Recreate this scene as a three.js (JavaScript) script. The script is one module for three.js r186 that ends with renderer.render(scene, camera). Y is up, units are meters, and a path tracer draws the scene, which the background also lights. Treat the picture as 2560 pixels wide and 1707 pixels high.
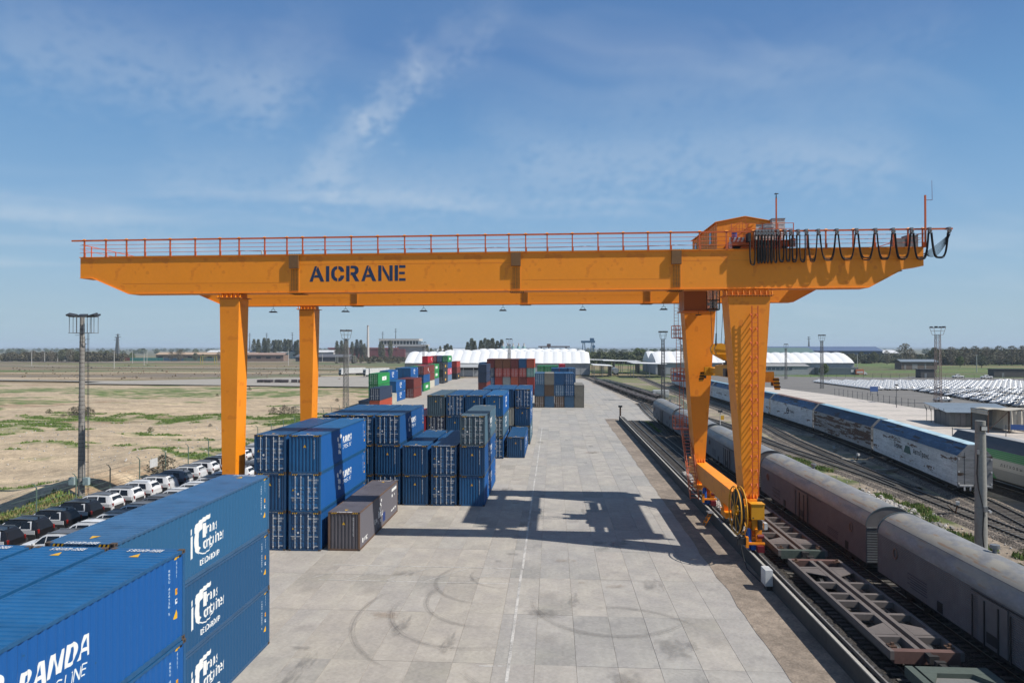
import * as THREE from 'three';
import { mergeGeometries } from 'three/addons/utils/BufferGeometryUtils.js';
import { FontLoader } from 'three/addons/loaders/FontLoader.js';

// ------------------------------------------------------------------ camera
const scene = new THREE.Scene();
const camera = new THREE.PerspectiveCamera(54.28, 1024 / 682, 0.5, 30000);
camera.position.set(0, 15.3, 0);
camera.rotation.order = 'YXZ';
camera.rotation.set(0.0093, 0.0624, 0);

const renderer = new THREE.WebGLRenderer({ antialias: true });
renderer.setSize(1024, 682);
renderer.toneMapping = THREE.LinearToneMapping;
renderer.toneMappingExposure = 1.2;
renderer.shadowMap.enabled = true;

// ------------------------------------------------------------------ noise
function rng(seed) { let a = seed >>> 0; return () => { a = (a + 0x6D2B79F5) | 0; let t = Math.imul(a ^ (a >>> 15), 1 | a); t = (t + Math.imul(t ^ (t >>> 7), 61 | t)) ^ t; return ((t ^ (t >>> 14)) >>> 0) / 4294967296; }; }
const R = rng(7);
function h2(i, j) { let n = Math.imul(i, 374761393) + Math.imul(j, 668265263); n = Math.imul(n ^ (n >>> 13), 1274126177); return ((n ^ (n >>> 16)) >>> 0) / 4294967296; }
function vn(x, y, per = 0) {
  let i = Math.floor(x), j = Math.floor(y); const fx = x - i, fy = y - j;
  const u = fx * fx * (3 - 2 * fx), v = fy * fy * (3 - 2 * fy);
  let i1 = i + 1, j1 = j + 1;
  if (per) { i = ((i % per) + per) % per; j = ((j % per) + per) % per; i1 = (i + 1) % per; j1 = (j + 1) % per; }
  return (h2(i, j) * (1 - u) + h2(i1, j) * u) * (1 - v) + (h2(i, j1) * (1 - u) + h2(i1, j1) * u) * v;
}
function fbm(x, y, o = 4, per = 0) { let s = 0, a = 0.5, t = 0; for (let k = 0; k < o; k++) { s += a * vn(x + k * 17.3 * (per ? 0 : 1), y + k * 9.1 * (per ? 0 : 1), per); t += a; a *= 0.5; x *= 2; y *= 2; per *= 2; } return s / t; }
const clamp = (x, a = 0, b = 1) => Math.min(b, Math.max(a, x));
const sstep = (a, b, x) => { const t = clamp((x - a) / (b - a)); return t * t * (3 - 2 * t); };
const mix = (a, b, t) => a + (b - a) * t;
const mix3 = (a, b, t) => [mix(a[0], b[0], t), mix(a[1], b[1], t), mix(a[2], b[2], t)];

// ------------------------------------------------------------------ sky
function makeSky() {
  const W = 2048, Hh = 1024, d = new Float32Array(W * Hh * 4);
  const stops = [[0, [0.40, 0.535, 0.63]], [2.5, [0.39, 0.54, 0.645]], [6, [0.325, 0.505, 0.675]], [11, [0.235, 0.425, 0.665]], [17, [0.158, 0.335, 0.60]], [24, [0.108, 0.240, 0.50]], [34, [0.095, 0.205, 0.43]], [90, [0.09, 0.18, 0.355]]];
  // streaks of cirrus: [azimuth from north to the east in degrees, elevation] pairs, half-width, strength
  const streaks = [
    [-19.4, 14.6, -15.4, 18.6, 1.7, 0.20], [-15.4, 18.6, -11.6, 22.8, 1.1, 0.20], [-11.6, 22.8, -5.5, 26.5, 1.9, 0.12],
    [-40, 20.5, -24, 20.2, 2.8, 0.16], [-4, 17.5, 24, 16.2, 3.0, 0.10], [-30, 13.5, -8, 14.2, 2.2, 0.10], [-24, 20.2, -20, 24, 2.6, 0.07], [-42, 9.5, -30, 8.0, 0.8, 0.10], [-2, 15.5, 26, 13.6, 2.2, 0.10], [-20, 12.5, 6, 13, 1.8, 0.08], [8, 21, 28, 22.5, 2.4, 0.06],
  ];
  for (let j = 0; j < Hh; j++) {
    const el = ((j + 0.5) / Hh - 0.5) * 180;
    let base;
    if (el <= 0) base = [0.36, 0.43, 0.46];
    else { let k = 0; while (k < stops.length - 2 && el > stops[k + 1][0]) k++; base = mix3(stops[k][1], stops[k + 1][1], clamp((el - stops[k][0]) / (stops[k + 1][0] - stops[k][0]))); }
    const y = Math.sin(el * Math.PI / 180), c = Math.cos(el * Math.PI / 180);
    for (let i = 0; i < W; i++) {
      let cl = 0;
      if (el > 0) {
        const th = ((i + 0.5) / W - 0.5) * 2 * Math.PI, x = c * Math.cos(th), z = c * Math.sin(th);
        const q = 1 / (y + 0.1), sx = x * q, sz = -z * q;
        const wx = fbm(sx * 0.9 + 31, sz * 0.9 + 11, 3) - 0.5, wz = fbm(sx * 0.9 + 71, sz * 0.9 + 53, 3) - 0.5;
        const a = sx * 0.94 + sz * 0.34, b = -sx * 0.34 + sz * 0.94;
        const f1 = fbm(a * 0.9 + wx * 2.2, b * 3.6 + wz * 2.6, 5), f2 = fbm(a * 0.35 + 5 + wx, b * 0.9 + 9 + wz, 3);
        cl = clamp((f1 - 0.43) * 2.0) * clamp((f2 - 0.28) * 2.8) * 0.42 * sstep(0, 6, el);
        const azi = Math.atan2(x, -z) * 180 / Math.PI, ww = fbm(azi * 0.55, el * 0.55 + 40, 4), rag = fbm(azi * 0.9 + el * 1.4, el * 2.2 - azi * 1.1, 5);
        for (const [a0, e0, a1, e1, w, s] of streaks) {
          const dx = a1 - a0, dy = e1 - e0, L2 = dx * dx + dy * dy, ea = azi + (ww - 0.5) * 4, ee = el + (rag - 0.5) * 3.4;
          const t = clamp(((ea - a0) * dx + (ee - e0) * dy) / L2), ddx = ea - a0 - dx * t, ddy = ee - e0 - dy * t;
          const g = Math.exp(-(ddx * ddx + ddy * ddy) / (w * w));
          if (g > 0.01) cl += g * s * clamp(0.15 + rag * 1.5 + (ww - 0.5) * 0.8);
        }
      }
      cl = clamp(cl, 0, 0.6);
      const o = (j * W + i) * 4, e = 1 / 1.2; // the picture is exposed a little brighter than the sky's own values
      d[o] = mix(base[0], 0.72, cl) * e; d[o + 1] = mix(base[1], 0.78, cl) * e; d[o + 2] = mix(base[2], 0.84, cl) * e; d[o + 3] = 1;
    }
  }
  const t = new THREE.DataTexture(d, W, Hh, THREE.RGBAFormat, THREE.FloatType);
  t.mapping = THREE.EquirectangularReflectionMapping; t.magFilter = THREE.LinearFilter; t.minFilter = THREE.LinearFilter; t.colorSpace = THREE.LinearSRGBColorSpace; t.needsUpdate = true;
  return t;
}
const skyTex = makeSky();
scene.background = skyTex;
scene.environment = skyTex;

// ------------------------------------------------------------------ sun
const SUN = new THREE.Vector3(0.82, 1, 0.24).normalize();
const sun = new THREE.DirectionalLight(new THREE.Color(1.0, 0.955, 0.89), 5.0);
sun.position.copy(SUN).multiplyScalar(400).add(new THREE.Vector3(0, 0, -90));
sun.target.position.set(0, 0, -90);
sun.castShadow = true; sun.shadow.mapSize.set(4096, 4096);
Object.assign(sun.shadow.camera, { left: -160, right: 160, top: 160, bottom: -160, near: 1, far: 900 });
scene.add(sun, sun.target);
scene.fog = new THREE.FogExp2(new THREE.Color(0.62, 0.74, 0.86), 0.00012);

// ------------------------------------------------------------------ geometry helpers
const v3 = (x, y, z) => new THREE.Vector3(x, y, z);
class MB {
  constructor() { this.p = []; this.n = []; this.u = []; this.c = null; }
  uvOf(P, N) { const ax = Math.abs(N[0]), ay = Math.abs(N[1]), az = Math.abs(N[2]); return ay >= ax && ay >= az ? [P[0], -P[2]] : ax >= az ? [-P[2], P[1]] : [P[0], P[1]]; }
  tri(a, b, c, na, nb, nc, uv) {
    const ux = b[0] - a[0], uy = b[1] - a[1], uz = b[2] - a[2], vx = c[0] - a[0], vy = c[1] - a[1], vz = c[2] - a[2];
    let n = [uy * vz - uz * vy, uz * vx - ux * vz, ux * vy - uy * vx]; const l = Math.hypot(...n) || 1; n = [n[0] / l, n[1] / l, n[2] / l];
    this.p.push(...a, ...b, ...c); this.n.push(...(na || n), ...(nb || n), ...(nc || n));
    if (uv) this.u.push(...uv[0], ...uv[1], ...uv[2]); else this.u.push(...this.uvOf(a, n), ...this.uvOf(b, n), ...this.uvOf(c, n));
    return this;
  }
  quad(a, b, c, d, ns, uv) {
    this.tri(a, b, c, ns && ns[0], ns && ns[1], ns && ns[2], uv && [uv[0], uv[1], uv[2]]);
    return this.tri(a, c, d, ns && ns[0], ns && ns[2], ns && ns[3], uv && [uv[0], uv[2], uv[3]]);
  }
  box(x0, y0, z0, x1, y1, z1) {
    this.quad([x0, y0, z1], [x1, y0, z1], [x1, y1, z1], [x0, y1, z1]); this.quad([x1, y0, z0], [x0, y0, z0], [x0, y1, z0], [x1, y1, z0]);
    this.quad([x1, y0, z1], [x1, y0, z0], [x1, y1, z0], [x1, y1, z1]); this.quad([x0, y0, z0], [x0, y0, z1], [x0, y1, z1], [x0, y1, z0]);
    this.quad([x0, y1, z1], [x1, y1, z1], [x1, y1, z0], [x0, y1, z0]); this.quad([x0, y0, z0], [x1, y0, z0], [x1, y0, z1], [x0, y0, z1]);
    return this;
  }
  bc(cx, cy, cz, w, h, d) { return this.box(cx - w / 2, cy - h / 2, cz - d / 2, cx + w / 2, cy + h / 2, cz + d / 2); }
  // a prism between two quads given as four points each (bottom ring a, top ring b, both counter-clockwise seen from b)
  hex(a, b) {
    for (let i = 0; i < 4; i++) { const j = (i + 1) % 4; this.quad(a[i], a[j], b[j], b[i]); }
    this.quad(b[0], b[1], b[2], b[3]); return this.quad(a[3], a[2], a[1], a[0]);
  }
  beam(a, b, w, h = w, up = [0, 1, 0]) {
    const A = v3(...a), Bv = v3(...b), d = Bv.clone().sub(A).normalize(); let U = v3(...up); if (Math.abs(U.dot(d)) > 0.99) U = v3(1, 0, 0);
    const S = d.clone().cross(U).normalize().multiplyScalar(w / 2), T = S.clone().cross(d).normalize().multiplyScalar(h / 2);
    const ring = (P) => [P.clone().sub(S).sub(T), P.clone().sub(S).add(T), P.clone().add(S).add(T), P.clone().add(S).sub(T)].map((q) => q.toArray());
    const p = ring(A), q = ring(Bv); return this.hex(p, q);
  }
  cyl(a, b, r0, r1 = r0, seg = 8, caps = true) {
    const A = v3(...a), Bv = v3(...b), d = Bv.clone().sub(A).normalize(), U = Math.abs(d.y) > 0.9 ? v3(1, 0, 0) : v3(0, 1, 0);
    const S = d.clone().cross(U).normalize(), T = S.clone().cross(d).normalize();
    const pt = (P, r, t) => [P.x + (S.x * Math.cos(t) - T.x * Math.sin(t)) * r, P.y + (S.y * Math.cos(t) - T.y * Math.sin(t)) * r, P.z + (S.z * Math.cos(t) - T.z * Math.sin(t)) * r];
    const L = A.distanceTo(Bv);
    for (let i = 0; i < seg; i++) {
      const t0 = i / seg * 2 * Math.PI, t1 = (i + 1) / seg * 2 * Math.PI, z = v3(0, 0, 0);
      const n0 = pt(z, 1, t0), n1 = pt(z, 1, t1), u0 = t0 * Math.max(r0, r1), u1 = t1 * Math.max(r0, r1);
      this.quad(pt(A, r0, t0), pt(A, r0, t1), pt(Bv, r1, t1), pt(Bv, r1, t0), [n0, n1, n1, n0], [[u0, 0], [u1, 0], [u1, L], [u0, L]]);
      if (caps) { this.tri(A.toArray(), pt(A, r0, t1), pt(A, r0, t0)); this.tri(Bv.toArray(), pt(Bv, r1, t0), pt(Bv, r1, t1)); }
    }
    return this;
  }
  path(pts, r, seg = 5) { for (let i = 0; i < pts.length - 1; i++) this.cyl(pts[i], pts[i + 1], r, r, seg, i === 0 || i === pts.length - 2); return this; }
  // extrude a closed outline [[x, y]...] (counter-clockwise seen from +z) from z0 to z1 with a flat cap
  prism(out, z0, z1, map = (x, y, z) => [x, y, z]) {
    const tr = THREE.ShapeUtils.triangulateShape(out.map(([x, y]) => new THREE.Vector2(x, y)), []);
    for (const [a, b, c] of tr) { this.tri(map(...out[a], z1), map(...out[b], z1), map(...out[c], z1)); this.tri(map(...out[c], z0), map(...out[b], z0), map(...out[a], z0)); }
    for (let i = 0; i < out.length; i++) { const j = (i + 1) % out.length; this.quad(map(...out[i], z0), map(...out[j], z0), map(...out[j], z1), map(...out[i], z1)); }
    return this;
  }
  add(g, m) {
    g = g.index ? g.toNonIndexed() : g.clone(); if (m) g.applyMatrix4(m);
    this.p.push(...g.attributes.position.array); this.n.push(...g.attributes.normal.array); this.u.push(...g.attributes.uv.array); return this;
  }
  geo() {
    const g = new THREE.BufferGeometry();
    g.setAttribute('position', new THREE.Float32BufferAttribute(this.p, 3)); g.setAttribute('normal', new THREE.Float32BufferAttribute(this.n, 3)); g.setAttribute('uv', new THREE.Float32BufferAttribute(this.u, 2));
    if (this.c) g.setAttribute('color', new THREE.Float32BufferAttribute(this.c, 3));
    return g;
  }
}
const mb = () => new MB();

const taken = {};
function numbered(n) { const k = taken[n] || 0; taken[n] = k + 1; return k ? n + '_' + String(k).padStart(3, '0') : n; }
function shadows(o) { o.castShadow = true; o.receiveShadow = true; return o; }
function tag(o, label, category, group) { o.userData.label = label; o.userData.category = category; if (group) o.userData.group = group; return o; }
function thing(name, label, category, [x, y, z] = [0, 0, 0], turn = 0, group) { const o = new THREE.Group(); o.name = numbered(name); o.position.set(x, y, z); o.rotation.y = turn; tag(o, label, category, group); scene.add(o); return o; }
function part(name, g, m, parent, label) { const o = shadows(new THREE.Mesh(g instanceof MB ? g.geo() : g, m)); o.name = name; if (label) o.userData.label = label; if (parent) parent.add(o); return o; }
function solo(name, g, m, label, category, group) { const o = part(numbered(name), g, m, scene); return tag(o, label, category, group); }
function struct(name, g, m) { const o = part(numbered(name), g, m, scene); o.userData.kind = 'structure'; return o; }
function stuff(o) { o.userData.kind = 'stuff'; return o; }
function dup(o, [x, y, z], turn = 0, label, group) { const c = o.clone(); c.name = numbered(o.name.replace(/_\d+$/, '')); c.userData = { ...o.userData }; c.position.set(x, y, z); c.rotation.y = turn; if (label) c.userData.label = label; if (group) c.userData.group = group; scene.add(c); return c; }

// ------------------------------------------------------------------ textures
function tex(n, fn, size = 1, srgb = true) {   // fn(u, v) in 0..1 periodic, returns [r, g, b] in 0..1 display values
  const d = new Uint8Array(n * n * 4);
  for (let j = 0; j < n; j++) for (let i = 0; i < n; i++) { const c = fn(i / n, j / n), o = (j * n + i) * 4; d[o] = clamp(c[0]) * 255; d[o + 1] = clamp(c[1]) * 255; d[o + 2] = clamp(c[2]) * 255; d[o + 3] = 255; }
  const t = new THREE.DataTexture(d, n, n); t.wrapS = t.wrapT = THREE.RepeatWrapping; t.magFilter = THREE.LinearFilter; t.minFilter = THREE.LinearMipmapLinearFilter; t.generateMipmaps = true;
  if (srgb) t.colorSpace = THREE.SRGBColorSpace; t.repeat.set(1 / (size[0] || size), 1 / (size[1] || size)); t.needsUpdate = true; return t;
}
const g1 = (x) => [x, x, x];
const P8 = (u, v, f, o = 4) => fbm(u * f, v * f, o, f);
const TX = {
  grime: tex(512, (u, v) => { const a = P8(u, v, 4, 5), b = P8(u, v, 32, 3), s = P8(u, v, 64, 2); return g1(0.86 + 0.16 * a + 0.08 * (b - 0.5) + 0.05 * (s - 0.5)); }, 5),
  streak: tex(512, (u, v) => { const a = fbm(u * 64, v * 2, 3, 0), b = P8(u, v, 4, 4), c = P8(u, v, 48, 2); return g1(0.94 + 0.11 * (b - 0.5) + 0.11 * (P8(u, v, 8, 3) - 0.5) + 0.06 * (c - 0.5)); }, 4),
  orange: tex(512, (u, v) => { const a = P8(u, v, 3, 4), c = P8(u, v, 40, 3), s = P8(u, v, 12, 3); const d = sstep(0.63, 0.78, s) * 0.10; return [0.95 + 0.05 * (a - 0.5) - d * 0.6 + 0.03 * (c - 0.5), 0.94 + 0.08 * (a - 0.5) - d + 0.03 * (c - 0.5), 0.93 + 0.10 * (a - 0.5) - d + 0.03 * (c - 0.5)]; }, 6),
  concrete: tex(1024, (u, v) => { const a = P8(u, v, 3, 5), b = P8(u, v, 10, 4), c = P8(u, v, 90, 3), st = fbm(u * 60, v * 3 + 7, 2), w = sstep(0.60, 0.80, P8(u, v, 6, 5)), t = 0.92 + 0.16 * (a - 0.5) + 0.13 * (b - 0.5) + 0.11 * (c - 0.5) - 0.07 * w + 0.03 * (st - 0.5); return [t + 0.012 * (a - 0.4), t, t - 0.012 - 0.03 * (b - 0.5)]; }, 12),
  sand: tex(512, (u, v) => { const a = P8(u, v, 4, 5), b = P8(u, v, 24, 4), c = P8(u, v, 120, 2); const t = 0.87 + 0.26 * (a - 0.5) + 0.26 * (b - 0.5) + 0.22 * (c - 0.5); return [t, t * 0.985, t * 0.96]; }, 9),
  fine: tex(512, (u, v) => { const b = P8(u, v, 16, 4), c = P8(u, v, 128, 2); return g1(0.78 + 0.34 * (b - 0.5) + 0.34 * (c - 0.5)); }, 3),
  ballast: tex(512, (u, v) => { const a = P8(u, v, 4, 4), c = h2(Math.floor(u * 160), Math.floor(v * 160)), b = P8(u, v, 80, 2); const t = 0.55 + 0.3 * (a - 0.5) + 0.42 * (c - 0.5) + 0.4 * (b - 0.5); return [t * 1.03, t, t * 0.95]; }, 8),
  bumpFine: tex(256, (u, v) => g1(P8(u, v, 40, 3)), 1.2, false),
  wood: tex(256, (u, v) => { const a = fbm(u * 3, v * 40, 3), b = P8(u, v, 8, 3); return g1(0.7 + 0.35 * (a - 0.5) + 0.25 * (b - 0.5)); }, 2),
  worn: tex(512, (u, v) => { // white paint, board lines of dirt and rust patches
    const a = 0.5 * fbm(u * 4, v * 12, 5, 4) + 0.5 * fbm(u * 9, v * 9, 5, 9), b = P8(u, v, 5, 5), c = P8(u, v, 50, 3), line = h2(Math.floor(v * 28), Math.floor(u * 9)) ;
    let col = [0.86, 0.86, 0.85]; const dirt = 0.2 * (b - 0.45) + 0.16 * (c - 0.5) + 0.08 * (line - 0.5);
    col = col.map((x) => x - dirt); const r = sstep(0.63, 0.69, a + 0.16 * (c - 0.5) + 0.05 * (line - 0.5)); return mix3(col, [0.36 + 0.2 * (c - 0.5), 0.245 + 0.16 * (c - 0.5), 0.17 + 0.1 * (c - 0.5)], r * 0.9);
  }, [17, 5.5]),
  wornRust: tex(512, (u, v) => {
    const a = 0.5 * fbm(u * 4, v * 4, 5, 4) + 0.5 * fbm(u * 8, v * 24, 5, 8), b = P8(u, v, 5, 5), c = P8(u, v, 50, 3), line = h2(Math.floor(v * 28) + 9, Math.floor(u * 9));
    let col = [0.70, 0.69, 0.67].map((x) => x - 0.25 * (b - 0.45) - 0.14 * (c - 0.5)); const r = sstep(0.50, 0.56, a + 0.18 * (c - 0.5) + 0.07 * (line - 0.5)); return mix3(col, [0.37 + 0.25 * (c - 0.5), 0.245 + 0.18 * (c - 0.5), 0.165 + 0.1 * (c - 0.5)], r * 0.92);
  }, [23, 6.5]),
  wornBlue: tex(512, (u, v) => {
    const a = 0.5 * fbm(u * 4, v * 4, 5, 4) + 0.5 * fbm(u * 8, v * 22, 5, 8), b = P8(u, v, 5, 5), c = P8(u, v, 50, 3), line = h2(Math.floor(v * 22) + 5, Math.floor(u * 12));
    let col = [0.25, 0.37, 0.48].map((x) => x * (1 + 0.5 * (b - 0.45) + 0.3 * (c - 0.5))); col = mix3(col, [0.52, 0.62, 0.68], 0.5 * sstep(0.72, 0.95, line) * sstep(0.4, 0.6, b)); const r = sstep(0.56, 0.61, a + 0.12 * (c - 0.5) + 0.06 * (line - 0.5)); return mix3(col, [0.25 + 0.2 * (c - 0.5), 0.20 + 0.15 * (c - 0.5), 0.19 + 0.1 * (c - 0.5)], r * 0.85);
  }, [19, 5]),
  reeferRoof: tex(512, (u, v) => {
    const a = fbm(u * 5, v * 5, 5, 5), b = P8(u, v, 9, 5), c = P8(u, v, 60, 3), s = fbm(u * 40, v * 5, 3, 0);
    let col = g1(0.56 + 0.16 * (b - 0.5) + 0.08 * (c - 0.5)); const w = sstep(0.50, 0.66, a + 0.16 * (b - 0.5)); col = mix3(col, [0.70, 0.665, 0.58], w * 0.6);
    const r = sstep(0.60, 0.72, fbm(u * 6, v * 30, 4, 6)) * w; return mix3(col, [0.60, 0.45, 0.32], r * 0.6);
  }, [9, 6]),
  leaf: tex(64, (u, v) => g1(0.75 + 0.5 * (P8(u, v, 8, 3) - 0.5)), 1),
};
function mat(c, o = {}) {
  const m = new (o.phys ? THREE.MeshPhysicalMaterial : THREE.MeshStandardMaterial)({ color: new THREE.Color().setRGB(...c.map((q) => q * 0.77)), roughness: o.r ?? 0.8, metalness: o.m ?? 0 });
  if (o.map) m.map = o.map; if (o.bump) { m.bumpMap = o.bump; m.bumpScale = o.bs ?? 0.003; } if (o.vc) m.vertexColors = true; if (o.side) m.side = THREE.DoubleSide;
  if (o.t) { m.transparent = true; m.opacity = o.t; } if (o.alpha) { m.alphaMap = o.alpha; m.transparent = true; }
  return m;
}
const paint = (c, o = {}) => mat(c, { r: 0.5, map: TX.grime, ...o });
const M = {
  orange: mat([1.18, 0.375, 0.004], { r: 0.55, map: TX.orange }), orangeDark: mat([0.74, 0.19, 0.01], { r: 0.5, map: TX.orange }), redOrange: mat([0.78, 0.15, 0.025], { r: 0.5, map: TX.orange }),
  yellow: mat([0.86, 0.40, 0.008], { r: 0.5, map: TX.orange }), plateGold: mat([0.22, 0.105, 0.03], { r: 0.55, map: TX.grime }), bolt: mat([0.10, 0.055, 0.02], { r: 0.6 }),
  steel: mat([0.09, 0.085, 0.08], { r: 0.55, m: 0.3, map: TX.grime }), dark: mat([0.02, 0.02, 0.022], { r: 0.6 }), black: mat([0.008, 0.008, 0.009], { r: 0.65 }), rubber: mat([0.012, 0.012, 0.013], { r: 0.75 }),
  galv: mat([0.30, 0.31, 0.32], { r: 0.5, m: 0.4, map: TX.grime }), white: mat([0.72, 0.72, 0.70], { r: 0.5, map: TX.grime }), letterWhite: mat([0.75, 0.75, 0.74], { r: 0.6 }), blueMotor: mat([0.012, 0.10, 0.42], { r: 0.4 }), redPart: mat([0.16, 0.01, 0.015], { r: 0.45 }),
  letterBlue: mat([0.008, 0.035, 0.10], { r: 0.5 }), yellowMark: mat([0.75, 0.42, 0.02], { r: 0.55 }), glass: mat([0.02, 0.025, 0.03], { r: 0.08 }), glassBlue: mat([0.06, 0.09, 0.12], { r: 0.1 }),
  rust: mat([0.11, 0.055, 0.03], { r: 0.85, map: TX.grime }), rail: mat([0.10, 0.085, 0.07], { r: 0.5, m: 0.4, map: TX.grime }), railTop: mat([0.45, 0.42, 0.38], { r: 0.35, m: 0.7 }), craneRail: mat([0.42, 0.38, 0.33], { r: 0.45, m: 0.4, map: TX.grime }),
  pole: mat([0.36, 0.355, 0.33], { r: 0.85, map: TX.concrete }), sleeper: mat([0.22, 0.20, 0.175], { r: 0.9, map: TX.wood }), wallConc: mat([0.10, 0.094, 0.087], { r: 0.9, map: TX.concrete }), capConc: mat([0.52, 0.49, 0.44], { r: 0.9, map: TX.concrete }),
};
const font = await new FontLoader().loadAsync('fonts/droid/droid_sans_bold.typeface.json');
function textGeo(s, size, width) { // flat letters from x = 0, y = 0; stretched to a width where one is given
  const g = new THREE.ShapeGeometry(font.generateShapes(s, size), 2); g.computeBoundingBox(); const b = g.boundingBox; g.translate(-b.min.x, 0, 0); if (width) g.scale(width / (b.max.x - b.min.x), 1, 1); return g.toNonIndexed();
}
// ================================================================== SETTING: ground
function groundH(x, z) {
  let y = -0.30;
  const wl = sstep(-47.0, -50, x) * (1 - sstep(-330, -420, z) ) * sstep(30, -10, z) * (1 - 0.75 * sstep(-222, -250, z));
  if (wl > 0) {
    const f = fbm(x * 0.05 + 3, z * 0.05 + 8, 4), b = fbm(x * 0.14, z * 0.14, 3);
    const berm = Math.exp(-Math.pow((x + 55 + 3 * Math.sin(z * 0.11)) / 4.5, 2)) * (0.9 + 1.3 * (fbm(z * 0.13, 4, 2) - 0.35)) * sstep(-110, -80, z);
    y = mix(y, -0.1 + (f - 0.5) * 1.7 + (b - 0.5) * 0.6 + berm, wl);
  }
  const far = sstep(-420, -900, z); y += far * (fbm(x * 0.004, z * 0.004, 3) - 0.5) * 1.5;
  if (x > 95 && z < -320) y += sstep(95, 140, x) * sstep(-320, -400, z) * fbm(x * 0.02, z * 0.02, 3) * 1.3;
  return y;
}
const DIRT = [0.47, 0.375, 0.265], PALE = [0.58, 0.46, 0.32], EARTH = [0.30, 0.195, 0.115], GRASS = [0.12, 0.175, 0.045], DRY = [0.25, 0.19, 0.105], GREY = [0.20, 0.165, 0.13], OLIVE = [0.12, 0.125, 0.055];
function groundC(x, z) {
  const n1 = fbm(x * 0.018 + 5, z * 0.05 + 2, 4), n2 = fbm(x * 0.07 + 9, z * 0.16 + 4, 5), n3 = fbm(x * 0.30, z * 0.5, 4);
  if (x < -46) {
    let c = mix3(DIRT, PALE, sstep(0.45, 0.7, n2));
    c = mix3(c, EARTH, sstep(0.56, 0.66, fbm(x * 0.03 + 77, z * 0.045 + 31, 4)) * 0.75 * sstep(0.25, 0.5, n3));
    const g = sstep(0.503, 0.57, n1 * 0.55 + n2 * 0.45 + (n3 - 0.5) * 0.16 + 0.02 * sstep(-150, -240, z));
    c = mix3(c, GRASS, g * (0.55 + 0.45 * sstep(0.35, 0.6, n3)));
    const bank = Math.exp(-Math.pow((x + 48.2) / 1.6, 2)) * sstep(-62, -40, z) ; c = mix3(c, OLIVE, clamp(bank * 1.3) * sstep(0.3, 0.5, n3 + 0.1));
    // rough grassland farther out: strips of dry reed, grey scrub and green
    const f = sstep(-262, -292, z + (n1 - 0.5) * 50); if (f > 0) { const s = fbm(x * 0.006, z * 0.045 + 60, 4); let k = mix3(DRY, GREY, sstep(0.42, 0.55, s)); k = mix3(k, [0.10, 0.155, 0.04], sstep(0.58, 0.63, fbm(x * 0.008 + 40, z * 0.06, 4))); k = mix3(k, [0.50, 0.40, 0.29], sstep(0.62, 0.68, fbm(x * 0.01 + 90, z * 0.08 + 7, 4)) * sstep(-520, -360, z)); c = mix3(c, k, f); }
    if (z < -900) c = mix3(c, [0.14, 0.14, 0.09], sstep(-900, -1600, z));
    return c;
  }
  if (x < 14 && z > -400) return [0.34, 0.29, 0.24];
  // the railway side: ballast dirt, then grass toward the horizon
  let c = mix3([0.30, 0.25, 0.20], [0.44, 0.37, 0.29], sstep(0.4, 0.65, n2));
  const gr = sstep(0.52, 0.58, n2 * 0.7 + n3 * 0.3); c = mix3(c, [0.10, 0.135, 0.035], gr * sstep(0.3, 0.5, n3) * (z > -150 && x > 25 && x < 36.5 ? 1 : 0.55));
  if (z < -150) { const f = sstep(-300, -360, z); let k = mix3([0.10, 0.165, 0.035], OLIVE, sstep(0.4, 0.6, fbm(x * 0.01, z * 0.03, 4))); k = mix3(k, DRY, sstep(0.55, 0.62, fbm(x * 0.006 + 20, z * 0.02, 4)) * 0.8); c = mix3(c, k, f); }
  if (x > 22 && x < 120 && z < -205 && z > -375) c = mix3(c, [0.16, 0.185, 0.06], sstep(0.42, 0.5, n2) * 0.8);
  if (z < -900) c = mix3(c, [0.15, 0.15, 0.10], sstep(-900, -1600, z));
  return c;
}
{
  const xs = [], zs = [];
  const run = (arr, a, b, s) => { const n = Math.round(Math.abs(b - a) / s); for (let i = 0; i < n; i++) arr.push(a + (b - a) * i / n); };
  run(xs, -9000, -2500, 900); run(xs, -2500, -800, 110); run(xs, -800, -260, 12); run(xs, -260, -130, 2.2); run(xs, -130, -46, 0.85); run(xs, -46, 22, 6); run(xs, 22, 60, 1.1); run(xs, 60, 330, 5); run(xs, 330, 900, 18); run(xs, 900, 3000, 150); run(xs, 3000, 9001, 1000);
  run(zs, 300, 0, 60); run(zs, 0, -24, 6); run(zs, -24, -130, 0.9); run(zs, -130, -330, 2.0); run(zs, -330, -620, 5); run(zs, -620, -1500, 25); run(zs, -1500, -4000, 160); run(zs, -4000, -12001, 1000); zs.push(-14000);
  const nx = xs.length, nz = zs.length, p = [], c = [], u = [], idx = [];
  for (let j = 0; j < nz; j++) for (let i = 0; i < nx; i++) { const x = xs[i], z = zs[j]; p.push(x, groundH(x, z), z); c.push(...groundC(x, z)); u.push(x, -z); }
  for (let j = 0; j < nz - 1; j++) for (let i = 0; i < nx - 1; i++) { const a = j * nx + i, b = a + 1, d = a + nx, e = d + 1; idx.push(a, b, d, b, e, d); }
  const g = new THREE.BufferGeometry(); g.setAttribute('position', new THREE.Float32BufferAttribute(p, 3)); g.setAttribute('color', new THREE.Float32BufferAttribute(c, 3)); g.setAttribute('uv', new THREE.Float32BufferAttribute(u, 2)); g.setIndex(idx); g.computeVertexNormals();
  struct('ground', g, mat([1.32, 1.32, 1.30], { r: 1, map: TX.sand, vc: true, bump: TX.sand, bs: 0.12 }));
  console.log('ground', nx, nz);
}
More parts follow.
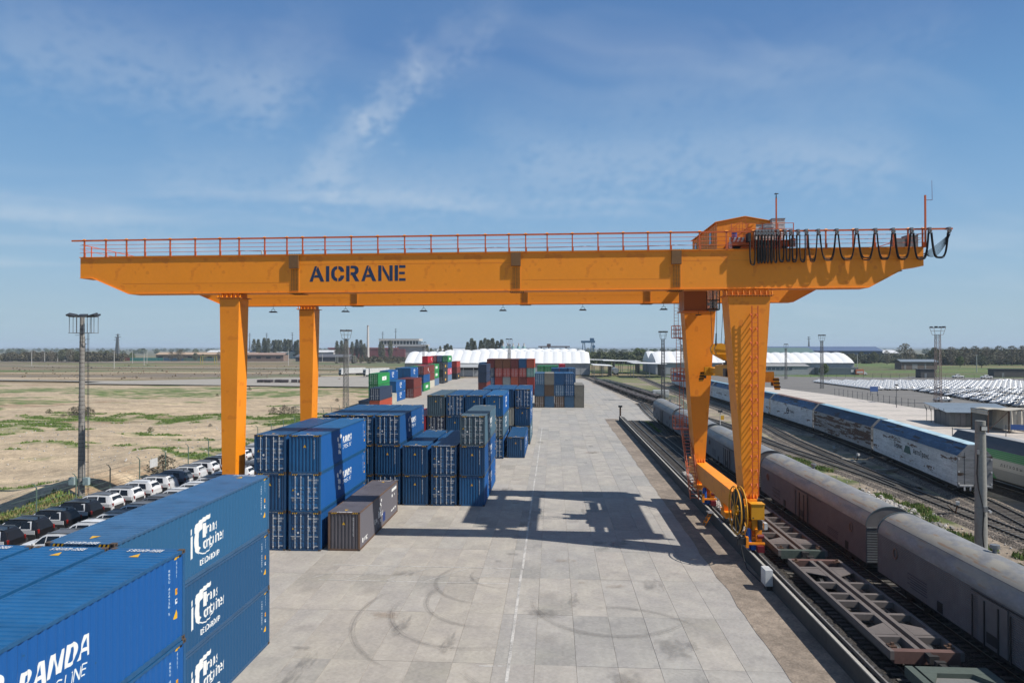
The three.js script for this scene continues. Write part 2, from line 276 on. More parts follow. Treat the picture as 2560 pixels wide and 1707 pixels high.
// far ridges on the horizon
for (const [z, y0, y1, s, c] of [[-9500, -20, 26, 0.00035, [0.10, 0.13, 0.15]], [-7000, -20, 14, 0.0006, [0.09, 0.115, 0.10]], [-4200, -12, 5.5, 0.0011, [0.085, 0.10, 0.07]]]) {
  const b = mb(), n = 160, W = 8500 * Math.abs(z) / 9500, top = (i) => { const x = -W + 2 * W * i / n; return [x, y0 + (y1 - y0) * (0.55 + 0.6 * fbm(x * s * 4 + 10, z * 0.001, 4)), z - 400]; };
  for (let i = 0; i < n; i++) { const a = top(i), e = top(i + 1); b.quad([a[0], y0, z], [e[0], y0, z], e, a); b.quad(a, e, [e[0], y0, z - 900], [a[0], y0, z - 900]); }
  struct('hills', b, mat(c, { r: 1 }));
}

// ------------------------------------------------------------------ concrete yard of 2 x 6 m slabs
const yard = new THREE.Group(); yard.name = 'yard_pavement'; yard.userData.kind = 'structure'; scene.add(yard);
{
  const base = mb(); base.quad([-27.2, -0.014, 6], [11.1, -0.014, 6], [11.1, -0.014, -332], [-27.2, -0.014, -332]); base.quad([-52, -0.03, -138], [-27.2, -0.03, -138], [-27.2, -0.03, -332], [-52, -0.03, -332]);
  base.quad([11.1, -0.03, -141.5], [26, -0.03, -141.5], [16, -0.03, -332], [11.1, -0.03, -332]);
  part('joint_bedding', base, mat([0.50, 0.455, 0.40], { r: 1, map: TX.sand }), yard);
  const r = rng(11), tones = [[0.47, 0.436, 0.395], [0.44, 0.415, 0.385], [0.49, 0.448, 0.395], [0.425, 0.405, 0.38], [0.48, 0.437, 0.385]].map((c) => mat(c, { r: 0.92, map: TX.concrete, bump: TX.bumpFine, bs: 0.004 }));
  const variants = []; // slab shapes that share geometry: cut from eight places of the pattern
  for (let k = 0; k < 10; k++) { const b = mb(); b.box(-0.990, -0.14, -3.018, 0.990, 0, 3.018); const ox = r() * 12, oz = r() * 12; for (let i = 0; i < b.u.length; i += 2) { b.u[i] += ox; b.u[i + 1] += oz; } variants.push(b.geo()); }
  const list = [];
  for (let ix = -26; ix <= 10; ix += 2) for (let k = 0; k < 56; k++) { const z = 1 - 6.05 * k; list.push([ix + 0.08, z]); }
  for (let ix = -50; ix < -26; ix += 2) for (let k = 0; k < 32; k++) list.push([ix + 0.08, -141 - 6.05 * k]);
  for (let ix = 11; ix < 25; ix += 2) for (let k = 0; k < 30; k++) { const z = -144.5 - 6.05 * k; if (ix < 24.4 - (-z - 141) * 0.055) list.push([ix + 0.08, z]); }
  const seen = ([x, z]) => { if (z > -26) return 0; const px = 1384 + x / -z * 1665; if (px < 560 || px > 2700) return 0; if (x < -13.5 && z > -36) return 0; if (x < -14.4 && z > -62 && z < -46) return 0; if (x < -6 && z > -78 && z < -62) return 0; if (x < -16 && z > -100) return 0; if (x < -3 && z < -88 && z > -120) return 0; return 1 / z / z; };
  list.sort((a, b) => seen(b) - seen(a));
  const rest = [[], [], [], [], []];
  list.forEach(([x, z], i) => {
    const g = variants[(r() * variants.length) | 0], ti = Math.min(4, (r() * 5) | 0), flip = r() < 0.5 ? Math.PI : 0, y = (r() - 0.5) * 0.010;
    const warm = x < -3 ? [0, 2, 2, 4, 4] : [0, 1, 1, 3, 0], tm = warm[ti];
    if (i < 290) { const o = part('concrete_slab', g, tones[tm], yard); o.position.set(x, y, z); o.rotation.y = flip; }
    else { const q = g.clone(); q.rotateY(flip); q.translate(x, y, z); rest[tm].push(q); }
  });
  rest.forEach((l, i) => { if (l.length) stuff(part('slab_field', mergeGeometries(l), tones[i], yard)); });
  // painted lines
  const line = mat([0.68, 0.67, 0.65], { r: 0.8, map: TX.sand }), Y = 0.012;
  const stripe = (x0, z0, x1, z1, w) => { const d = Math.hypot(x1 - x0, z1 - z0), nx = -(z1 - z0) / d * w / 2, nz = (x1 - x0) / d * w / 2; part('painted_line', mb().quad([x0 - nx, Y, z0 - nz], [x0 + nx, Y, z0 + nz], [x1 + nx, Y, z1 + nz], [x1 - nx, Y, z1 - nz]), line, yard); };
  for (const [a, b] of [[-24, -46], [-46.2, -78], [-79, -128]]) stripe(-2.15, a, -2.2, b, 0.16);
  stripe(-15.5, -46.2, -2.6, -46.2, 0.09); stripe(-15.5, -43.2, -2.6, -43.2, 0.09); stripe(-5.6, -62.3, -2.4, -62.3, 0.10); stripe(-5.8, -78.6, -2.4, -78.6, 0.1);
  for (let x = -14.6; x < -3; x += 2.6) stripe(x - 1.6, -43.4, x + 0.9, -46.0, 0.08);
  stripe(-3.6, -32.0, -2.9, -32.0, 0.1); stripe(-2.7, -32.05, -2.3, -32.05, 0.1);
  // curved tyre scrubs left by the reach stackers: thin films of rubber with ragged edges
  const rub = (v) => { const n = 256, d = new Uint8Array(n * n * 4); for (let j = 0; j < n; j++) for (let i = 0; i < n; i++) { const a = fbm(i / 9 + v * 40, j / 30, 4), e = Math.sin(Math.PI * (i + 0.5) / n), en = sstep(0, 0.16, j / n) * sstep(1, 0.7, j / n), o = (j * n + i) * 4, q = clamp((a - 0.26) * 1.5 * Math.pow(e, 0.7) * en) * 255 * 0.48; d[o] = d[o + 1] = d[o + 2] = q; d[o + 3] = 255; } const t = new THREE.DataTexture(d, n, n); t.magFilter = THREE.LinearFilter; t.needsUpdate = true; return t; };
  const films = [0, 1, 2].map((k) => mat([0.13, 0.12, 0.115], { r: 0.9, alpha: rub(k) }));
  const arc = (cx, cz, rad, a0, a1, w, k, y) => { const b = mb(), n = 26; for (let i = 0; i < n; i++) { const t0 = mix(a0, a1, i / n), t1 = mix(a0, a1, (i + 1) / n), q = (t, rr) => [cx + Math.cos(t) * rr, y, cz + Math.sin(t) * rr * 1.05]; b.quad(q(t0, rad), q(t0, rad + w), q(t1, rad + w), q(t1, rad), null, [[0, i / n], [1, i / n], [1, (i + 1) / n], [0, (i + 1) / n]]); } part('tyre_scrub', b, films[k], yard); };
  const D = Math.PI / 180;
  arc(-4.6, -38.8, 4.6, 200 * D, 60 * D, 0.5, 0, 0.016); arc(-3.9, -40.4, 3.6, 210 * D, 75 * D, 0.4, 1, 0.020); arc(-4.1, -43.5, 3.4, 230 * D, 85 * D, 0.36, 2, 0.024); arc(-4.4, -37.6, 6.6, 215 * D, 110 * D, 0.4, 1, 0.028); arc(-3.2, -44.8, 2.2, 200 * D, 80 * D, 0.3, 0, 0.032);
  arc(3.4, -40.5, 4.4, 190 * D, 20 * D, 0.5, 2, 0.036); arc(2.0, -36, 7.5, 150 * D, 60 * D, 0.5, 1, 0.040); arc(3.2, -33.5, 5.6, 260 * D, 330 * D, 0.45, 0, 0.044);
  // oil and mud stains
  const blot = (v) => { const n = 128, d = new Uint8Array(n * n * 4); for (let j = 0; j < n; j++) for (let i = 0; i < n; i++) { const x = i / n * 2 - 1, y = j / n * 2 - 1, a = fbm(i / 18 + v * 20, j / 18, 4), q = clamp((1 - Math.hypot(x, y)) * 1.6 + (a - 0.62) * 2.2) * sstep(0, 0.25, 1 - Math.hypot(x, y)), o = (j * n + i) * 4; d[o] = d[o + 1] = d[o + 2] = q * 60; d[o + 3] = 255; } const t = new THREE.DataTexture(d, n, n); t.magFilter = THREE.LinearFilter; t.needsUpdate = true; return t; };
  const bl = [0, 1, 2].map(blot), oil = bl.map((t) => mat([0.12, 0.115, 0.11], { r: 0.8, alpha: t })), mud = bl.map((t) => mat([0.30, 0.19, 0.10], { r: 1, alpha: t }));
  const rs = rng(31); let yy = 0.047;
  for (let i = 0; i < 46; i++) { const z = -27 - rs() * rs() * 110, x = -13 + rs() * 23; if (x < -5.5 && z < -46) continue; const w = 0.25 + rs() * 1.3, l = 0.2 + rs() * 1.6; yy += 0.0007; part('stain', mb().quad([x - w, yy, z + l], [x + w, yy, z + l], [x + w, yy, z - l], [x - w, yy, z - l], null, [[0, 0], [1, 0], [1, 1], [0, 1]]), (rs() < 0.6 ? oil : mud)[(rs() * 3) | 0], yard); }
}
// the strip of dirty concrete and sand between the slabs and the crane wall
{
  const b = mb(), n = 120; for (let i = 0; i < n; i++) { const z0 = 6 - i * 1.25, z1 = z0 - 1.25, e = (z) => 10.75 + 0.35 * fbm(z * 0.6, 3, 4); b.quad([e(z0), 0.018, z0], [13.72, 0.03, z0], [13.72, 0.03, z1], [e(z1), 0.018, z1]); }
  struct('sandy_strip', b, mat([0.36, 0.30, 0.245], { r: 1, map: TX.sand, bump: TX.sand, bs: 0.02 }));
}
// car lot beside the fence, asphalt lot and pale apron on the railway side, service roads
struct('car_lot_pavement', mb().box(-46.4, -0.3, -152, -27.25, -0.015, 8), mat([0.20, 0.195, 0.185], { r: 0.95, map: TX.concrete }));
{
  const poly = (name, pts, y, m) => { const b = mb(), tr = THREE.ShapeUtils.triangulateShape(pts.map(([x, z]) => new THREE.Vector2(x, -z)), []); for (const [a, c, d] of tr) b.tri([pts[a][0], y, pts[a][1]], [pts[c][0], y, pts[c][1]], [pts[d][0], y, pts[d][1]]); struct(name, b, m); };
  poly('asphalt_lot', [[70, -150], [84, -100], [230, -100], [330, -372], [60, -372], [60, -262]], -0.02, mat([0.215, 0.20, 0.185], { r: 0.95, map: TX.concrete }));
  poly('pale_apron', [[56, -80], [110, -80], [100, -128], [92, -176], [90, -222], [84, -263], [55, -268]], 0.02, mat([0.66, 0.59, 0.53], { r: 0.95, map: TX.concrete }));
  poly('truck_apron', [[-200, -268], [-52, -250], [-52, -332], [-96, -352], [-150, -318], [-200, -290]], 0.22, mat([0.44, 0.40, 0.35], { r: 0.95, map: TX.concrete }));
  poly('dirt_road', [[-420, -330], [-200, -292], [-200, -283], [-420, -318]], 0.26, mat([0.46, 0.42, 0.36], { r: 1, map: TX.sand }));
  poly('far_road', [[-900, -668], [-100, -640], [-100, -634], [-900, -660]], 1.2, mat([0.25, 0.235, 0.215], { r: 1 }));
  poly('field_road', [[-420, -505], [-150, -455], [-150, -450], [-420, -499]], 0.9, mat([0.42, 0.37, 0.29], { r: 1 }));
  poly('grass_bank', [[60, -369], [132, -369], [132, -376], [60, -376]], 0.04, mat([0.10, 0.16, 0.035], { r: 1, map: TX.fine }));
}
// grass tufts and weeds: countless
{
  const bl = mb(), r = rng(5); for (let k = 0; k < 9; k++) { const a = r() * 6.28, d = r() * 0.2, x = Math.cos(a) * d, z = Math.sin(a) * d, t = r() * 6.28, w = 0.035 + r() * 0.03, h = 0.16 + r() * 0.22, lx = (r() - 0.5) * 0.16, lz = (r() - 0.5) * 0.16; bl.tri([x - Math.cos(t) * w, 0, z - Math.sin(t) * w], [x + Math.cos(t) * w, 0, z + Math.sin(t) * w], [x + lx, h, z + lz]); }
  const g = bl.geo(), spots = [];
  const rr = rng(21);
  const try1 = (x, z, s, green) => { const y = groundH(x, z); spots.push([x, y, z, s, green]); };
  for (let i = 0; i < 60000; i++) { const x = -49 - rr() * 75, z = -42 - rr() * 130; const c = groundC(x, z); if (c[1] > c[0] * 1.05) try1(x, z, 0.5 + rr() * 0.7, 1); }
  for (let i = 0; i < 3500; i++) { const x = -47.1 - rr() * 3.4, z = -40 - rr() * 25; try1(x, z, 0.8 + rr() * 1.3, rr() < 0.6 ? 1 : 0); }
  for (let i = 0; i < 26000; i++) { const x = 25.2 + rr() * 10.8, z = -26 - rr() * 75; const q = fbm(x * 0.22 + 3, z * 0.16 + 8, 4); if (q > 0.53) try1(x, z, 0.6 + rr() * 0.8, rr() < 0.86 ? 1 : 0); }
  for (let i = 0; i < 1500; i++) { const x = 16 + rr() * 8, z = -124 - rr() * 20; try1(x, z, 0.5 + rr() * 0.6, 1); }
  const m = new THREE.InstancedMesh(g, mat([1, 1, 1], { r: 1, side: 1 }), spots.length), q = new THREE.Object3D(), col = new THREE.Color(); const r2 = rng(8);
  spots.forEach(([x, y, z, s, gr], i) => { q.position.set(x, y - 0.02, z); q.rotation.set(0, r2() * 6.28, 0); q.scale.set(s * 1.4, s, s * 1.4); q.updateMatrix(); m.setMatrixAt(i, q.matrix); const t = 0.75 + r2() * 0.5; col.setRGB(...(gr ? [0.15 * t, 0.23 * t, 0.05 * t] : [0.34 * t, 0.27 * t, 0.12 * t])); m.setColorAt(i, col); });
  m.name = 'grass'; m.userData.label = 'short green and dry grass tufts on bare soil'; m.userData.category = 'grass'; stuff(shadows(m)); scene.add(m); console.log('tufts', spots.length);
  // loose stones along the tracks and on the bare soil
  const st = new THREE.InstancedMesh(new THREE.DodecahedronGeometry(1, 0), mat([1, 1, 1], { r: 1 }), 5200); const r3 = rng(77);
  for (let i = 0; i < 5200; i++) { let x, z, s, y = 0; const k = r3(); if (k < 0.22) { x = 14.75 + r3() * 0.6; z = -52 - r3() * 26; s = 0.05 + r3() * 0.10; y = 0.9; } else if (k < 0.42) { x = 31.5 + (r3() + r3() - 1) * 3; z = -66 + (r3() + r3() - 1) * 9; s = 0.06 + r3() * 0.22; y = -0.25; } else if (k < 0.7) { x = 25 + r3() * 12; z = -30 - r3() * 90; s = 0.03 + r3() * 0.07; y = -0.27; } else if (k < 0.76) { x = 15 + r3() * 4; z = -125 - r3() * 18; s = 0.04 + r3() * 0.12; y = -0.2; } else { x = -49 - r3() * 70; z = -44 - r3() * 90; s = 0.04 + r3() * 0.10; y = groundH(x, z); } q.position.set(x, y + s * 0.3, z); q.rotation.set(r3() * 6, r3() * 6, r3() * 6); q.scale.set(s * (0.8 + r3() * 0.7), s * (0.6 + r3() * 0.4), s); q.updateMatrix(); st.setMatrixAt(i, q.matrix); const t = 0.28 + r3() * 0.3; col.setRGB(t, t * 0.94, t * 0.86); st.setColorAt(i, col); }
  st.name = 'gravel'; st.userData.label = 'loose pale stones and rubble beside the tracks'; st.userData.category = 'gravel'; stuff(shadows(st)); scene.add(st);
}

// ================================================================== railway
function spline(pts, step = 1) { const c = new THREE.CatmullRomCurve3(pts.map(([x, z]) => v3(x, 0, z)), false, 'centripetal'); const n = Math.max(2, Math.round(c.getLength() / step)); return c.getSpacedPoints(n); }
function offsetPath(pts, d) { return pts.map((p, i) => { const a = pts[Math.max(0, i - 1)], b = pts[Math.min(pts.length - 1, i + 1)], t = b.clone().sub(a).normalize(); return v3(p.x - t.z * d, p.y, p.z + t.x * d); }); }
const sleeperGeo = mb().box(-1.35, -0.16, -0.12, 1.35, 0, 0.12).geo(), sleeperMats = [M.sleeper, mat([0.27, 0.25, 0.22], { r: 0.9, map: TX.wood }), mat([0.165, 0.15, 0.135], { r: 0.9, map: TX.wood })];
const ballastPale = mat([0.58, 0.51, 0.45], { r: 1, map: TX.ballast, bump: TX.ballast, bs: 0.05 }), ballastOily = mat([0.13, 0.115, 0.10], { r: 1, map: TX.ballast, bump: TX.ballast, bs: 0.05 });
function track(pts, y, label, own, straight) { // own: how many sleepers, from the first point on, are parts of their own
  const P = spline(pts, straight ? 6 : 2.5), t = thing('railway_track', label, 'track', [0, 0, 0], 0, 'railway tracks');
  for (const s of [-0.76, 0.76]) { const q = offsetPath(P, s), b = mb(), tp = mb(); for (let i = 0; i < q.length - 1; i++) { const a = q[i], e = q[i + 1]; b.beam([a.x, y + 0.065, a.z], [e.x, y + 0.065, e.z], 0.10, 0.13); tp.beam([a.x, y + 0.136, a.z], [e.x, y + 0.136, e.z], 0.066, 0.012); } const r = part('rail', b, M.rail, t); part('running_surface', tp, M.railTop, r); }
  const S = spline(pts, 0.56), rest = [[], [], []], r = rng(P.length);
  S.forEach((p, i) => { const a = S[Math.max(0, i - 1)], b = S[Math.min(S.length - 1, i + 1)], turn = Math.atan2(b.x - a.x, b.z - a.z), k = (r() * 3) | 0; if (i < own) { const o = part('sleeper', sleeperGeo, sleeperMats[k], t); o.position.set(p.x + (r() - 0.5) * 0.06, y, p.z); o.rotation.y = turn + (r() - 0.5) * 0.05; } else { const g = sleeperGeo.clone(); g.rotateY(turn); g.translate(p.x, y, p.z); rest[k].push(g); } });
  rest.forEach((l, k) => { if (l.length) stuff(part('sleeper_row', mergeGeometries(l), sleeperMats[k], t)); });
  const B = mb(), L = offsetPath(P, -1.75), Rr = offsetPath(P, 1.75), L2 = offsetPath(P, -2.5), R2 = offsetPath(P, 2.5); for (let i = 0; i < P.length - 1; i++) { const c = (p, h) => [p.x, h, p.z]; B.quad(c(L[i], y - 0.05), c(Rr[i], y - 0.05), c(Rr[i + 1], y - 0.05), c(L[i + 1], y - 0.05)); B.quad(c(Rr[i], y - 0.05), c(R2[i], y - 0.45), c(R2[i + 1], y - 0.45), c(Rr[i + 1], y - 0.05)); B.quad(c(L2[i], y - 0.45), c(L[i], y - 0.05), c(L[i + 1], y - 0.05), c(L2[i + 1], y - 0.45)); }
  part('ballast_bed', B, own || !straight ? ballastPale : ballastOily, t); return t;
}
track([[17.15, 4], [17.15, -60], [17.15, -141]], 0.02, 'track carrying the empty flat wagons beside the crane wall', 0, true);
track([[22.1, 4], [22.1, -80], [22.1, -150], [24, -185]], 0.02, 'track under the grey refrigerator wagons', 0, true);
track([[38.2, -30], [38.0, -60], [37.6, -80], [35.2, -104], [33.6, -140], [27.7, -180], [18, -313], [15, -360]], 0.03, 'curving track between the grey wagons and the autorack train', 160);
track([[38.6, -46], [40.3, -57], [42.4, -68], [44.6, -84], [46.9, -110], [47.9, -150], [47.5, -200], [50, -300]], 0.06, 'track under the rusty white autorack wagons', 130);
track([[38.4, -76], [39.4, -112], [41.6, -135], [42.6, -170], [41.8, -206], [45, -350]], 0.045, 'middle track that leaves the switch toward the canopies', 120);
track([[49.6, -18], [49.6, -90], [50, -110]], 0.03, 'track under the green autorack wagon', 0, true);
track([[54.6, -18], [54.6, -96]], 0.03, 'track under the blue roofed autorack wagon', 0, true);
track([[31.6, -190], [27.5, -250], [22.3, -306], [20, -350]], 0.03, 'overgrown siding with the second row of empty flat wagons', 0);

// retaining wall with the crane rail on top
{
  const w = thing('crane_runway_wall', 'long dark concrete wall carrying the crane rail along the yard', 'wall');
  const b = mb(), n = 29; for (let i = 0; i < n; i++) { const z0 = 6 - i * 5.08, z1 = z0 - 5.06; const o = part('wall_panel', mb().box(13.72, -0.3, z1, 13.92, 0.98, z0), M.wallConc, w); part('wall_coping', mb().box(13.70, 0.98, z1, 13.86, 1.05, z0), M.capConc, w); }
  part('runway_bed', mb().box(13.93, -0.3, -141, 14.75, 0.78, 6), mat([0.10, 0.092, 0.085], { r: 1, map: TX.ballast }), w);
  const cr = part('crane_rail', mb().box(14.21, 0.80, -141, 14.29, 0.99, 6), M.craneRail, w);
  for (let i = 0; i < 50; i++) part('rail_bearer', mb().box(13.98, 0.77, -26.2 - i * 0.75, 14.55, 0.825, -26 - i * 0.75), M.steel, w);
  const e = thing('buffer_post', 'rusty post with a flat cap at the end of the crane wall', 'post', [13.9, 0.98, -140.2]); part('post', mb().box(-0.16, 0, -0.16, 0.16, 1.9, 0.16), M.rust, e); part('cap', mb().box(-0.4, 1.9, -0.3, 0.4, 2.25, 0.3), M.dark, e);
  const k = thing('junction_box', 'white electrical cabinet mounted on the crane wall', 'cabinet', [13.55, 0, -43.2]); part('cabinet', mb().box(-0.3, 0.35, -0.45, 0.16, 1.35, 0.45), M.white, k); part('door', mb().box(-0.325, 0.42, -0.38, -0.302, 1.28, 0.38), M.white, k); part('stand', mb().box(-0.18, 0, -0.3, 0.06, 0.35, 0.3), M.steel, k);
  const st = thing('wall_steps', 'small orange steel step stool leaning on the crane wall', 'steps', [13.2, 0, -58.5]);
  for (const s of [-0.35, 0.35]) part('stringer', mb().beam([-0.25, 0.02, s], [0.3, 1.05, s], 0.06), M.orange, st); for (let i = 0; i < 3; i++) part('tread', mb().bc(-0.12 + i * 0.17, 0.32 + i * 0.3, 0, 0.22, 0.03, 0.7), M.orange, st); part('landing', mb().bc(0.28, 1.12, 0, 0.5, 0.04, 0.9), M.galv, st);
}
// ================================================================== shipping containers
const CL = 12.192, CW = 2.438;
function corrSide(L, Hc, sgn) { // corrugated side wall, its prints run from the +z end on the +x side
  const b = mb(), z0 = -L / 2 + 0.13, z1 = L / 2 - 0.13, n = Math.round((z1 - z0) / 0.29), p = (z1 - z0) / n, xo = CW / 2 - 0.012, xi = xo - 0.04, y0 = 0.15, y1 = Hc - 0.10;
  const prof = []; for (let i = 0; i < n; i++) { const z = z0 + i * p; prof.push([z, xo], [z + p * 0.27, xo], [z + p * 0.5, xi], [z + p * 0.77, xi]); } prof.push([z1, xo]);
  for (let i = 0; i < prof.length - 1; i++) { const [za, xa] = prof[i], [zb, xb] = prof[i + 1]; const u = (z) => sgn > 0 ? L / 2 - z : z + L / 2; const A = [sgn * xa, y0, za], B = [sgn * xb, y0, zb], C = [sgn * xb, y1, zb], D = [sgn * xa, y1, za]; const q = [[u(za), y0], [u(zb), y0], [u(zb), y1], [u(za), y1]]; if (sgn > 0) b.quad(B, A, D, C, null, [q[1], q[0], q[3], q[2]]); else b.quad(A, B, C, D, null, q); }
  return b.geo();
}
function corrEnd(Hc) { // end wall facing +z, centred on x
  const b = mb(), n = 8, x0 = -CW / 2 + 0.14, x1 = CW / 2 - 0.14, p = (x1 - x0) / n, zo = -0.02, zi = -0.085, y0 = 0.16, y1 = Hc - 0.13, prof = [];
  for (let i = 0; i < n; i++) { const x = x0 + i * p; prof.push([x, zi], [x + p * 0.36, zi], [x + p * 0.5, zo], [x + p * 0.86, zo]); } prof.push([x1, zi]);
  for (let i = 0; i < prof.length - 1; i++) { const [xa, za] = prof[i], [xb, zb] = prof[i + 1]; b.quad([xa, y0, za], [xb, y0, zb], [xb, y1, zb], [xa, y1, za]); } return b.geo();
}
function corrRoof(L, Hc) {
  const b = mb(), n = Math.round((L - 0.5) / 0.24), z0 = -L / 2 + 0.2, p = (L - 0.4) / n, yo = Hc - 0.012, yi = yo - 0.022, x = CW / 2 - 0.06;
  for (let i = 0; i < n; i++) { const a = z0 + i * p, q = [[a, yo], [a + p * 0.42, yo], [a + p * 0.55, yi], [a + p * 0.87, yi], [a + p, yo]]; for (let k = 0; k < 4; k++) { const [za, ya] = q[k], [zb, yb] = q[k + 1]; b.quad([x, ya, za], [x, yb, zb], [-x, yb, zb], [-x, ya, za]); } }
  b.quad([-x, yo, z0], [x, yo, z0], [x, yo, -L / 2 + 0.05], [-x, yo, -L / 2 + 0.05]); b.quad([-x, yo, L / 2 - 0.05], [x, yo, L / 2 - 0.05], [x, yo, L / 2 - 0.2], [-x, yo, L / 2 - 0.2]); return b.geo();
}
function frameGeo(L, Hc) {
  const b = mb(), x = CW / 2, z = L / 2;
  for (const sx of [-1, 1]) { for (const sz of [-1, 1]) b.bc(sx * (x - 0.07), Hc / 2, sz * (z - 0.065), 0.138, Hc - 0.24, 0.13); b.bc(sx * (x - 0.035), Hc - 0.055, 0, 0.068, 0.09, L - 0.36); b.bc(sx * (x - 0.035), 0.08, 0, 0.07, 0.155, L - 0.36); }
  for (const sz of [-1, 1]) { b.bc(0, Hc - 0.07, sz * (z - 0.055), CW - 0.36, 0.125, 0.11); b.bc(0, 0.085, sz * (z - 0.055), CW - 0.36, 0.15, 0.11); } b.bc(0, 0.12, 0, CW - 0.2, 0.04, L - 0.3); return b.geo();
}
const castGeo = mb().bc(0, 0, 0, 0.18, 0.118, 0.178).geo(), castHole = mb().bc(0.0905, 0, 0, 0.004, 0.06, 0.08).bc(0, 0, 0.0905, 0.08, 0.06, 0.004).geo();
function doorLeaf(Hc, s) { // one leaf on the +z end with raised panels; s = -1 or 1
  const b = mb(), x0 = s < 0 ? -CW / 2 + 0.145 : 0.008, x1 = s < 0 ? -0.008 : CW / 2 - 0.145, y0 = 0.175, y1 = Hc - 0.145, z = -0.05; b.quad([x0, y0, z], [x1, y0, z], [x1, y1, z], [x0, y1, z]); b.box(x0, y0, z - 0.04, x1, y0 + 0.02, z); b.box(x0, y1 - 0.02, z - 0.04, x1, y1, z);
  const hs = [[0.03, 0.17], [0.215, 0.42], [0.45, 0.545], [0.575, 0.675], [0.71, 0.97]]; // heights of the panels, as shares
  for (const [a, c] of hs) for (const [l, r] of [[0.06, 0.47], [0.53, 0.95]]) { const X0 = mix(x0, x1, l), X1 = mix(x0, x1, r), Y0 = mix(y0, y1, a), Y1 = mix(y0, y1, c), e = 0.05, f = z + 0.028; const o = [[X0, Y0], [X1, Y0], [X1, Y1], [X0, Y1]], n = [[X0 + e, Y0 + e], [X1 - e, Y0 + e], [X1 - e, Y1 - e], [X0 + e, Y1 - e]]; for (let i = 0; i < 4; i++) { const j = (i + 1) % 4; b.quad([...o[i], z + 0.001], [...o[j], z + 0.001], [...n[j], f], [...n[i], f]); } b.quad([...n[0], f], [...n[1], f], [...n[2], f], [...n[3], f]); }
  return b.geo();
}
function lockRod(Hc, x) { const b = mb(); b.cyl([x, 0.16, 0.012], [x, Hc - 0.14, 0.012], 0.019, 0.019, 6); for (const t of [0.1, 0.32, 0.62, 0.9]) b.bc(x, Hc * t, 0.0, 0.09, 0.05, 0.07); b.bc(x + 0.16 * Math.sign(x), Hc * 0.375, 0.01, 0.34, 0.035, 0.02); return b.geo(); }
const gcache = {}; const gg = (k, f) => gcache[k] || (gcache[k] = f());
// prints on the side walls
const brandTex = {};
function sideTexture(key, base, draw, L = CL, Hc = 2.896) {
  if (brandTex[key]) return brandTex[key];
  const cv = document.createElement('canvas'); cv.width = 2048; cv.height = 512; const g = cv.getContext('2d'), px = 2048 / L, py = 512 / Hc;
  g.fillStyle = base; g.fillRect(0, 0, 2048, 512);
  const r = rng(key.length * 31 + key.charCodeAt(0)); // flakes, scuffs and runs of rust water
  for (let i = 0; i < 240; i++) { const x = r() * 2048, y = r() * 512, w = 1 + r() * 5; g.fillStyle = r() < 0.5 ? 'rgba(200,215,230,' + (0.03 + r() * 0.07) + ')' : 'rgba(20,24,30,' + (0.03 + r() * 0.08) + ')'; g.fillRect(x, y, w, 2 + r() * 30); }
  for (let i = 0; i < 26; i++) { g.fillStyle = 'rgba(96,60,34,' + (0.10 + r() * 0.25) + ')'; const x = r() * 2048, y = r() < 0.5 ? 500 - r() * 40 : r() * 512; g.fillRect(x, y, 2 + r() * 9, 2 + r() * 9); }
  g.save(); g.scale(px, py); draw(g, L, Hc); g.restore();
  const t = new THREE.CanvasTexture(cv); t.colorSpace = THREE.SRGBColorSpace; t.wrapS = t.wrapT = THREE.ClampToEdgeWrapping; t.magFilter = THREE.LinearFilter; t.repeat.set(1 / L, 1 / Hc); t.needsUpdate = true; return brandTex[key] = t;
}
function say(g, s, x, y, size, width, fill = '#f2f2ee', font = 'bold', skew = 0) { g.save(); g.translate(x, y); g.transform(1, 0, skew, 1, 0, 0); g.fillStyle = fill; g.font = font + ' 100px sans-serif'; const w = g.measureText(s).width; g.scale(width / w, size / 72); g.fillText(s, 0, 0); g.restore(); }
function marks(g, L, Hc, txt) { // number, type code and signs by the far end, written downward
  const col = '#e8ebee'; let y = 0.5; for (const ch of txt) { if (ch !== ' ') say(g, ch, L - 0.86, y, 0.082, 0.055, col, ''); y += 0.112; } y = 0.36; for (const ch of '45G1') { say(g, ch, L - 0.50, y, 0.1, 0.06, col, ''); y += 0.14; }
  g.fillStyle = '#f0a81c'; g.fillRect(L - 0.52, 1.12, 0.13, 0.2); g.fillStyle = '#7a3c10'; g.fillRect(L - 0.49, 1.17, 0.07, 0.02); g.fillRect(L - 0.49, 1.22, 0.07, 0.02); g.fillStyle = col; g.fillRect(L - 0.52, 1.45, 0.12, 0.16); g.fillStyle = '#2a4a78'; g.fillRect(L - 0.495, 1.48, 0.07, 0.06); g.fillStyle = '#f3b81e'; g.beginPath(); g.moveTo(L - 0.58, 2.08); g.lineTo(L - 0.34, 2.08); g.lineTo(L - 0.48, 1.78); g.fill();
  for (let i = 0; i < 4; i++) { g.fillStyle = i % 2 ? '#16181a' : '#e8b023'; g.beginPath(); g.moveTo(L - 0.56 + i * 0.09, 0.2); g.lineTo(L - 0.47 + i * 0.09, 0.2); g.lineTo(L - 0.43 + i * 0.09, 0.12); g.lineTo(L - 0.52 + i * 0.09, 0.12); g.fill(); }
}
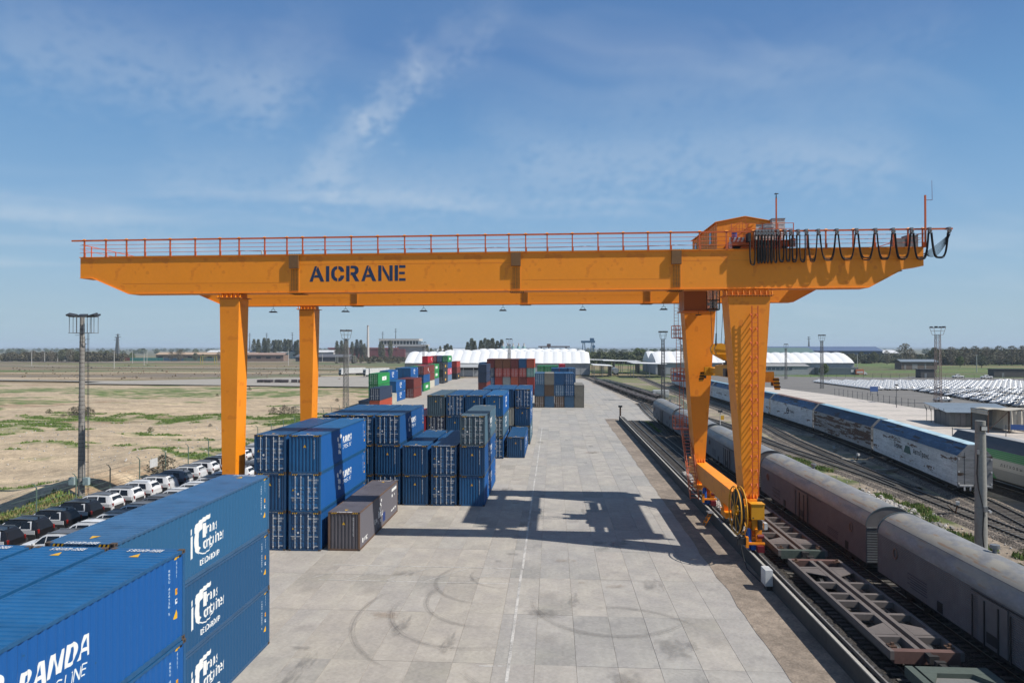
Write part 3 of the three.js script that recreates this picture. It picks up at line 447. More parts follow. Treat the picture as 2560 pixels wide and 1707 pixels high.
const draws = {
  panda: (g, L, Hc) => { marks(g, L, Hc, 'RBSU 424136 5'); const x = 4.2; g.fillStyle = '#f1f1ef'; for (const [dx, dy, rx, ry, a] of [[0.0, 0.42, 0.16, 0.24, -0.5], [0.62, 0.22, 0.2, 0.2, 0], [0.14, 0.95, 0.13, 0.2, 0.2], [0.45, 0.98, 0.13, 0.22, -0.2], [0.2, 1.42, 0.12, 0.2, 0.4], [0.5, 1.52, 0.13, 0.13, 0], [0.02, 0.72, 0.08, 0.12, 0.3]]) { g.save(); g.translate(x + dx, 0.5 + dy); g.rotate(a); g.beginPath(); g.ellipse(0, 0, rx, ry, 0, 0, 6.3); g.fill(); g.restore(); } say(g, 'PANDA', 5.35, 1.38, 0.56, 2.4, '#f2f2ee', 'bold', -0.2); say(g, 'EXPRESS LINE', 5.3, 1.86, 0.32, 2.3, '#f2f2ee', '', -0.2); },
  trans: (g, L, Hc) => {
    marks(g, L, Hc, 'TKRU 446057 5'); g.fillStyle = '#f2f2ee'; const X = 4.75, Y = 0.55;
    g.fillRect(X, Y + 0.28, 0.16, 0.24); g.beginPath(); g.moveTo(X + 0.28, Y + 0.28); g.bezierCurveTo(X + 0.6, Y + 0.05, X + 1.0, Y, X + 1.62, Y); g.lineTo(X + 1.62, Y + 0.17); g.bezierCurveTo(X + 1.2, Y + 0.19, X + 1.0, Y + 0.22, X + 0.85, Y + 0.3); g.lineTo(X + 0.28, Y + 0.52); g.fill(); // cross bar of the T
    g.fillRect(X, Y + 0.58, 0.2, 0.92); g.beginPath(); g.arc(X + 0.92, Y + 0.86, 0.66, 2.0, 4.5); g.lineTo(X + 0.98, Y + 0.36); g.arc(X + 1.02, Y + 0.86, 0.42, 4.4, 2.1, true); g.fill(); g.fillRect(X + 1.0, Y + 0.28, 0.2, 0.6);
    g.strokeStyle = '#f2f2ee'; g.lineWidth = 0.05; g.beginPath(); g.arc(X + 1.2, Y + 0.7, 0.86, 0.7, 2.2); g.stroke();
    say(g, 'rans', X + 1.25, Y + 0.78, 0.44, 0.95); say(g, 'ontainer', X + 1.02, Y + 1.36, 0.46, 1.75); say(g, 'DELOGROUP', X + 0.75, Y + 1.98, 0.24, 1.6);
  },
  cma: (g, L, Hc) => { g.fillStyle = '#f2f2ee'; g.strokeStyle = '#f2f2ee'; g.lineWidth = 0.24; g.beginPath(); g.arc(5.1, 0.95, 0.3, 0.8, 5.4); g.stroke(); g.beginPath(); g.arc(5.95, 0.95, 0.3, 3.6, 8.6); g.stroke(); g.beginPath(); g.arc(6.85, 0.95, 0.3, 0, 6.3); g.stroke(); g.beginPath(); g.arc(5.7, 1.55, 0.42, 0.5, 4.2); g.stroke(); g.fillRect(6.1, 1.85, 0.8, 0.2); g.fillStyle = '#e8ebee'; g.fillRect(L - 1.5, 0.3, 0.9, 0.1); g.fillRect(L - 1.5, 0.5, 0.4, 0.1); },
  grey: (g, L, Hc) => { g.fillStyle = '#eeeeea'; g.fillRect(9.95, 0.36, 1.75, 0.26); g.fillRect(9.95, 0.86, 0.5, 0.24); g.fillRect(10.95, 0.9, 0.14, 0.2); for (const [x, y, w, h] of [[6.25, 0.42, 0.3, 0.22], [5.95, 0.7, 0.36, 0.2], [5.7, 0.98, 0.34, 0.22], [6.15, 0.92, 0.3, 0.26], [5.45, 1.25, 0.3, 0.14], [5.95, 1.24, 0.22, 0.2]]) { g.beginPath(); g.moveTo(x, y + h); g.lineTo(x + w * 0.7, y + h); g.lineTo(x + w, y); g.lineTo(x + w * 0.4, y); g.fill(); } say(g, '(UV', 4.3, 2.0, 0.36, 0.85); say(g, 'TERU', 5.35, 1.85, 0.42, 1.55); say(g, '(U', 5.1, 2.28, 0.26, 0.45); g.fillRect(5.95, 2.02, 0.4, 0.24); for (let i = 0; i < 9; i++) g.fillRect(9.7 + i * 0.2, 2.2 - i * 0.006, 0.15, 0.14); g.fillRect(0.75, 2.15, 0.28, 0.34); say(g, 'UTEC', 1.2, 2.5, 0.3, 1.0); g.fillStyle = '#27407c'; g.fillRect(6.9, 1.75, 0.75, 0.75); },
  ever: (g, L, Hc) => { g.fillStyle = '#f0f1ec'; g.fillRect(4.2, 0.95, 4.4, 1.0); g.fillStyle = 'rgba(70,130,90,0.45)'; g.fillRect(6.0, 1.25, 0.9, 0.4); },
  red: (g, L, Hc) => { g.fillStyle = '#f2f2ee'; g.fillRect(8.2, 0.7, 0.4, 1.1); g.fillRect(9.0, 0.7, 0.3, 0.45); g.fillRect(9.0, 1.3, 0.5, 0.5); g.fillRect(10.4, 2.0, 0.5, 0.3); },
  dark: (g, L, Hc) => { marks(g, L, Hc, 'TCNU 310457 2'); g.fillStyle = '#d7a437'; g.fillRect(5.0, 0.9, 2.4, 1.0); },
  plain: (g, L, Hc) => { marks(g, L, Hc, 'TGHU 664120 9'); },
};
const PAL = { // name: [linear paint for roof and frame, display colour for the printed sides]
  panda: [[0.014, 0.125, 0.31], '#02589f'], trans: [[0.035, 0.125, 0.27], '#1b527d'], transLight: [[0.05, 0.155, 0.31], '#26618b'], blue: [[0.012, 0.082, 0.205], '#0a508d'], greyBlue: [[0.075, 0.125, 0.16], '#4d6d80'], navy: [[0.025, 0.045, 0.09], '#2a3a55'], steelBlue: [[0.10, 0.16, 0.25], '#6480a0'], dullBlue: [[0.06, 0.14, 0.24], '#41688c'],
  grey: [[0.13, 0.12, 0.135], '#6d6a70'], silver: [[0.28, 0.31, 0.32], '#8f9698'], tan: [[0.26, 0.235, 0.19], '#8f887c'], brown: [[0.14, 0.085, 0.05], '#6b5641'], rusty: [[0.20, 0.075, 0.03], '#84543a'], cream: [[0.58, 0.55, 0.46], '#cfc9b8'],
  maroon: [[0.17, 0.035, 0.03], '#79352f'], red: [[0.36, 0.045, 0.03], '#a83c30'], orangeRed: [[0.42, 0.085, 0.035], '#b34a30'], scarlet: [[0.52, 0.015, 0.035], '#c11f32'], pink: [[0.55, 0.12, 0.17], '#cf6778'], green: [[0.025, 0.24, 0.07], '#23904a'], teal: [[0.14, 0.28, 0.25], '#6f9b92'], black: [[0.02, 0.026, 0.032], '#272e36'],
};
const cm = {}; function paintOf(p) { return cm[p] || (cm[p] = { body: mat(PAL[p][0], { r: 0.45, map: TX.streak }), frame: mat(PAL[p][0].map((x) => x * 0.9), { r: 0.5, map: TX.grime }) }); }
function sideOf(p, d) { const k = p + '/' + d; return cm[k] || (cm[k] = mat([1, 1, 1], { r: 0.6, map: sideTexture(k, PAL[p][1], draws[d]) })); }
const rustFrame = mat([0.17, 0.10, 0.065], { r: 0.8, map: TX.grime }), rodMat = mat([0.62, 0.64, 0.65], { r: 0.5 }), castMat = mat([0.14, 0.10, 0.075], { r: 0.8, map: TX.grime }), seal = M.black;
const doorText = gg('doorText', () => { const q = []; const put = (s, size, x, y, w) => { const g = textGeo(s, size, w); g.translate(x, y, 0); q.push(g); }; put('RBSU 454078 9', 0.12, 0.28, 2.36, 0.8); put('45G1', 0.12, 0.62, 2.16, 0.32); for (let i = 0; i < 4; i++) { put('KGS', 0.06, 0.28, 1.78 - i * 0.1, 0.14); put('32500', 0.06, 0.62, 1.78 - i * 0.1, 0.26); } put('PANDA', 0.09, 0.75, 0.32, 0.3); return mergeGeometries(q); });
const endText = gg('endText', () => { const q = []; let y = 2.4; for (const ch of 'RBSU4540789') { const g = textGeo(ch, 0.1); g.translate(0.68, y, 0); q.push(g); y -= 0.13; } return mergeGeometries(q); });
const protos = {};
function container(paintName, print, front, o, pos, label, group) {
  const { hc = true, len = CL, near = false, rustPosts = false, turn = 0 } = o, Hc = hc ? 2.896 : 2.591, key = [paintName, print, front, hc, len, near, rustPosts].join('|');
  let c = protos[key];
  if (c) { c = dup(c, pos, turn, label, group); return c; }
  c = thing('shipping_container', label, 'container', pos, turn, group); protos[key] = c;
  const P = paintOf(paintName), sideM = len === CL && print ? sideOf(paintName, print) : P.body, gk = len + '/' + hc;
  part('frame', gg('fr' + gk, () => frameGeo(len, Hc)), rustPosts ? rustFrame : P.frame, c);
  part('side_wall', gg('s1' + gk, () => corrSide(len, Hc, 1)), sideM, c); part('side_wall', gg('s2' + gk, () => corrSide(len, Hc, -1)), P.body, c); part('roof', gg('rf' + gk, () => corrRoof(len, Hc)), P.body, c);
  const back = part('end_wall', gg('en' + hc, () => corrEnd(Hc)), P.body, c); back.position.z = -len / 2; back.rotation.y = Math.PI;
  if (front === 'end') { const e = part('end_wall', gg('en' + hc, () => corrEnd(Hc)), P.body, c); e.position.z = len / 2; if (near) { const t = part('number', endText, M.letterWhite, e); t.position.z = -0.015; const w = part('warning_sign', mb().tri([-0.14, 1.95, -0.014], [0.1, 1.95, -0.014], [-0.02, 2.18, -0.014]), M.yellowMark, e); } }
  else for (const s of [-1, 1]) {
    const d = part('door', gg('dl' + hc + s, () => doorLeaf(Hc, s)), P.body, c); d.position.z = len / 2;
    for (const x of s < 0 ? [-0.72, -0.28] : [0.28, 0.72]) part('lock_rod', gg('lr' + hc + x, () => lockRod(Hc, x)), rodMat, d);
    if (near) { if (s > 0) { const t = part('marking', doorText, M.letterWhite, d); t.position.z = -0.018; } else { part('warning_sign', mb().tri([-0.98, 1.58, -0.018], [-0.8, 1.58, -0.018], [-0.89, 1.76, -0.018]), M.yellowMark, d); part('emblem', gg('emb', () => { const g = new THREE.CircleGeometry(0.085, 14).toNonIndexed(); g.translate(-0.5, 1.36, -0.017); return g; }), M.letterWhite, d); part('plate', mb().box(-0.98, 0.82, -0.02, -0.8, 1.05, -0.014), M.galv, d); } }
  }
  if (front === 'door') part('door_seal', mb().box(-0.012, 0.17, len / 2 - 0.075, 0.012, Hc - 0.14, len / 2 - 0.058).box(-CW / 2 + 0.138, 0.17, len / 2 - 0.09, CW / 2 - 0.138, Hc - 0.14, len / 2 - 0.088), seal, c);
  if (near) {
    for (const sx of [-1, 1]) for (const sy of [0.06, Hc - 0.058]) for (const sz of [-1, 1]) { const q = part('corner_casting', castGeo, castMat, c); q.position.set(sx * (CW / 2 - 0.085), sy, sz * (len / 2 - 0.085)); const h = part('hole', castHole, M.black, q); if (sx < 0) h.rotation.y = sz < 0 ? Math.PI : -Math.PI / 2; else if (sz < 0) h.rotation.y = Math.PI / 2; }
    const hz = mb(), hk = mb(); for (const s of [-1, 1]) for (const e of [-1, 1]) for (let i = 0; i < 5; i++) { const x = s * (0.66 + i * 0.075), t = i % 2 ? hk : hz, z = e * (len / 2 + 0.003); if (e > 0) t.quad([x, Hc - 0.125, z], [x + 0.07, Hc - 0.125, z], [x + 0.11, Hc - 0.02, z], [x + 0.04, Hc - 0.02, z]); else t.quad([x + 0.07, Hc - 0.125, z], [x, Hc - 0.125, z], [x + 0.04, Hc - 0.02, z], [x + 0.11, Hc - 0.02, z]); }
    part('hazard_stripe', hz, M.yellowMark, c); part('hazard_stripe', hk, M.black, c);
    const rn = gg('roofNo', () => { const g = textGeo('RBSU 424136 5', 0.26, 1.15); g.rotateX(-Math.PI / 2); g.rotateY(Math.PI); return g; }); for (const e of [-1, 1]) { const t = part('roof_number', rn, M.letterWhite, c); t.position.set(0.6, Hc - 0.007, e * (len / 2 - 0.09) - (e > 0 ? 0.13 : -0.02)); }
    part('roof_sign', mb().tri([0.2, Hc - 0.006, -len / 2 + 0.9], [-0.12, Hc - 0.006, -len / 2 + 0.9], [0.05, Hc - 0.006, -len / 2 + 0.55]).tri([-0.2, Hc - 0.006, len / 2 - 0.9], [0.12, Hc - 0.006, len / 2 - 0.9], [-0.05, Hc - 0.006, len / 2 - 0.55]), M.yellowMark, c);
  }
  return c;
}
const TIER = { 1: ['standing alone'], 2: ['bottom', 'top'], 3: ['bottom', 'middle', 'top'], 4: ['bottom', 'second from bottom', 'third from bottom', 'top'] };
const WORD = { panda: 'bright blue', trans: 'blue', transLight: 'blue', blue: 'blue', greyBlue: 'grey blue', navy: 'dark navy', steelBlue: 'pale steel blue', dullBlue: 'weathered blue', grey: 'grey', silver: 'silver grey', tan: 'rust streaked tan', brown: 'dull brown', rusty: 'rusty brown', cream: 'cream', maroon: 'maroon', red: 'brick red', orangeRed: 'orange red', scarlet: 'bright red', pink: 'pink', green: 'green', teal: 'pale teal', black: 'black' };
// a column of containers: right edge x, front z, tiers from the ground up as 'paint/print/front', description of the column
function column(xr, zf, tiers, desc, group, o = {}) {
  const hs = o.hc === false ? 2.591 : 2.896, len = o.len || CL; const r = rng(Math.abs(Math.round(xr * 131 + zf * 17)));
  tiers.forEach((t, i) => { const [p, d, f] = t.split('/'); const n = tiers.length; const lab = WORD[p] + ' container, ' + (f === 'end' ? 'end out' : 'doors out') + (n > 1 ? ', ' + TIER[n][i] + ' of ' : ', ') + desc; container(p, d === '-' ? '' : d, f, o, [xr - CW / 2 + (r() - 0.5) * 0.05, i * (hs + 0.012), zf - len / 2 + (r() - 0.5) * 0.06], lab, group); });
}
const N = { near: true };
// the stacks next to the camera
const gA = 'near block of bright blue containers';
column(-12.05, -9.0, ['panda/panda/end', 'panda/panda/end', 'panda/panda/end'], 'outer column with big white letters', gA, N);
column(-14.68, -9.0, ['panda/panda/end', 'panda/panda/end', 'panda/panda/end'], 'second column of the bright blue block', gA, N);
column(-17.30, -9.0, ['panda/panda/end', 'panda/panda/end', 'panda/panda/end'], 'third column of the bright blue block', gA, N);
column(-14.72, -21.55, ['trans/trans/end', 'trans/trans/end', 'transLight/trans/end'], 'stack with the big white logo', 'stack of logo containers', N);
// the rows under the crane
const gB = 'containers stacked under the crane';
column(-17.51, -49.2, ['blue/panda/door', 'panda/panda/door', 'panda/panda/end'], 'stack behind the lone grey container', gB, N);
column(-20.22, -49.2, ['blue/panda/door', 'blue/panda/end', 'blue/panda/door'], 'stack by the slim crane leg', gB, N);
container('grey', 'grey', 'end', { near: true, rustPosts: true }, [-14.57 - CW / 2, 0, -49.4 - CL / 2], 'grey container with rusty corner posts standing alone on the ground', gB);
const zC = -64.05;
column(-14.95, zC, ['blue/panda/door', 'blue/panda/end', 'blue/panda/door'], 'stack whose side shows between two shorter ones', gB, N);
column(-17.6, zC, ['blue/panda/end', 'blue/panda/end', 'blue/panda/door'], 'middle stack of the three full ones', gB, N);
column(-20.2, zC, ['blue/panda/door', 'blue/panda/door', 'blue/panda/end'], 'inner stack beside the second slim leg', gB, N);
column(-12.22, zC, ['blue/panda/end', 'blue/panda/end'], 'short stack with two ends out', gB, N);
column(-9.42, zC, ['blue/panda/door', 'blue/panda/door'], 'short stack with two doors out', gB, N);
column(-6.64, zC, ['panda/panda/end', 'blue/panda/end', 'greyBlue/panda/door'], 'tall stack at the edge of the crane shadow', gB, N);
const gE = 'blue stacks behind the crane', zE = -91.6;
column(-17.75, zE, ['maroon/plain/end', 'scarlet/red/end'], 'stack hiding behind the grey blue one', gE);
column(-15.08, zE, ['navy/plain/door', 'navy/plain/door', 'greyBlue/plain/end'], 'stack with a grey blue top', gE, N);
column(-12.42, zE, ['blue/panda/door', 'blue/panda/end', 'blue/panda/door'], 'stack next to the grey blue one', gE, N);
column(-9.76, zE, ['blue/panda/door', 'blue/panda/end', 'blue/panda/end'], 'third stack from the grey blue one', gE, N);
column(-6.96, zE, ['blue/cma/door', 'greyBlue/cma/door', 'panda/cma/end'], 'stack that overlooks the lone blue container', gE, N);
column(-4.02, -92.4, ['blue/panda/end'], 'lone on the pavement below the tall blue stacks', gE, N);
const zF = -105.6;
column(-3.70, zF, ['greyBlue/panda/door', 'blue/panda/end', 'blue/panda/door'], 'corner stack at the driving lane', gE, N);
column(-6.34, zF, ['blue/plain/door', 'cream/plain/end', 'blue/plain/end'], 'stack with a cream middle', gE);
column(-8.98, zF, ['blue/plain/door', 'blue/plain/end', 'blue/plain/end'], 'stack in the back row of the blue block', gE);
// block of mixed blue and brown ends
const gI = 'mixed block on the far pavement', zI = -170.5, xI = (k) => -4.85 + 2.55 * k + CW;
column(xI(0), zI, ['brown/plain/door', 'dullBlue/plain/end', 'dullBlue/plain/door'], 'first column of the mixed block', gI);
column(xI(1), zI, ['dullBlue/plain/end', 'brown/plain/end', 'tan/plain/end'], 'second column of the mixed block', gI);
column(xI(2), zI, ['brown/plain/door', 'dullBlue/plain/door', 'blue/plain/end'], 'third column of the mixed block', gI);
column(xI(3), zI, ['dullBlue/plain/end', 'blue/plain/door', 'blue/plain/door'], 'fourth column of the mixed block', gI);
column(xI(4), zI, ['tan/plain/end', 'tan/plain/end'], 'outer low column of the mixed block', gI);
for (const [k, t] of [[0, 'blue/plain/end'], [1, 'blue/plain/end'], [2, 'blue/plain/door']]) column(1.75 + 2.6 * k, -212, ['blue/plain/end', 'blue/plain/end', t], ['first', 'second', 'third'][k] + ' one behind the mixed block', gI);
// the red block
const gJ = 'red block four high', zJ = -215, xJ = (k) => -21.6 + 2.59 * k + CW;
const J = [['maroon/plain/end', 'blue/plain/door', 'navy/plain/door', 'maroon/plain/end'], ['red/plain/end', 'red/plain/end', 'red/plain/door', 'rusty/plain/end'], ['red/plain/end', 'silver/plain/end', 'red/plain/door', 'rusty/plain/end'], ['red/plain/end', 'orangeRed/plain/end', 'red/plain/door', 'maroon/plain/end'], ['maroon/plain/end', 'maroon/plain/end', 'red/plain/door', 'blue/plain/end'], ['red/plain/end', 'red/plain/end', 'teal/plain/door', 'orangeRed/plain/end']];
J.forEach((t, k) => column(xJ(k), zJ, t, ['first', 'second', 'third', 'fourth', 'fifth', 'sixth'][k] + ' column of the red block', gJ));
column(-19.4, -192, ['maroon/plain/end', 'maroon/plain/end', 'navy/plain/end', 'navy/plain/end'], 'dark column before the red block', gJ, { hc: false });
column(-21.9, -216, ['blue/plain/end', 'blue/plain/end', 'blue/plain/end', 'blue/plain/end'], 'blue column beside the red block', gJ, { hc: false });
for (let k = 0; k < 3; k++) column(-3.4 + 2.5 * k, -240, ['green/ever/end', 'green/ever/end', 'green/ever/' + (k < 2 ? 'door' : 'end')], ['first', 'second', 'third'][k] + ' green column by the red block', gJ);
column(4.6, -262, ['scarlet/red/end', 'scarlet/red/end', 'scarlet/red/end'], 'bright red column beyond the green ones', gJ);
// the row along the field
const gM = 'mixed stacks along the field';
column(-40.7, -153.8, ['orangeRed/plain/end', 'navy/plain/door'], 'pair at the head of the field row', gM);
column(-43.2, -153.4, ['navy/plain/end'], 'low one at the head of the field row', gM);
column(-44.5, -166.6, ['green/ever/door', 'green/ever/door', 'green/ever/door'], 'green stack at the dirt edge', gM);
column(-43.0, -168.4, ['cream/-/end'], 'pale one in the field row', gM, { hc: true });
column(-44.3, -185, ['panda/cma/door', 'panda/cma/end'], 'two high stack past the cream container', gM);
column(-47.2, -187.5, ['panda/cma/end', 'panda/cma/end', 'panda/cma/end'], 'blue stack past the green one', gM);
column(-42.4, -199.8, ['maroon/plain/door', 'maroon/plain/end'], 'maroon pair in the field row', gM); column(-45.0, -199.8, ['maroon/plain/door', 'maroon/plain/end'], 'inner maroon pair in the field row', gM);
column(-46.2, -213, ['panda/cma/end', 'panda/cma/end', 'panda/cma/end'], 'outer one of the twin blue stacks', gM); column(-48.75, -213, ['panda/cma/end', 'panda/cma/end', 'panda/cma/end'], 'inner one of the twin blue stacks', gM);
column(-44.2, -216, ['panda/cma/end'], 'short one between maroon and green', gM, { len: 6.058 });
column(-45.3, -230, ['green/ever/end', 'blue/plain/end', 'maroon/red/door'], 'three colour stack in the field row', gM); column(-47.9, -230, ['green/ever/end', 'green/ever/end', 'green/ever/end'], 'green stack beside the three colour one', gM);
column(-46.4, -245.5, ['cream/plain/end', 'maroon/plain/end', 'maroon/plain/end'], 'maroon stack on a cream container', gM); column(-49, -245.5, ['scarlet/plain/end', 'scarlet/plain/end', 'scarlet/plain/end'], 'red stack behind the maroon one', gM);
column(-47.5, -262, ['steelBlue/plain/end', 'green/ever/end', 'green/ever/end'], 'two greens on a steel blue container', gM);
column(-46.9, -281, ['black/dark/door', 'black/dark/end', 'black/dark/door'], 'black stack with yellow signs', gM); column(-53.6, -281, ['maroon/plain/end', 'maroon/plain/end', 'maroon/plain/end', 'scarlet/red/end'], 'tall stack with a bright red top', gM);
column(-48.0, -300, ['steelBlue/plain/end', 'pink/red/end', 'blue/plain/end', 'green/ever/door'], 'four high stack holding a pink one', gM); column(-50.6, -300, ['maroon/plain/end', 'maroon/plain/end', 'maroon/plain/end', 'blue/plain/door'], 'stack beside the pink one', gM); column(-53.2, -300, ['maroon/plain/end', 'maroon/plain/end', 'maroon/plain/end', 'red/plain/door'], 'stack second from the pink one', gM);
column(-46.5, -318, ['black/dark/end', 'maroon/plain/end', 'red/plain/end'], 'last stack of the field row', gM);
// ================================================================== the gantry crane
const crane = thing('gantry_crane', 'orange double girder gantry crane spanning the container yard', 'crane');
const gy = (x) => 0.0034 * (x + 5); // the girders rise a little toward the railway side
const ZN = -49.0, ZF = -64.0, GW = 1.46;
const cp = (name, g, m, parent = crane, label) => part(name, g, m, parent, label);
function girder(zf, near) {
  const T = 22.31, Bt = 19.52, out = [[-36.4, 20.76], [-35.42, 20.76], [-32.5, Bt], [22.5, Bt], [24.85, 20.80], [26.3, 21.02], [26.3, T], [-36.4, T]];
  // webs are inset below a wider top and bottom flange
  const g = cp('main_girder', mb().prism(out, zf - GW + 0.05, zf - 0.05, (x, y, z) => [x, y + gy(x), z]), M.orange);
  const top = mb(), bot = mb(); const strip = (b, pts, t, w) => { for (let i = 0; i < pts.length - 1; i++) { const [x0, y0] = pts[i], [x1, y1] = pts[i + 1]; b.hex([[x0, y0 + gy(x0), zf + w], [x1, y1 + gy(x1), zf + w], [x1, y1 + gy(x1), zf - GW - w], [x0, y0 + gy(x0), zf - GW - w]], [[x0, y0 + t + gy(x0), zf + w], [x1, y1 + t + gy(x1), zf + w], [x1, y1 + t + gy(x1), zf - GW - w], [x0, y0 + t + gy(x0), zf - GW - w]]); } };
  strip(top, [[-36.44, T + 0.002], [26.34, T + 0.002]], 0.05, 0.06); cp('top_flange', top, M.orange, g); strip(bot, [[-36.42, 20.735], [-35.42, 20.735]], 0.022, 0.02); strip(bot, [[-35.42, 20.735], [-32.5, Bt - 0.03], [22.5, Bt - 0.03], [24.86, 20.77]], 0.028, 0.02); cp('bottom_flange', bot, M.orange, g);
  cp('weld_seam', mb().box(-33.0, 20.185 + 0, zf - 0.052, -19.9, 20.205, zf - 0.045).box(-19.1, 21.56, zf - 0.052, -3.2, 21.575, zf - 0.045).box(-2.3, 20.30, zf - 0.052, 8.5, 20.315, zf - 0.045).box(9.4, 21.62, zf - 0.052, 26, 21.635, zf - 0.045), M.orangeDark, g);
  for (const X of [-19.45, -2.72, 8.96]) {
    const s = cp('splice_plate', mb().box(X - 0.34, 20.1 - 0.5 + gy(X), zf - 0.05, X + 0.30, 21.3 + gy(X), zf - 0.028).box(X - 0.55, Bt - 0.07 + gy(X), zf - GW, X + 0.55, Bt - 0.035 + gy(X), zf), M.orange, g);
    const b = mb(); for (let i = 0; i < 5; i++) for (let k = 0; k < 17; k++) b.bc(X - 0.26 + i * 0.12, 19.7 + k * 0.094 + gy(X), zf - 0.012, 0.045, 0.045, 0.04); for (let i = 0; i < 8; i++) for (let k = 0; k < 6; k++) b.bc(X - 0.47 + i * 0.135, Bt - 0.09 + gy(X), zf - 0.12 - k * 0.24, 0.05, 0.05, 0.05); for (let i = 0; i < 8; i++) for (let k = 0; k < 5; k++) b.bc(X - 0.47 + i * 0.135, T + 0.09 + gy(X), zf - 0.05 - k * 0.3, 0.05, 0.06, 0.05); stuff(cp('bolt_rows', b, M.bolt, s));
    if (near) { cp('cover_box', mb().box(X - 0.40, 21.32 + gy(X), zf - 0.05, X + 0.30, 22.30 + gy(X), zf + 0.20), M.plateGold, g); }
  }
  return g;
}
const gN = girder(ZN, true), gF = girder(ZF, false);
for (const [x0, x1] of [[23.4, 25.6], [-35.6, -33.6]]) cp('end_beam', mb().box(x0, 21.0 + gy(x0), ZF + 0.02, x1, 22.2 + gy(x0), ZN - GW - 0.02), M.orange);
for (const z of [ZN - GW / 2, ZF - GW / 2]) { const r = mb(); r.box(-34.5, 22.363, z - 0.05, 24.5, 22.50, z + 0.05); const o = cp('trolley_rail', r, M.steel); o.rotation.z = 0.0034; o.position.y = gy(0); }
cp('drip_pan', mb().box(-35.4, 20.69 + gy(-35), ZN - GW, -34.9, 20.732 + gy(-35), ZN - 0.1).box(24.3, 20.66 + gy(24), ZN - GW, 24.86, 20.70 + gy(24), ZN - 0.1), M.bolt);
// walkway rails on the near girder: posts, three wires and a heavy top tube that also carries the festoon
const rail = cp('handrail', mb().beam([-37.05, 23.62 + gy(-37), ZN + 0.02], [28.25, 23.62 + gy(28.2), ZN + 0.02], 0.10, 0.115), M.redOrange);
const posts = [-36.03, -34.31, -32.66, -31.2, -29.2, -27.23, -25.28, -23.79, -21.8, -20.08, -18.87, -17.15, -15.14, -13.12, -11.09, -9.1, -7.09, -5.04, -3.29, -2.05, -0.47, 1.38, 3.25, 5.07, 6.87, 8.5, 10.57, 12.5, 14.4, 16.3, 18.2, 19.5, 21.4, 22.9, 24.2, 25.2, 26.2];
const postG = mb().box(-0.045, 0, -0.045, 0.045, 1.22, 0.045).box(-0.03, -0.05, -0.02, 0.10, 0.34, 0.05).geo(), capG = mb().hex([[-0.13, 0, 0.1], [0.13, 0, 0.1], [0.13, 0, -0.1], [-0.13, 0, -0.1]], [[-0.05, 0.07, 0.05], [0.05, 0.07, 0.05], [0.05, 0.07, -0.05], [-0.05, 0.07, -0.05]]).geo(), footG = mb().box(-0.09, 0.002, -0.12, 0.09, 0.03, 0.05).geo();
for (const x of posts) { const p = cp('handrail_post', postG, M.redOrange); p.position.set(x, 22.36 + gy(x), ZN + 0.02); const f = cp('bracket', footG, M.orange, p); f.position.y = 0.0; const c = cp('post_cap', capG, M.orange, p); c.position.y = 1.30; }
const sag = (y, a, b, dy, r) => { const p = []; for (let i = 0; i <= 14; i++) { const t = i / 14, x = mix(a, b, t); p.push([x, y + gy(x) - dy * 4 * t * (1 - t), ZN + 0.02]); } return mb().path(p, r, 4); };
for (const y of [22.68, 22.98, 23.28]) cp('handrail_wire', sag(y, -36.4, 26.4, 0, 0.017), M.redOrange, rail);
for (let x = -24; x < 12; x += 6.6) cp('sagging_cable', sag(22.72, x, x + 6.4, 0.09, 0.011), M.dark, rail);
// rails across the girder end
for (const [x, z0, z1] of [[-36.2, ZN - 1.6, ZF - 1.3], [26.1, ZN - 1.6, ZF - 1.3]]) { const e = cp('end_rail', mb().beam([x, 23.3 + gy(x), ZN], [x, 23.3 + gy(x), z1], 0.05).beam([x, 22.9 + gy(x), ZN], [x, 22.9 + gy(x), z1], 0.03), M.redOrange); for (let k = 0; k < 6; k++) cp('end_post', mb().beam([x, 22.36 + gy(x), ZN - 1 - k * 2.9], [x, 23.3 + gy(x), ZN - 1 - k * 2.9], 0.06), M.redOrange, e); }
// rails along the far girder
{ const z = ZF - GW - 0.3; const e = cp('far_handrail', mb().beam([-36.4, 23.3 + gy(-36), z], [26.3, 23.3 + gy(26), z], 0.05), M.redOrange); cp('far_wire', mb().beam([-36.4, 22.85 + gy(-36), z], [26.3, 22.85 + gy(26), z], 0.025), M.redOrange, e); for (let x = -36; x < 26.5; x += 2.3) cp('far_post', mb().beam([x, 22.3 + gy(x), z], [x, 23.3 + gy(x), z], 0.06), M.redOrange, e); cp('far_walkway', mb().box(-36.2, 22.28, z - 0.2, 26.2, 22.32, z + 0.32), M.orange, e).rotation.z = 0.0034; }
// seagull-white lamp on the girder edge and the pendant floodlights under the far girder
const lampHead = mb().hex([[-0.36, -0.62, 0.3], [0.36, -0.62, 0.3], [0.36, -0.62, -0.3], [-0.36, -0.62, -0.3]], [[-0.26, -0.5, 0.2], [0.26, -0.5, 0.2], [0.26, -0.5, -0.2], [-0.26, -0.5, -0.2]]).geo(), lampArm = mb().cyl([0, 0, 0], [0, -0.3, 0], 0.02, 0.02, 5).beam([-0.2, -0.5, 0], [-0.12, -0.3, 0], 0.03).beam([0.2, -0.5, 0], [0.12, -0.3, 0], 0.03).beam([-0.13, -0.3, 0], [0.13, -0.3, 0], 0.03).geo();
for (const x of [-27.77, -20.46, -12.68, -4.9, 2.81, 10.51]) { const l = cp('floodlight', lampHead, M.dark); l.position.set(x, 19.66 + gy(x) - 0.18, ZF - 0.4); cp('hanger', lampArm, M.dark, l); }
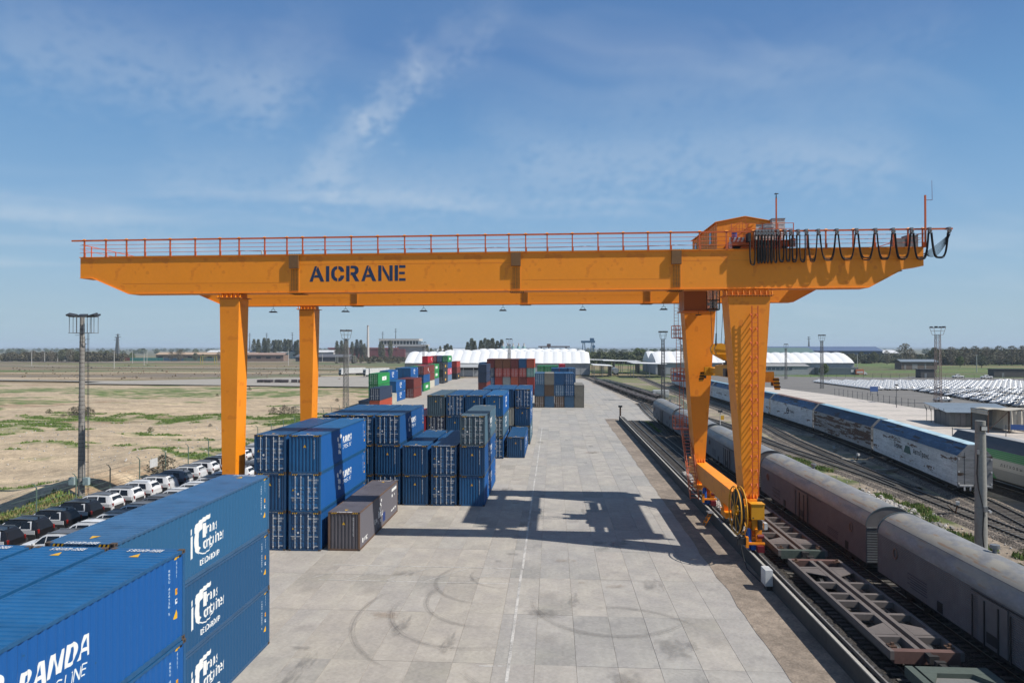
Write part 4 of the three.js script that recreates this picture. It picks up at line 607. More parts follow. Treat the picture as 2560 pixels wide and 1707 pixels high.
{ const l = cp('white_beacon', mb().cyl([-22.0, 22.36, ZN + 0.05], [-22.0, 22.62, ZN + 0.05], 0.07, 0.06, 8), M.white); }
// the name in stencil letters, each letter cut in its own pieces
{
  const h = 1.17, bar = (pts) => pts; const G = {
    A: [[[0, 0], [0.22, 0], [0.50, 1], [0.36, 1]], [[0.56, 0.98], [0.98, 0], [0.74, 0], [0.62, 0.26], [0.30, 0.26], [0.36, 0.42], [0.545, 0.42], [0.43, 0.72]]],
    I: [[[0, 0], [0.22, 0], [0.22, 1], [0, 1]]],
    C: [[[0.40, 0.0], [0.40, 0.20], [0.28, 0.27], [0.23, 0.38], [0.23, 0.62], [0.28, 0.73], [0.40, 0.80], [0.40, 1.0], [0.18, 0.93], [0.04, 0.76], [0, 0.6], [0, 0.4], [0.04, 0.24], [0.18, 0.07]], [[0.47, 1.0], [0.47, 0.80], [0.58, 0.73], [0.62, 0.62], [0.86, 0.62], [0.82, 0.80], [0.68, 0.95]], [[0.47, 0.0], [0.47, 0.20], [0.58, 0.27], [0.62, 0.38], [0.86, 0.38], [0.82, 0.20], [0.68, 0.05]]],
    R: [[[0, 0], [0.22, 0], [0.22, 1], [0, 1]], [[0.29, 1], [0.29, 0.83], [0.50, 0.83], [0.56, 0.78], [0.58, 0.71], [0.56, 0.63], [0.50, 0.58], [0.29, 0.58], [0.29, 0.40], [0.38, 0.40], [0.60, 0], [0.86, 0], [0.62, 0.43], [0.74, 0.50], [0.81, 0.62], [0.81, 0.80], [0.74, 0.92], [0.60, 1]]],
    N: [[[0, 0], [0.21, 0], [0.21, 1], [0, 1]], [[0.27, 1], [0.27, 0.72], [0.67, 0], [0.71, 0], [0.71, 0.28], [0.31, 1]], [[0.73, 0], [0.94, 0], [0.94, 1], [0.73, 1]]],
    E: [[[0, 0], [0.22, 0], [0.22, 1], [0, 1]], [[0.29, 1], [0.29, 0.83], [0.70, 0.83], [0.70, 1]], [[0.29, 0.58], [0.29, 0.42], [0.66, 0.42], [0.66, 0.58]], [[0.29, 0.17], [0.29, 0], [0.71, 0], [0.71, 0.17]]],
  };
  let x = -18.36; const W = { A: 0.98, I: 0.22, C: 0.86, R: 0.86, N: 0.94, E: 0.71 };
  for (const ch of 'AICRANE') { const b = mb(); for (let pc of G[ch]) { if (THREE.ShapeUtils.area(pc.map(([a, c]) => new THREE.Vector2(a, c))) < 0) pc = pc.slice().reverse(); b.prism(pc.map(([px, py]) => [x + px * h * 0.995, 20.31 + gy(x) + py * h]), ZN - 0.048, ZN - 0.043); } cp('letter', b, M.letterBlue, gN); x += W[ch] * h + (ch === 'A' && x < -18 ? 0.12 : 0.145); }
}
// legs: stiff pair on the railway side, slim pair over the stacks
function leg(zf, xt0, xt1, xb0, xb1, yb, depth) {
  const z0 = zf + 0.0, z1 = zf - depth, T = 19.06; const ring = (x0, x1, y) => [[x0, y, z0], [x1, y, z0], [x1, y, z1], [x0, y, z1]];
  const l = cp('leg', mb().hex(ring(xb0, xb1, yb), ring(xt0, xt1, T)), M.orange);
  cp('head_plate', mb().box(xt0 - 0.22, T, z1 - 0.12, xt1 + 0.22, T + 0.05, z0 + 0.16), M.orangeDark, l);
  cp('head_box', mb().box(xt0 + 0.05, T + 0.052, z1 + 0.1, xt1 - 0.05, 19.47 + gy(xt0), z0 - 0.12), M.orange, l);
  const n = Math.max(5, Math.round((xt1 - xt0) / 0.36)); for (let i = 0; i <= n; i++) { const x = mix(xt0 - 0.1, xt1 + 0.1, i / n); cp('gusset', mb().hex([[x - 0.015, T + 0.05, z0 + 0.13], [x + 0.015, T + 0.05, z0 + 0.13], [x + 0.015, T + 0.05, z0 - 0.13], [x - 0.015, T + 0.05, z0 - 0.13]], [[x - 0.015, 19.46 + gy(x), z0 - 0.05], [x + 0.015, 19.46 + gy(x), z0 - 0.05], [x + 0.015, 19.46 + gy(x), z0 - 0.13], [x - 0.015, 19.46 + gy(x), z0 - 0.13]]), M.orange, l); }
  stuff(cp('bolt_rows', (() => { const b = mb(); for (let i = 0; i < n * 2; i++) b.bc(mix(xt0 - 0.15, xt1 + 0.15, (i + 0.5) / (n * 2)), T - 0.03, z0 + 0.1, 0.05, 0.07, 0.05); return b; })(), M.bolt, l));
  return l;
}
const legR1 = leg(ZN - 0.02, 12.60, 15.62, 13.74, 14.68, 4.46, 1.86), legR2 = leg(ZF - 0.02, 12.35, 15.35, 13.38, 14.30, 4.46, 1.86);
const legL1 = leg(ZN - 0.02, -25.32, -23.8, -25.0, -24.12, 1.6, 1.58), legL2 = leg(ZF - 0.02, -25.0, -23.5, -24.75, -23.85, 1.6, 1.58);
for (const l of [legR1, legR2]) { const far = l === legR2, x0 = far ? 13.38 : 13.74, x1 = far ? 14.30 : 14.68, z = far ? ZF - 0.02 : ZN - 0.02; for (let i = 0; i < 4; i++) { const x = mix(x0 + 0.1, x1 - 0.1, i / 3); cp('foot_gusset', mb().hex([[x - 0.015, 4.46, z + 0.22], [x + 0.015, 4.46, z + 0.22], [x + 0.015, 4.46, z], [x - 0.015, 4.46, z]], [[x - 0.015, 4.78, z + 0.02], [x + 0.015, 4.78, z + 0.02], [x + 0.015, 4.78, z], [x - 0.015, 4.78, z]]), M.orange, l); } }
// sill beams
const sillR = cp('sill_beam', mb().hex([[13.46, 3.0, -48.6], [14.5, 3.0, -48.6], [14.44, 3.0, -67.4], [13.44, 3.0, -67.4]], [[13.46, 4.45, -48.6], [14.5, 4.45, -48.6], [14.44, 4.45, -67.4], [13.44, 4.45, -67.4]]), M.orange);
const sillL = cp('sill_beam', mb().box(-25.0, 0.9, -67, -24.0, 1.6, -47.5), M.orange);
for (const z of [-48.2, -66]) cp('bogie', mb().box(-24.85, 0.2, z - 0.8, -24.15, 0.9, z + 0.8), M.orange, sillL);
// supports, bogies, wheels and motors under the railway-side sill
function support(z, drive) {
  const s = cp('support_column', mb().hex([[13.95, 1.95, z + 0.34], [14.55, 1.95, z + 0.34], [14.55, 1.95, z - 0.34], [13.95, 1.95, z - 0.34]], [[13.7, 3.0, z + 0.62], [14.5, 3.0, z + 0.62], [14.5, 3.0, z - 0.62], [13.7, 3.0, z - 0.62]]), M.orange);
  cp('bogie_frame', mb().box(13.92, 1.45, z - 0.75, 14.60, 1.95, z + 0.75).box(13.88, 1.90, z - 0.85, 14.64, 1.97, z + 0.85), M.orange, s);
  for (const d of [-0.5, 0.5]) { const w = cp('wheel', mb().cyl([14.12, 1.31, z + d], [14.38, 1.31, z + d], 0.31, 0.31, 18), M.steel, s); }
  if (drive) { const m = cp('drive_motor', mb().cyl([13.72, 1.5, z + 0.9], [13.72, 2.42, z + 0.9], 0.19, 0.19, 14).cyl([13.72, 2.42, z + 0.9], [13.72, 2.56, z + 0.9], 0.21, 0.12, 14).cyl([13.72, 1.15, z + 0.9], [13.72, 1.5, z + 0.9], 0.15, 0.17, 12), M.blueMotor, s); cp('gear_case', mb().box(13.85, 1.12, z + 0.68, 14.2, 1.62, z + 1.15), M.blueMotor, s); cp('hub', mb().cyl([14.3, 2.02, z + 0.95], [14.75, 2.02, z + 0.95], 0.17, 0.17, 12), M.redPart, s); cp('rail_clamp', mb().box(14.15, 1.08, z + 1.2, 14.6, 1.5, z + 1.62), M.redPart, s); cp('sweeper_frame', mb().box(13.55, 1.52, z + 1.12, 14.75, 1.66, z + 1.26).box(14.2, 1.66, z + 0.5, 14.62, 2.5, z + 1.0).box(13.45, 1.3, z + 0.98, 13.62, 2.05, z + 1.3), M.orange, s); }
  return s;
}
for (const [z, d] of [[-48.9, 1], [-55.9, 0], [-62.6, 1], [-66.7, 0]]) support(z, d);
// control box under the near leg
{ const c = cp('control_cabinet', mb().box(13.88, 3.22, -48.62, 14.78, 4.27, -47.85), M.yellow); cp('cabinet_roof', mb().box(13.84, 4.272, -48.62, 14.82, 4.32, -47.8), M.yellow, c); cp('stay', mb().box(14.0, 2.4, -48.6, 14.5, 3.22, -48.1), M.yellow, c); cp('socket_box', mb().box(14.8, 2.5, -48.3, 15.02, 2.95, -47.95), M.white, c); cp('plug', mb().box(14.3, 2.55, -47.9, 14.55, 3.2, -47.65), M.black, c); cp('nameplate', mb().box(13.96, 3.3, -47.848, 14.06, 3.38, -47.842), M.steel, c); }
// cable reel
{
  const rl = cp('cable_reel', (() => { const g = new THREE.TorusGeometry(1.66, 0.05, 6, 56); g.rotateY(Math.PI / 2); const b = mb(); b.add(g, new THREE.Matrix4().makeTranslation(12.92, 3.72, -48.5)); b.add(g, new THREE.Matrix4().makeTranslation(13.32, 3.72, -48.5)); return b; })(), M.yellow);
  cp('wound_cable', (() => { const b = mb(); for (let k = 0; k < 44; k++) { const a = k / 44 * 6.2832, c = (k + 1) / 44 * 6.2832, q = (t, r, x) => [x, 3.72 + Math.sin(t) * r, -48.5 + Math.cos(t) * r]; for (const [x, s] of [[13.2, 1], [13.04, -1]]) { if (s > 0) b.quad(q(a, 1.5, x), q(a, 0.5, x), q(c, 0.5, x), q(c, 1.5, x)); else b.quad(q(a, 0.5, x), q(a, 1.5, x), q(c, 1.5, x), q(c, 0.5, x)); } b.quad(q(a, 1.5, 13.04), q(a, 1.5, 13.2), q(c, 1.5, 13.2), q(c, 1.5, 13.04)); } return b; })(), M.rubber, rl);
  for (let k = 0; k < 8; k++) for (const x of [12.92, 13.32]) { const a = k * Math.PI / 4 + 0.2; cp('spoke', mb().beam([x, 3.72, -48.5], [x, 3.72 + Math.sin(a) * 1.66, -48.5 + Math.cos(a) * 1.66], 0.05, 0.06), M.yellow, rl); }
  cp('reel_hub', mb().cyl([12.8, 3.72, -48.5], [13.5, 3.72, -48.5], 0.33, 0.33, 14), M.yellow, rl); cp('gearbox', mb().box(13.36, 3.2, -48.9, 13.72, 4.1, -48.2), M.yellow, rl); cp('cable_guide', mb().box(12.85, 1.5, -48.15, 13.45, 1.95, -47.65), M.dark, rl);
  cp('supply_cable', mb().path([[13.1, 2.2, -47.9], [13.1, 1.3, -47.6], [13.2, 0.6, -47.3], [13.3, 0.1, -46.9], [13.45, 0.06, -44.5]], 0.04, 6), M.rubber, rl);
}
// ladder up the near stiff leg
{
  const ld = cp('ladder', (() => { const b = mb(); for (const x of [14.20, 14.62]) b.beam([x, 4.7, ZN + 0.34], [x, 18.3, ZN + 0.34], 0.05, 0.07); return b; })(), M.redOrange);
  const rg = mb().cyl([14.22, 0, ZN + 0.34], [14.6, 0, ZN + 0.34], 0.016, 0.016, 5).geo(); for (let y = 4.95; y < 18.2; y += 0.32) { const o = cp('rung', rg, M.redOrange, ld); o.position.y = y; }
  for (let y = 5.2; y < 18.3; y += 1.02) for (const x of [14.20, 14.62]) cp('ladder_stay', mb().beam([x, y, ZN + 0.34], [x, y + 0.32, ZN - 0.02], 0.05, 0.05), M.redOrange, ld);
}
// stair and landings at the far stiff leg
{
  const A = [12.95, 1.35, -62.3], Bp = [12.85, 7.35, -66.2];
  const st = cp('stair', (() => { const b = mb(); for (const s of [-0.38, 0.38]) b.beam([A[0] + s, A[1], A[2]], [Bp[0] + s, Bp[1], Bp[2]], 0.05, 0.2); for (const s of [-0.38, 0.38]) b.beam([A[0] + s, A[1] + 1.0, A[2] + 0.1], [Bp[0] + s, Bp[1] + 1.0, Bp[2] + 0.1], 0.045); return b; })(), M.redOrange);
  for (let i = 0; i < 21; i++) { const t = (i + 0.5) / 21; cp('tread', mb().bc(mix(A[0], Bp[0], t), mix(A[1], Bp[1], t), mix(A[2], Bp[2], t), 0.74, 0.03, 0.22), M.redOrange, st); }
  for (let i = 0; i < 6; i++) { const t = i / 5; for (const s of [-0.38, 0.38]) cp('stair_post', mb().beam([mix(A[0], Bp[0], t) + s, mix(A[1], Bp[1], t), mix(A[2], Bp[2], t)], [mix(A[0], Bp[0], t) + s, mix(A[1], Bp[1], t) + 1.0, mix(A[2], Bp[2], t) + 0.1], 0.04), M.redOrange, st); }
  const land = (y, x0, x1, z0, z1) => { const l = cp('landing', mb().box(x0, y - 0.08, z1, x1, y, z0), M.redOrange); const post = (x, z) => cp('landing_post', mb().beam([x, y, z], [x, y + 1.15, z], 0.06), M.redOrange, l); for (const x of [x0, (x0 + x1) / 2, x1]) { post(x, z0); post(x, z1); } for (const h of [0.4, 0.78, 1.15]) cp('landing_rail', mb().beam([x0, y + h, z0], [x1, y + h, z0], 0.045).beam([x0, y + h, z1], [x1, y + h, z1], 0.045).beam([x0, y + h, z0], [x0, y + h, z1], 0.045), M.redOrange, l); return l; };
  land(7.4, 11.85, 13.2, -65.9, -67.3); land(12.1, 11.7, 13.0, -65.9, -67.3); land(16.3, 11.75, 12.6, -65.9, -67.3);
  for (const [y0, y1, x] of [[7.4, 12.1, 12.6], [12.1, 16.3, 12.3], [16.3, 22.3, 12.1]]) { const l = cp('leg_ladder', mb().beam([x - 0.2, y0, -66.6], [x - 0.2, y1 + 1, -66.6], 0.04).beam([x + 0.2, y0, -66.6], [x + 0.2, y1 + 1, -66.6], 0.04), M.redOrange); for (let y = y0 + 0.3; y < y1 + 1; y += 0.33) cp('rung', mb().beam([x - 0.2, y, -66.6], [x + 0.2, y, -66.6], 0.025), M.redOrange, l); }
}
// masts on the girder
{ const m = cp('anemometer_mast', mb().beam([16.0, 22.4, ZN + 0.12], [16.0, 26.05, ZN + 0.12], 0.09), M.redOrange); cp('sensor', mb().cyl([16.0, 26.05, ZN + 0.12], [16.0, 26.36, ZN + 0.12], 0.045, 0.03, 8), M.black, m); for (let k = 0; k < 3; k++) cp('cup', mb().beam([16, 26.37, ZN + 0.12], [16 + Math.cos(k * 2.1) * 0.16, 26.37, ZN + 0.12 + Math.sin(k * 2.1) * 0.16], 0.03, 0.06), M.black, m); }
{ const m = cp('antenna_mast', mb().beam([26.3, 22.4, ZN + 0.2], [26.3, 26.1, ZN + 0.2], 0.10), M.redOrange); cp('side_arm', mb().beam([26.3, 25.75, ZN + 0.2], [26.78, 25.75, ZN + 0.2], 0.03), M.redPart, m); cp('whip', mb().cyl([26.78, 25.75, ZN + 0.2], [26.76, 27.15, ZN + 0.2], 0.016, 0.01, 5), M.redPart, m); }
cp('end_cabinet', mb().box(24.55, 22.37 + gy(25), ZN - 1.2, 25.3, 23.05 + gy(25), ZN - 0.5), M.galv); cp('end_cabinet', mb().box(25.4, 22.37 + gy(25), ZN - 1.3, 26.15, 23.3 + gy(25), ZN - 0.45), M.galv);
// festoon: hangers on the top tube and loops of black flat cable between them
{
  const H = [14.56, 14.78, 15.03, 15.24, 15.47, 15.7, 16.05, 16.56, 16.97, 17.48, 18.05, 18.89, 20.17, 21.54, 22.84, 24.06, 25.32, 26.55, 27.88], z = ZN + 0.30, top = 23.36; const r = rng(3);
  const hg = mb().box(-0.09, 0.12, -0.42, 0.09, 0.25, 0.06).cyl([0, -0.02, -0.1], [0, -0.02, 0.1], 0.115, 0.115, 12).box(-0.03, -0.2, -0.1, 0.03, 0.12, 0.1).geo();
  H.forEach((x, i) => { const h = cp('festoon_carrier', hg, M.galv); h.position.set(x, top + 0.08 + gy(x) + (i < 12 ? 0.0 : 0.0), z); });
  const loop = (x0, x1, drop, n) => { const b = mb(); for (let k = 0; k < n; k++) { const zz = z - 0.08 + 0.16 * (n > 1 ? k / (n - 1) : 0.5), dd = drop * (0.94 + r() * 0.12), e = (r() - 0.5) * 0.05, p = [], s0 = x0 + 0.10 + e, s1 = x1 - 0.10 + e; for (let i = 0; i <= 16; i++) { const t = i / 16, w = t * 2 - 1; const mid = (s0 + s1) / 2, hw = (s1 - s0) / 2 + 0.07 * (1 - w * w) * (x1 - x0 < 0.6 ? 1.4 : 0.0); p.push([mid + hw * Math.sign(w) * Math.pow(Math.abs(w), 0.62), top - 0.05 + gy(mid) - dd * (1 - Math.pow(Math.abs(w), 2.6)), zz + (r() - 0.5) * 0.012]); } b.path(p, 0.021, 5); } return b; };
  cp('festoon_loop', loop(14.0, 14.56, 2.05, 7), M.rubber);
  for (let i = 0; i < H.length - 1; i++) cp('festoon_loop', loop(H[i], H[i + 1], i < 6 ? 1.95 : i < 11 ? 1.88 : 1.80, 8), M.rubber);
  const tail = mb(); for (let k = 0; k < 9; k++) { const p = []; const d = 0.2 + k * 0.2; for (let i = 0; i <= 12; i++) { const t = i / 12; p.push([mix(26.25, 27.86, t), mix(21.95, 23.3, t) - d * 4 * t * (1 - t) * 0.42, z - 0.3 + 0.3 * t + k * 0.02]); } tail.path(p, 0.016, 4); } cp('cable_tail', tail, M.rubber);
}

// ------------------------------------------------------------------ hoist trolley with its machine house and cab
{
  const t = thing('hoist_trolley', 'orange hoist trolley with gabled machine house on top of the girders', 'trolley'); const tp = (n, g, m, p = t) => part(n, g, m, p);
  tp('trolley_frame', mb().box(12.9, 22.72, -50.2, 17.4, 23.08, -49.2).box(12.9, 22.72, -65.2, 17.4, 23.08, -64.2).box(13.1, 22.62, -64.2, 13.7, 23.05, -50.2).box(16.6, 22.62, -64.2, 17.2, 23.05, -50.2).box(13.7, 22.8, -61.2, 16.6, 22.86, -51.6), M.redOrange);
  for (const x of [13.45, 16.85]) for (const z of [-49.73, -64.73]) tp('wheel', mb().cyl([x, 22.82, z - 0.12], [x, 22.82, z + 0.12], 0.30, 0.30, 18), M.black);
  const stripe = (x0, x1, y0, y1, z) => { const w = mb().box(x0, y0, z - 0.02, x1, y1, z), o = tp('bumper_plate', w, M.white); const b = mb(); const n = 7; for (let i = 0; i < n; i += 2) { const a = mix(x0, x1, i / n), c = mix(x0, x1, (i + 1) / n), s = (y1 - y0) * 0.4; b.quad([a, y0, z + 0.004], [c, y0, z + 0.004], [Math.min(c + s, x1), y1, z + 0.004], [Math.min(a + s, x1), y1, z + 0.004]); } part('red_stripes', b, mat([0.4, 0.03, 0.02], { r: 0.5 }), o); };
  stripe(12.85, 13.85, 22.98, 23.3, -49.15); stripe(12.75, 12.95, 22.5, 23.3, -49.15); stripe(17.1, 17.45, 22.55, 23.2, -49.15);
  const mh = tp('machine_house', (() => { const out = [[12.55, 22.9], [16.75, 22.9], [16.75, 24.9], [14.65, 25.3], [12.55, 24.9]]; return mb().prism(out, -61, -52); })(), M.orange);
  part('roof', mb().hex([[12.4, 24.90, -51.9], [14.65, 25.33, -51.9], [14.65, 25.33, -61.1], [12.4, 24.90, -61.1]], [[12.4, 24.96, -51.9], [14.65, 25.39, -51.9], [14.65, 25.39, -61.1], [12.4, 24.96, -61.1]]).hex([[14.65, 25.33, -51.9], [16.9, 24.90, -51.9], [16.9, 24.90, -61.1], [14.65, 25.33, -61.1]], [[14.65, 25.39, -51.9], [16.9, 24.96, -51.9], [16.9, 24.96, -61.1], [14.65, 25.39, -61.1]]), M.orange, mh);
  for (const z of [-54.0, -59.5]) { const w = part('window', mb().box(12.50, 23.6, z - 0.35, 12.54, 24.4, z + 0.35), M.glassBlue, mh); part('window_frame', mb().box(12.49, 23.55, z - 0.4, 12.545, 23.6, z + 0.4).box(12.49, 24.4, z - 0.4, 12.545, 24.45, z + 0.4), M.white, w); }
  for (let z = -52.4; z > -61; z -= 0.6) part('wall_rib', mb().box(12.52, 22.95, z - 0.03, 12.548, 24.88, z + 0.03), M.orange, mh);
  part('house_stair', (() => { const b = mb(); b.beam([13.0, 23.0, -51.2], [14.6, 24.3, -51.2], 0.05, 0.1); for (let i = 0; i < 7; i++) b.beam([13.1 + i * 0.23, 23.08 + i * 0.18, -51.2], [13.1 + i * 0.23, 23.9 + i * 0.18, -51.2], 0.035); b.beam([13.0, 23.9, -51.2], [14.6, 25.2, -51.2], 0.045); return b; })(), M.redOrange, mh);
  for (const [x0, x1, y0, y1, z0] of [[14.55, 14.95, 23.1, 24.35, -50.6], [15.0, 15.9, 23.1, 24.5, -51.0], [15.2, 16.1, 23.0, 24.1, -49.8], [15.95, 16.5, 23.1, 24.6, -51.3], [16.55, 17.5, 23.6, 25.05, -51.5]]) { const c = tp('electrical_cabinet', mb().box(x0, y0, z0 - 0.6, x1, y1, z0), M.white); part('lid', mb().box(x0 - 0.03, y1, z0 - 0.63, x1 + 0.03, y1 + 0.05, z0 + 0.03), M.galv, c); for (let y = y0 + 0.3; y < y1; y += 0.34) part('louvre', mb().box(x0 + 0.06, y, z0, x1 - 0.06, y + 0.03, z0 + 0.012), M.galv, c); }
  tp('hoist_motor', mb().cyl([13.3, 23.3, -49.9], [13.3, 23.72, -49.9], 0.2, 0.2, 12).cyl([13.3, 23.72, -49.9], [13.3, 23.86, -49.9], 0.22, 0.1, 12), M.blueMotor);
  tp('gear_frame', mb().box(14.0, 23.08, -50.2, 14.5, 23.9, -49.4).box(14.2, 23.9, -49.8, 14.75, 24.35, -49.5).beam([13.9, 23.95, -49.5], [14.6, 24.35, -49.5], 0.12), M.orange);
  tp('hoist_drum', mb().cyl([13.9, 23.5, -53.5], [16.4, 23.5, -53.5], 0.5, 0.5, 16), M.steel); tp('festoon_arm', mb().box(13.9, 22.9, -49.1, 14.1, 23.5, -48.5), M.black);
  const rl = tp('trolley_rail_guard', (() => { const b = mb(); for (const y of [23.5, 23.9, 24.3]) b.beam([12.9, y, -49.15], [17.3, y, -49.15], 0.035); return b; })(), M.redOrange); for (let x = 12.9; x < 17.4; x += 1.1) part('guard_post', mb().beam([x, 23.08, -49.15], [x, 24.3, -49.15], 0.05), M.redOrange, rl);
  // cab under the trolley between the girders
  const cab = tp('operator_cab', mb().box(11.0, 18.42, -59.2, 12.85, 21.4, -56.9), mat([0.46, 0.12, 0.014], { r: 0.5, map: TX.orange }));
  part('cab_floor', mb().box(10.85, 18.33, -59.4, 13.0, 18.418, -56.75).hex([[12.85, 18.42, -59.2], [13.9, 18.8, -59.2], [13.9, 18.8, -59.1], [12.85, 18.42, -59.1]].map((p) => p), [[12.85, 18.47, -59.2], [13.9, 18.85, -59.2], [13.9, 18.85, -59.1], [12.85, 18.47, -59.1]]), M.orangeDark, cab);
  const fr = mb(); for (const [x, z] of [[12.87, -56.95], [13.4, -56.95], [13.95, -56.95], [13.95, -58.0], [13.95, -59.15], [12.87, -59.15]]) fr.beam([x, 18.5, z], [x, 21.4, z], 0.07); for (const y of [18.55, 19.3, 20.2, 21.0, 21.36]) fr.beam([12.87, y, -56.95], [13.95, y, -56.95], 0.05).beam([13.95, y, -56.95], [13.95, y, -59.15], 0.05); part('window_frame', fr, M.black, cab);
  part('window_glass', mb().box(12.9, 18.6, -57.0, 13.9, 21.0, -56.985).box(13.9, 18.6, -59.1, 13.915, 21.0, -57.0), mat([0.9, 0.95, 0.95], { phys: 1, r: 0.05, t: 0.25 }), cab);
  part('operator_seat', mb().box(13.05, 18.9, -58.3, 13.55, 19.15, -57.7).box(12.95, 19.15, -58.3, 13.1, 19.9, -57.7).box(13.5, 18.7, -58.6, 13.75, 19.4, -57.4), M.black, cab); part('cab_floor_pan', mb().box(12.86, 18.45, -59.15, 13.95, 18.52, -56.95), M.steel, cab);
  part('cab_hanger', mb().box(11.3, 21.4, -58.9, 11.6, 22.7, -58.6).box(12.4, 21.4, -58.9, 12.7, 22.7, -58.6).box(11.3, 21.4, -57.4, 11.6, 22.7, -57.1).box(12.4, 21.4, -57.4, 12.7, 22.7, -57.1).box(11.2, 22.7, -59, 13.3, 22.8, -57), M.orangeDark, cab); part('cab_lamp', mb().cyl([12.2, 18.33, -57], [12.2, 18.1, -57], 0.02, 0.02, 5).bc(12.2, 18.05, -57, 0.4, 0.08, 0.3), M.dark, cab);
}
// ------------------------------------------------------------------ spreader hanging on its ropes
{
  const s = thing('container_spreader', 'yellow container spreader hanging on wire ropes between the stiff legs', 'spreader'), q = (n, g, m, p = s) => part(n, g, m, p), cx = 15.25, cz = -57.1;
  q('main_beam', mb().box(cx - 0.95, 12.85, cz - 3.0, cx + 0.95, 13.75, cz + 3.0).box(cx - 1.0, 13.75, cz - 1.6, cx + 1.0, 13.85, cz + 1.6), M.yellow);
  q('slew_ring', mb().cyl([cx, 13.85, cz], [cx, 14.05, cz], 0.95, 0.95, 24).cyl([cx, 14.05, cz], [cx, 14.2, cz], 0.8, 0.8, 24), M.steel);
  q('head_block', mb().hex([[cx - 0.8, 14.2, cz + 0.7], [cx + 0.8, 14.2, cz + 0.7], [cx + 0.8, 14.2, cz - 0.7], [cx - 0.8, 14.2, cz - 0.7]], [[cx - 1.7, 14.75, cz + 1.0], [cx + 1.7, 14.75, cz + 1.0], [cx + 1.7, 14.75, cz - 1.0], [cx - 1.7, 14.75, cz - 1.0]]), M.yellow);
  for (const x of [-1.35, 1.35]) for (const z of [-0.7, 0.7]) q('sheave_housing', mb().cyl([cx + x, 15.15, cz + z - 0.2], [cx + x, 15.15, cz + z + 0.2], 0.52, 0.52, 20).box(cx + x - 0.4, 14.75, cz + z - 0.22, cx + x + 0.4, 15.1, cz + z + 0.22), M.yellow);
  for (const x of [-0.55, 0.55]) for (const e of [-1, 1]) { const a = q('telescopic_arm', mb().box(cx + x - 0.24, 12.98, Math.min(cz + e * 3.0, cz + e * 6.0), cx + x + 0.24, 13.45, Math.max(cz + e * 3.0, cz + e * 6.0)), M.yellow); }
  for (const e of [-1, 1]) { const b = q('end_beam', mb().box(cx - 1.2, 12.72, cz + e * 6.05 - 0.2, cx + 1.2, 13.5, cz + e * 6.05 + 0.2), M.yellow); for (const x of [-1, 1]) { part('twistlock', mb().box(cx + x * 1.13 - 0.09, 12.45, cz + e * 6.05 - 0.09, cx + x * 1.13 + 0.09, 12.72, cz + e * 6.05 + 0.09), M.steel, b); const f = part('corner_guide', mb().hex([[cx + x * 1.45 - 0.2, 12.15, cz + e * 6.3 - 0.06], [cx + x * 1.45 + 0.2, 12.15, cz + e * 6.3 - 0.06], [cx + x * 1.45 + 0.2, 12.15, cz + e * 6.3 - 0.12], [cx + x * 1.45 - 0.2, 12.15, cz + e * 6.3 - 0.12]], [[cx + x * 1.25 - 0.25, 13.05, cz + e * 6.3 + 0.04], [cx + x * 1.25 + 0.25, 13.05, cz + e * 6.3 + 0.04], [cx + x * 1.25 + 0.25, 13.05, cz + e * 6.3 - 0.04], [cx + x * 1.25 - 0.25, 13.05, cz + e * 6.3 - 0.04]]), M.yellow, b); const k = mb(); for (let i = 0; i < 3; i++) k.bc(cx + x * (1.30 + 0.06 * i), 12.92 - i * 0.27, cz + e * 6.3 + 0.05 * 1 - i * 0.03, 0.46, 0.10, 0.12); part('black_stripes', k, M.black, f); } }
  q('hydraulic_unit', mb().box(cx - 0.98, 12.9, cz + 1.7, cx - 0.955, 13.6, cz + 2.6).box(cx - 1.3, 12.95, cz + 1.2, cx - 1.0, 13.6, cz + 2.0), M.steel); q('hand_rail', (() => { const b = mb(); for (const z of [-0.9, 0, 0.9]) b.beam([cx + 0.4, 14.75, cz + z], [cx + 0.4, 16.1, cz + z], 0.04); b.beam([cx + 0.4, 16.1, cz - 0.9], [cx + 0.4, 16.1, cz + 0.9], 0.04).beam([cx + 0.4, 15.5, cz - 0.9], [cx + 0.4, 15.5, cz + 0.9], 0.03); return b; })(), M.yellow);
  for (const x of [-1.35, 1.35]) for (const z of [-0.7, 0.7]) for (const d of [-0.4, 0.4]) q('wire_rope', mb().cyl([cx + x + d * 0.9, 15.3, cz + z], [cx + x * 0.8 + d * 1.8, 22.75, cz + z * 2.2], 0.022, 0.022, 5, false), M.dark);
  q('crossed_rope', mb().cyl([cx - 0.2, 14.8, cz + 0.9], [cx - 2.2, 22.5, cz + 2.6], 0.02, 0.02, 5, false).cyl([cx + 0.0, 14.8, cz + 0.9], [cx + 2.0, 22.5, cz + 2.6], 0.02, 0.02, 5, false), M.dark);
  q('rope_socket', mb().cyl([cx - 1.75, 15.5, cz + 0.7], [cx - 1.72, 16.5, cz + 0.72], 0.07, 0.05, 8).cyl([cx - 1.0, 15.5, cz + 0.7], [cx - 0.98, 16.4, cz + 0.72], 0.06, 0.04, 8), M.dark);
}
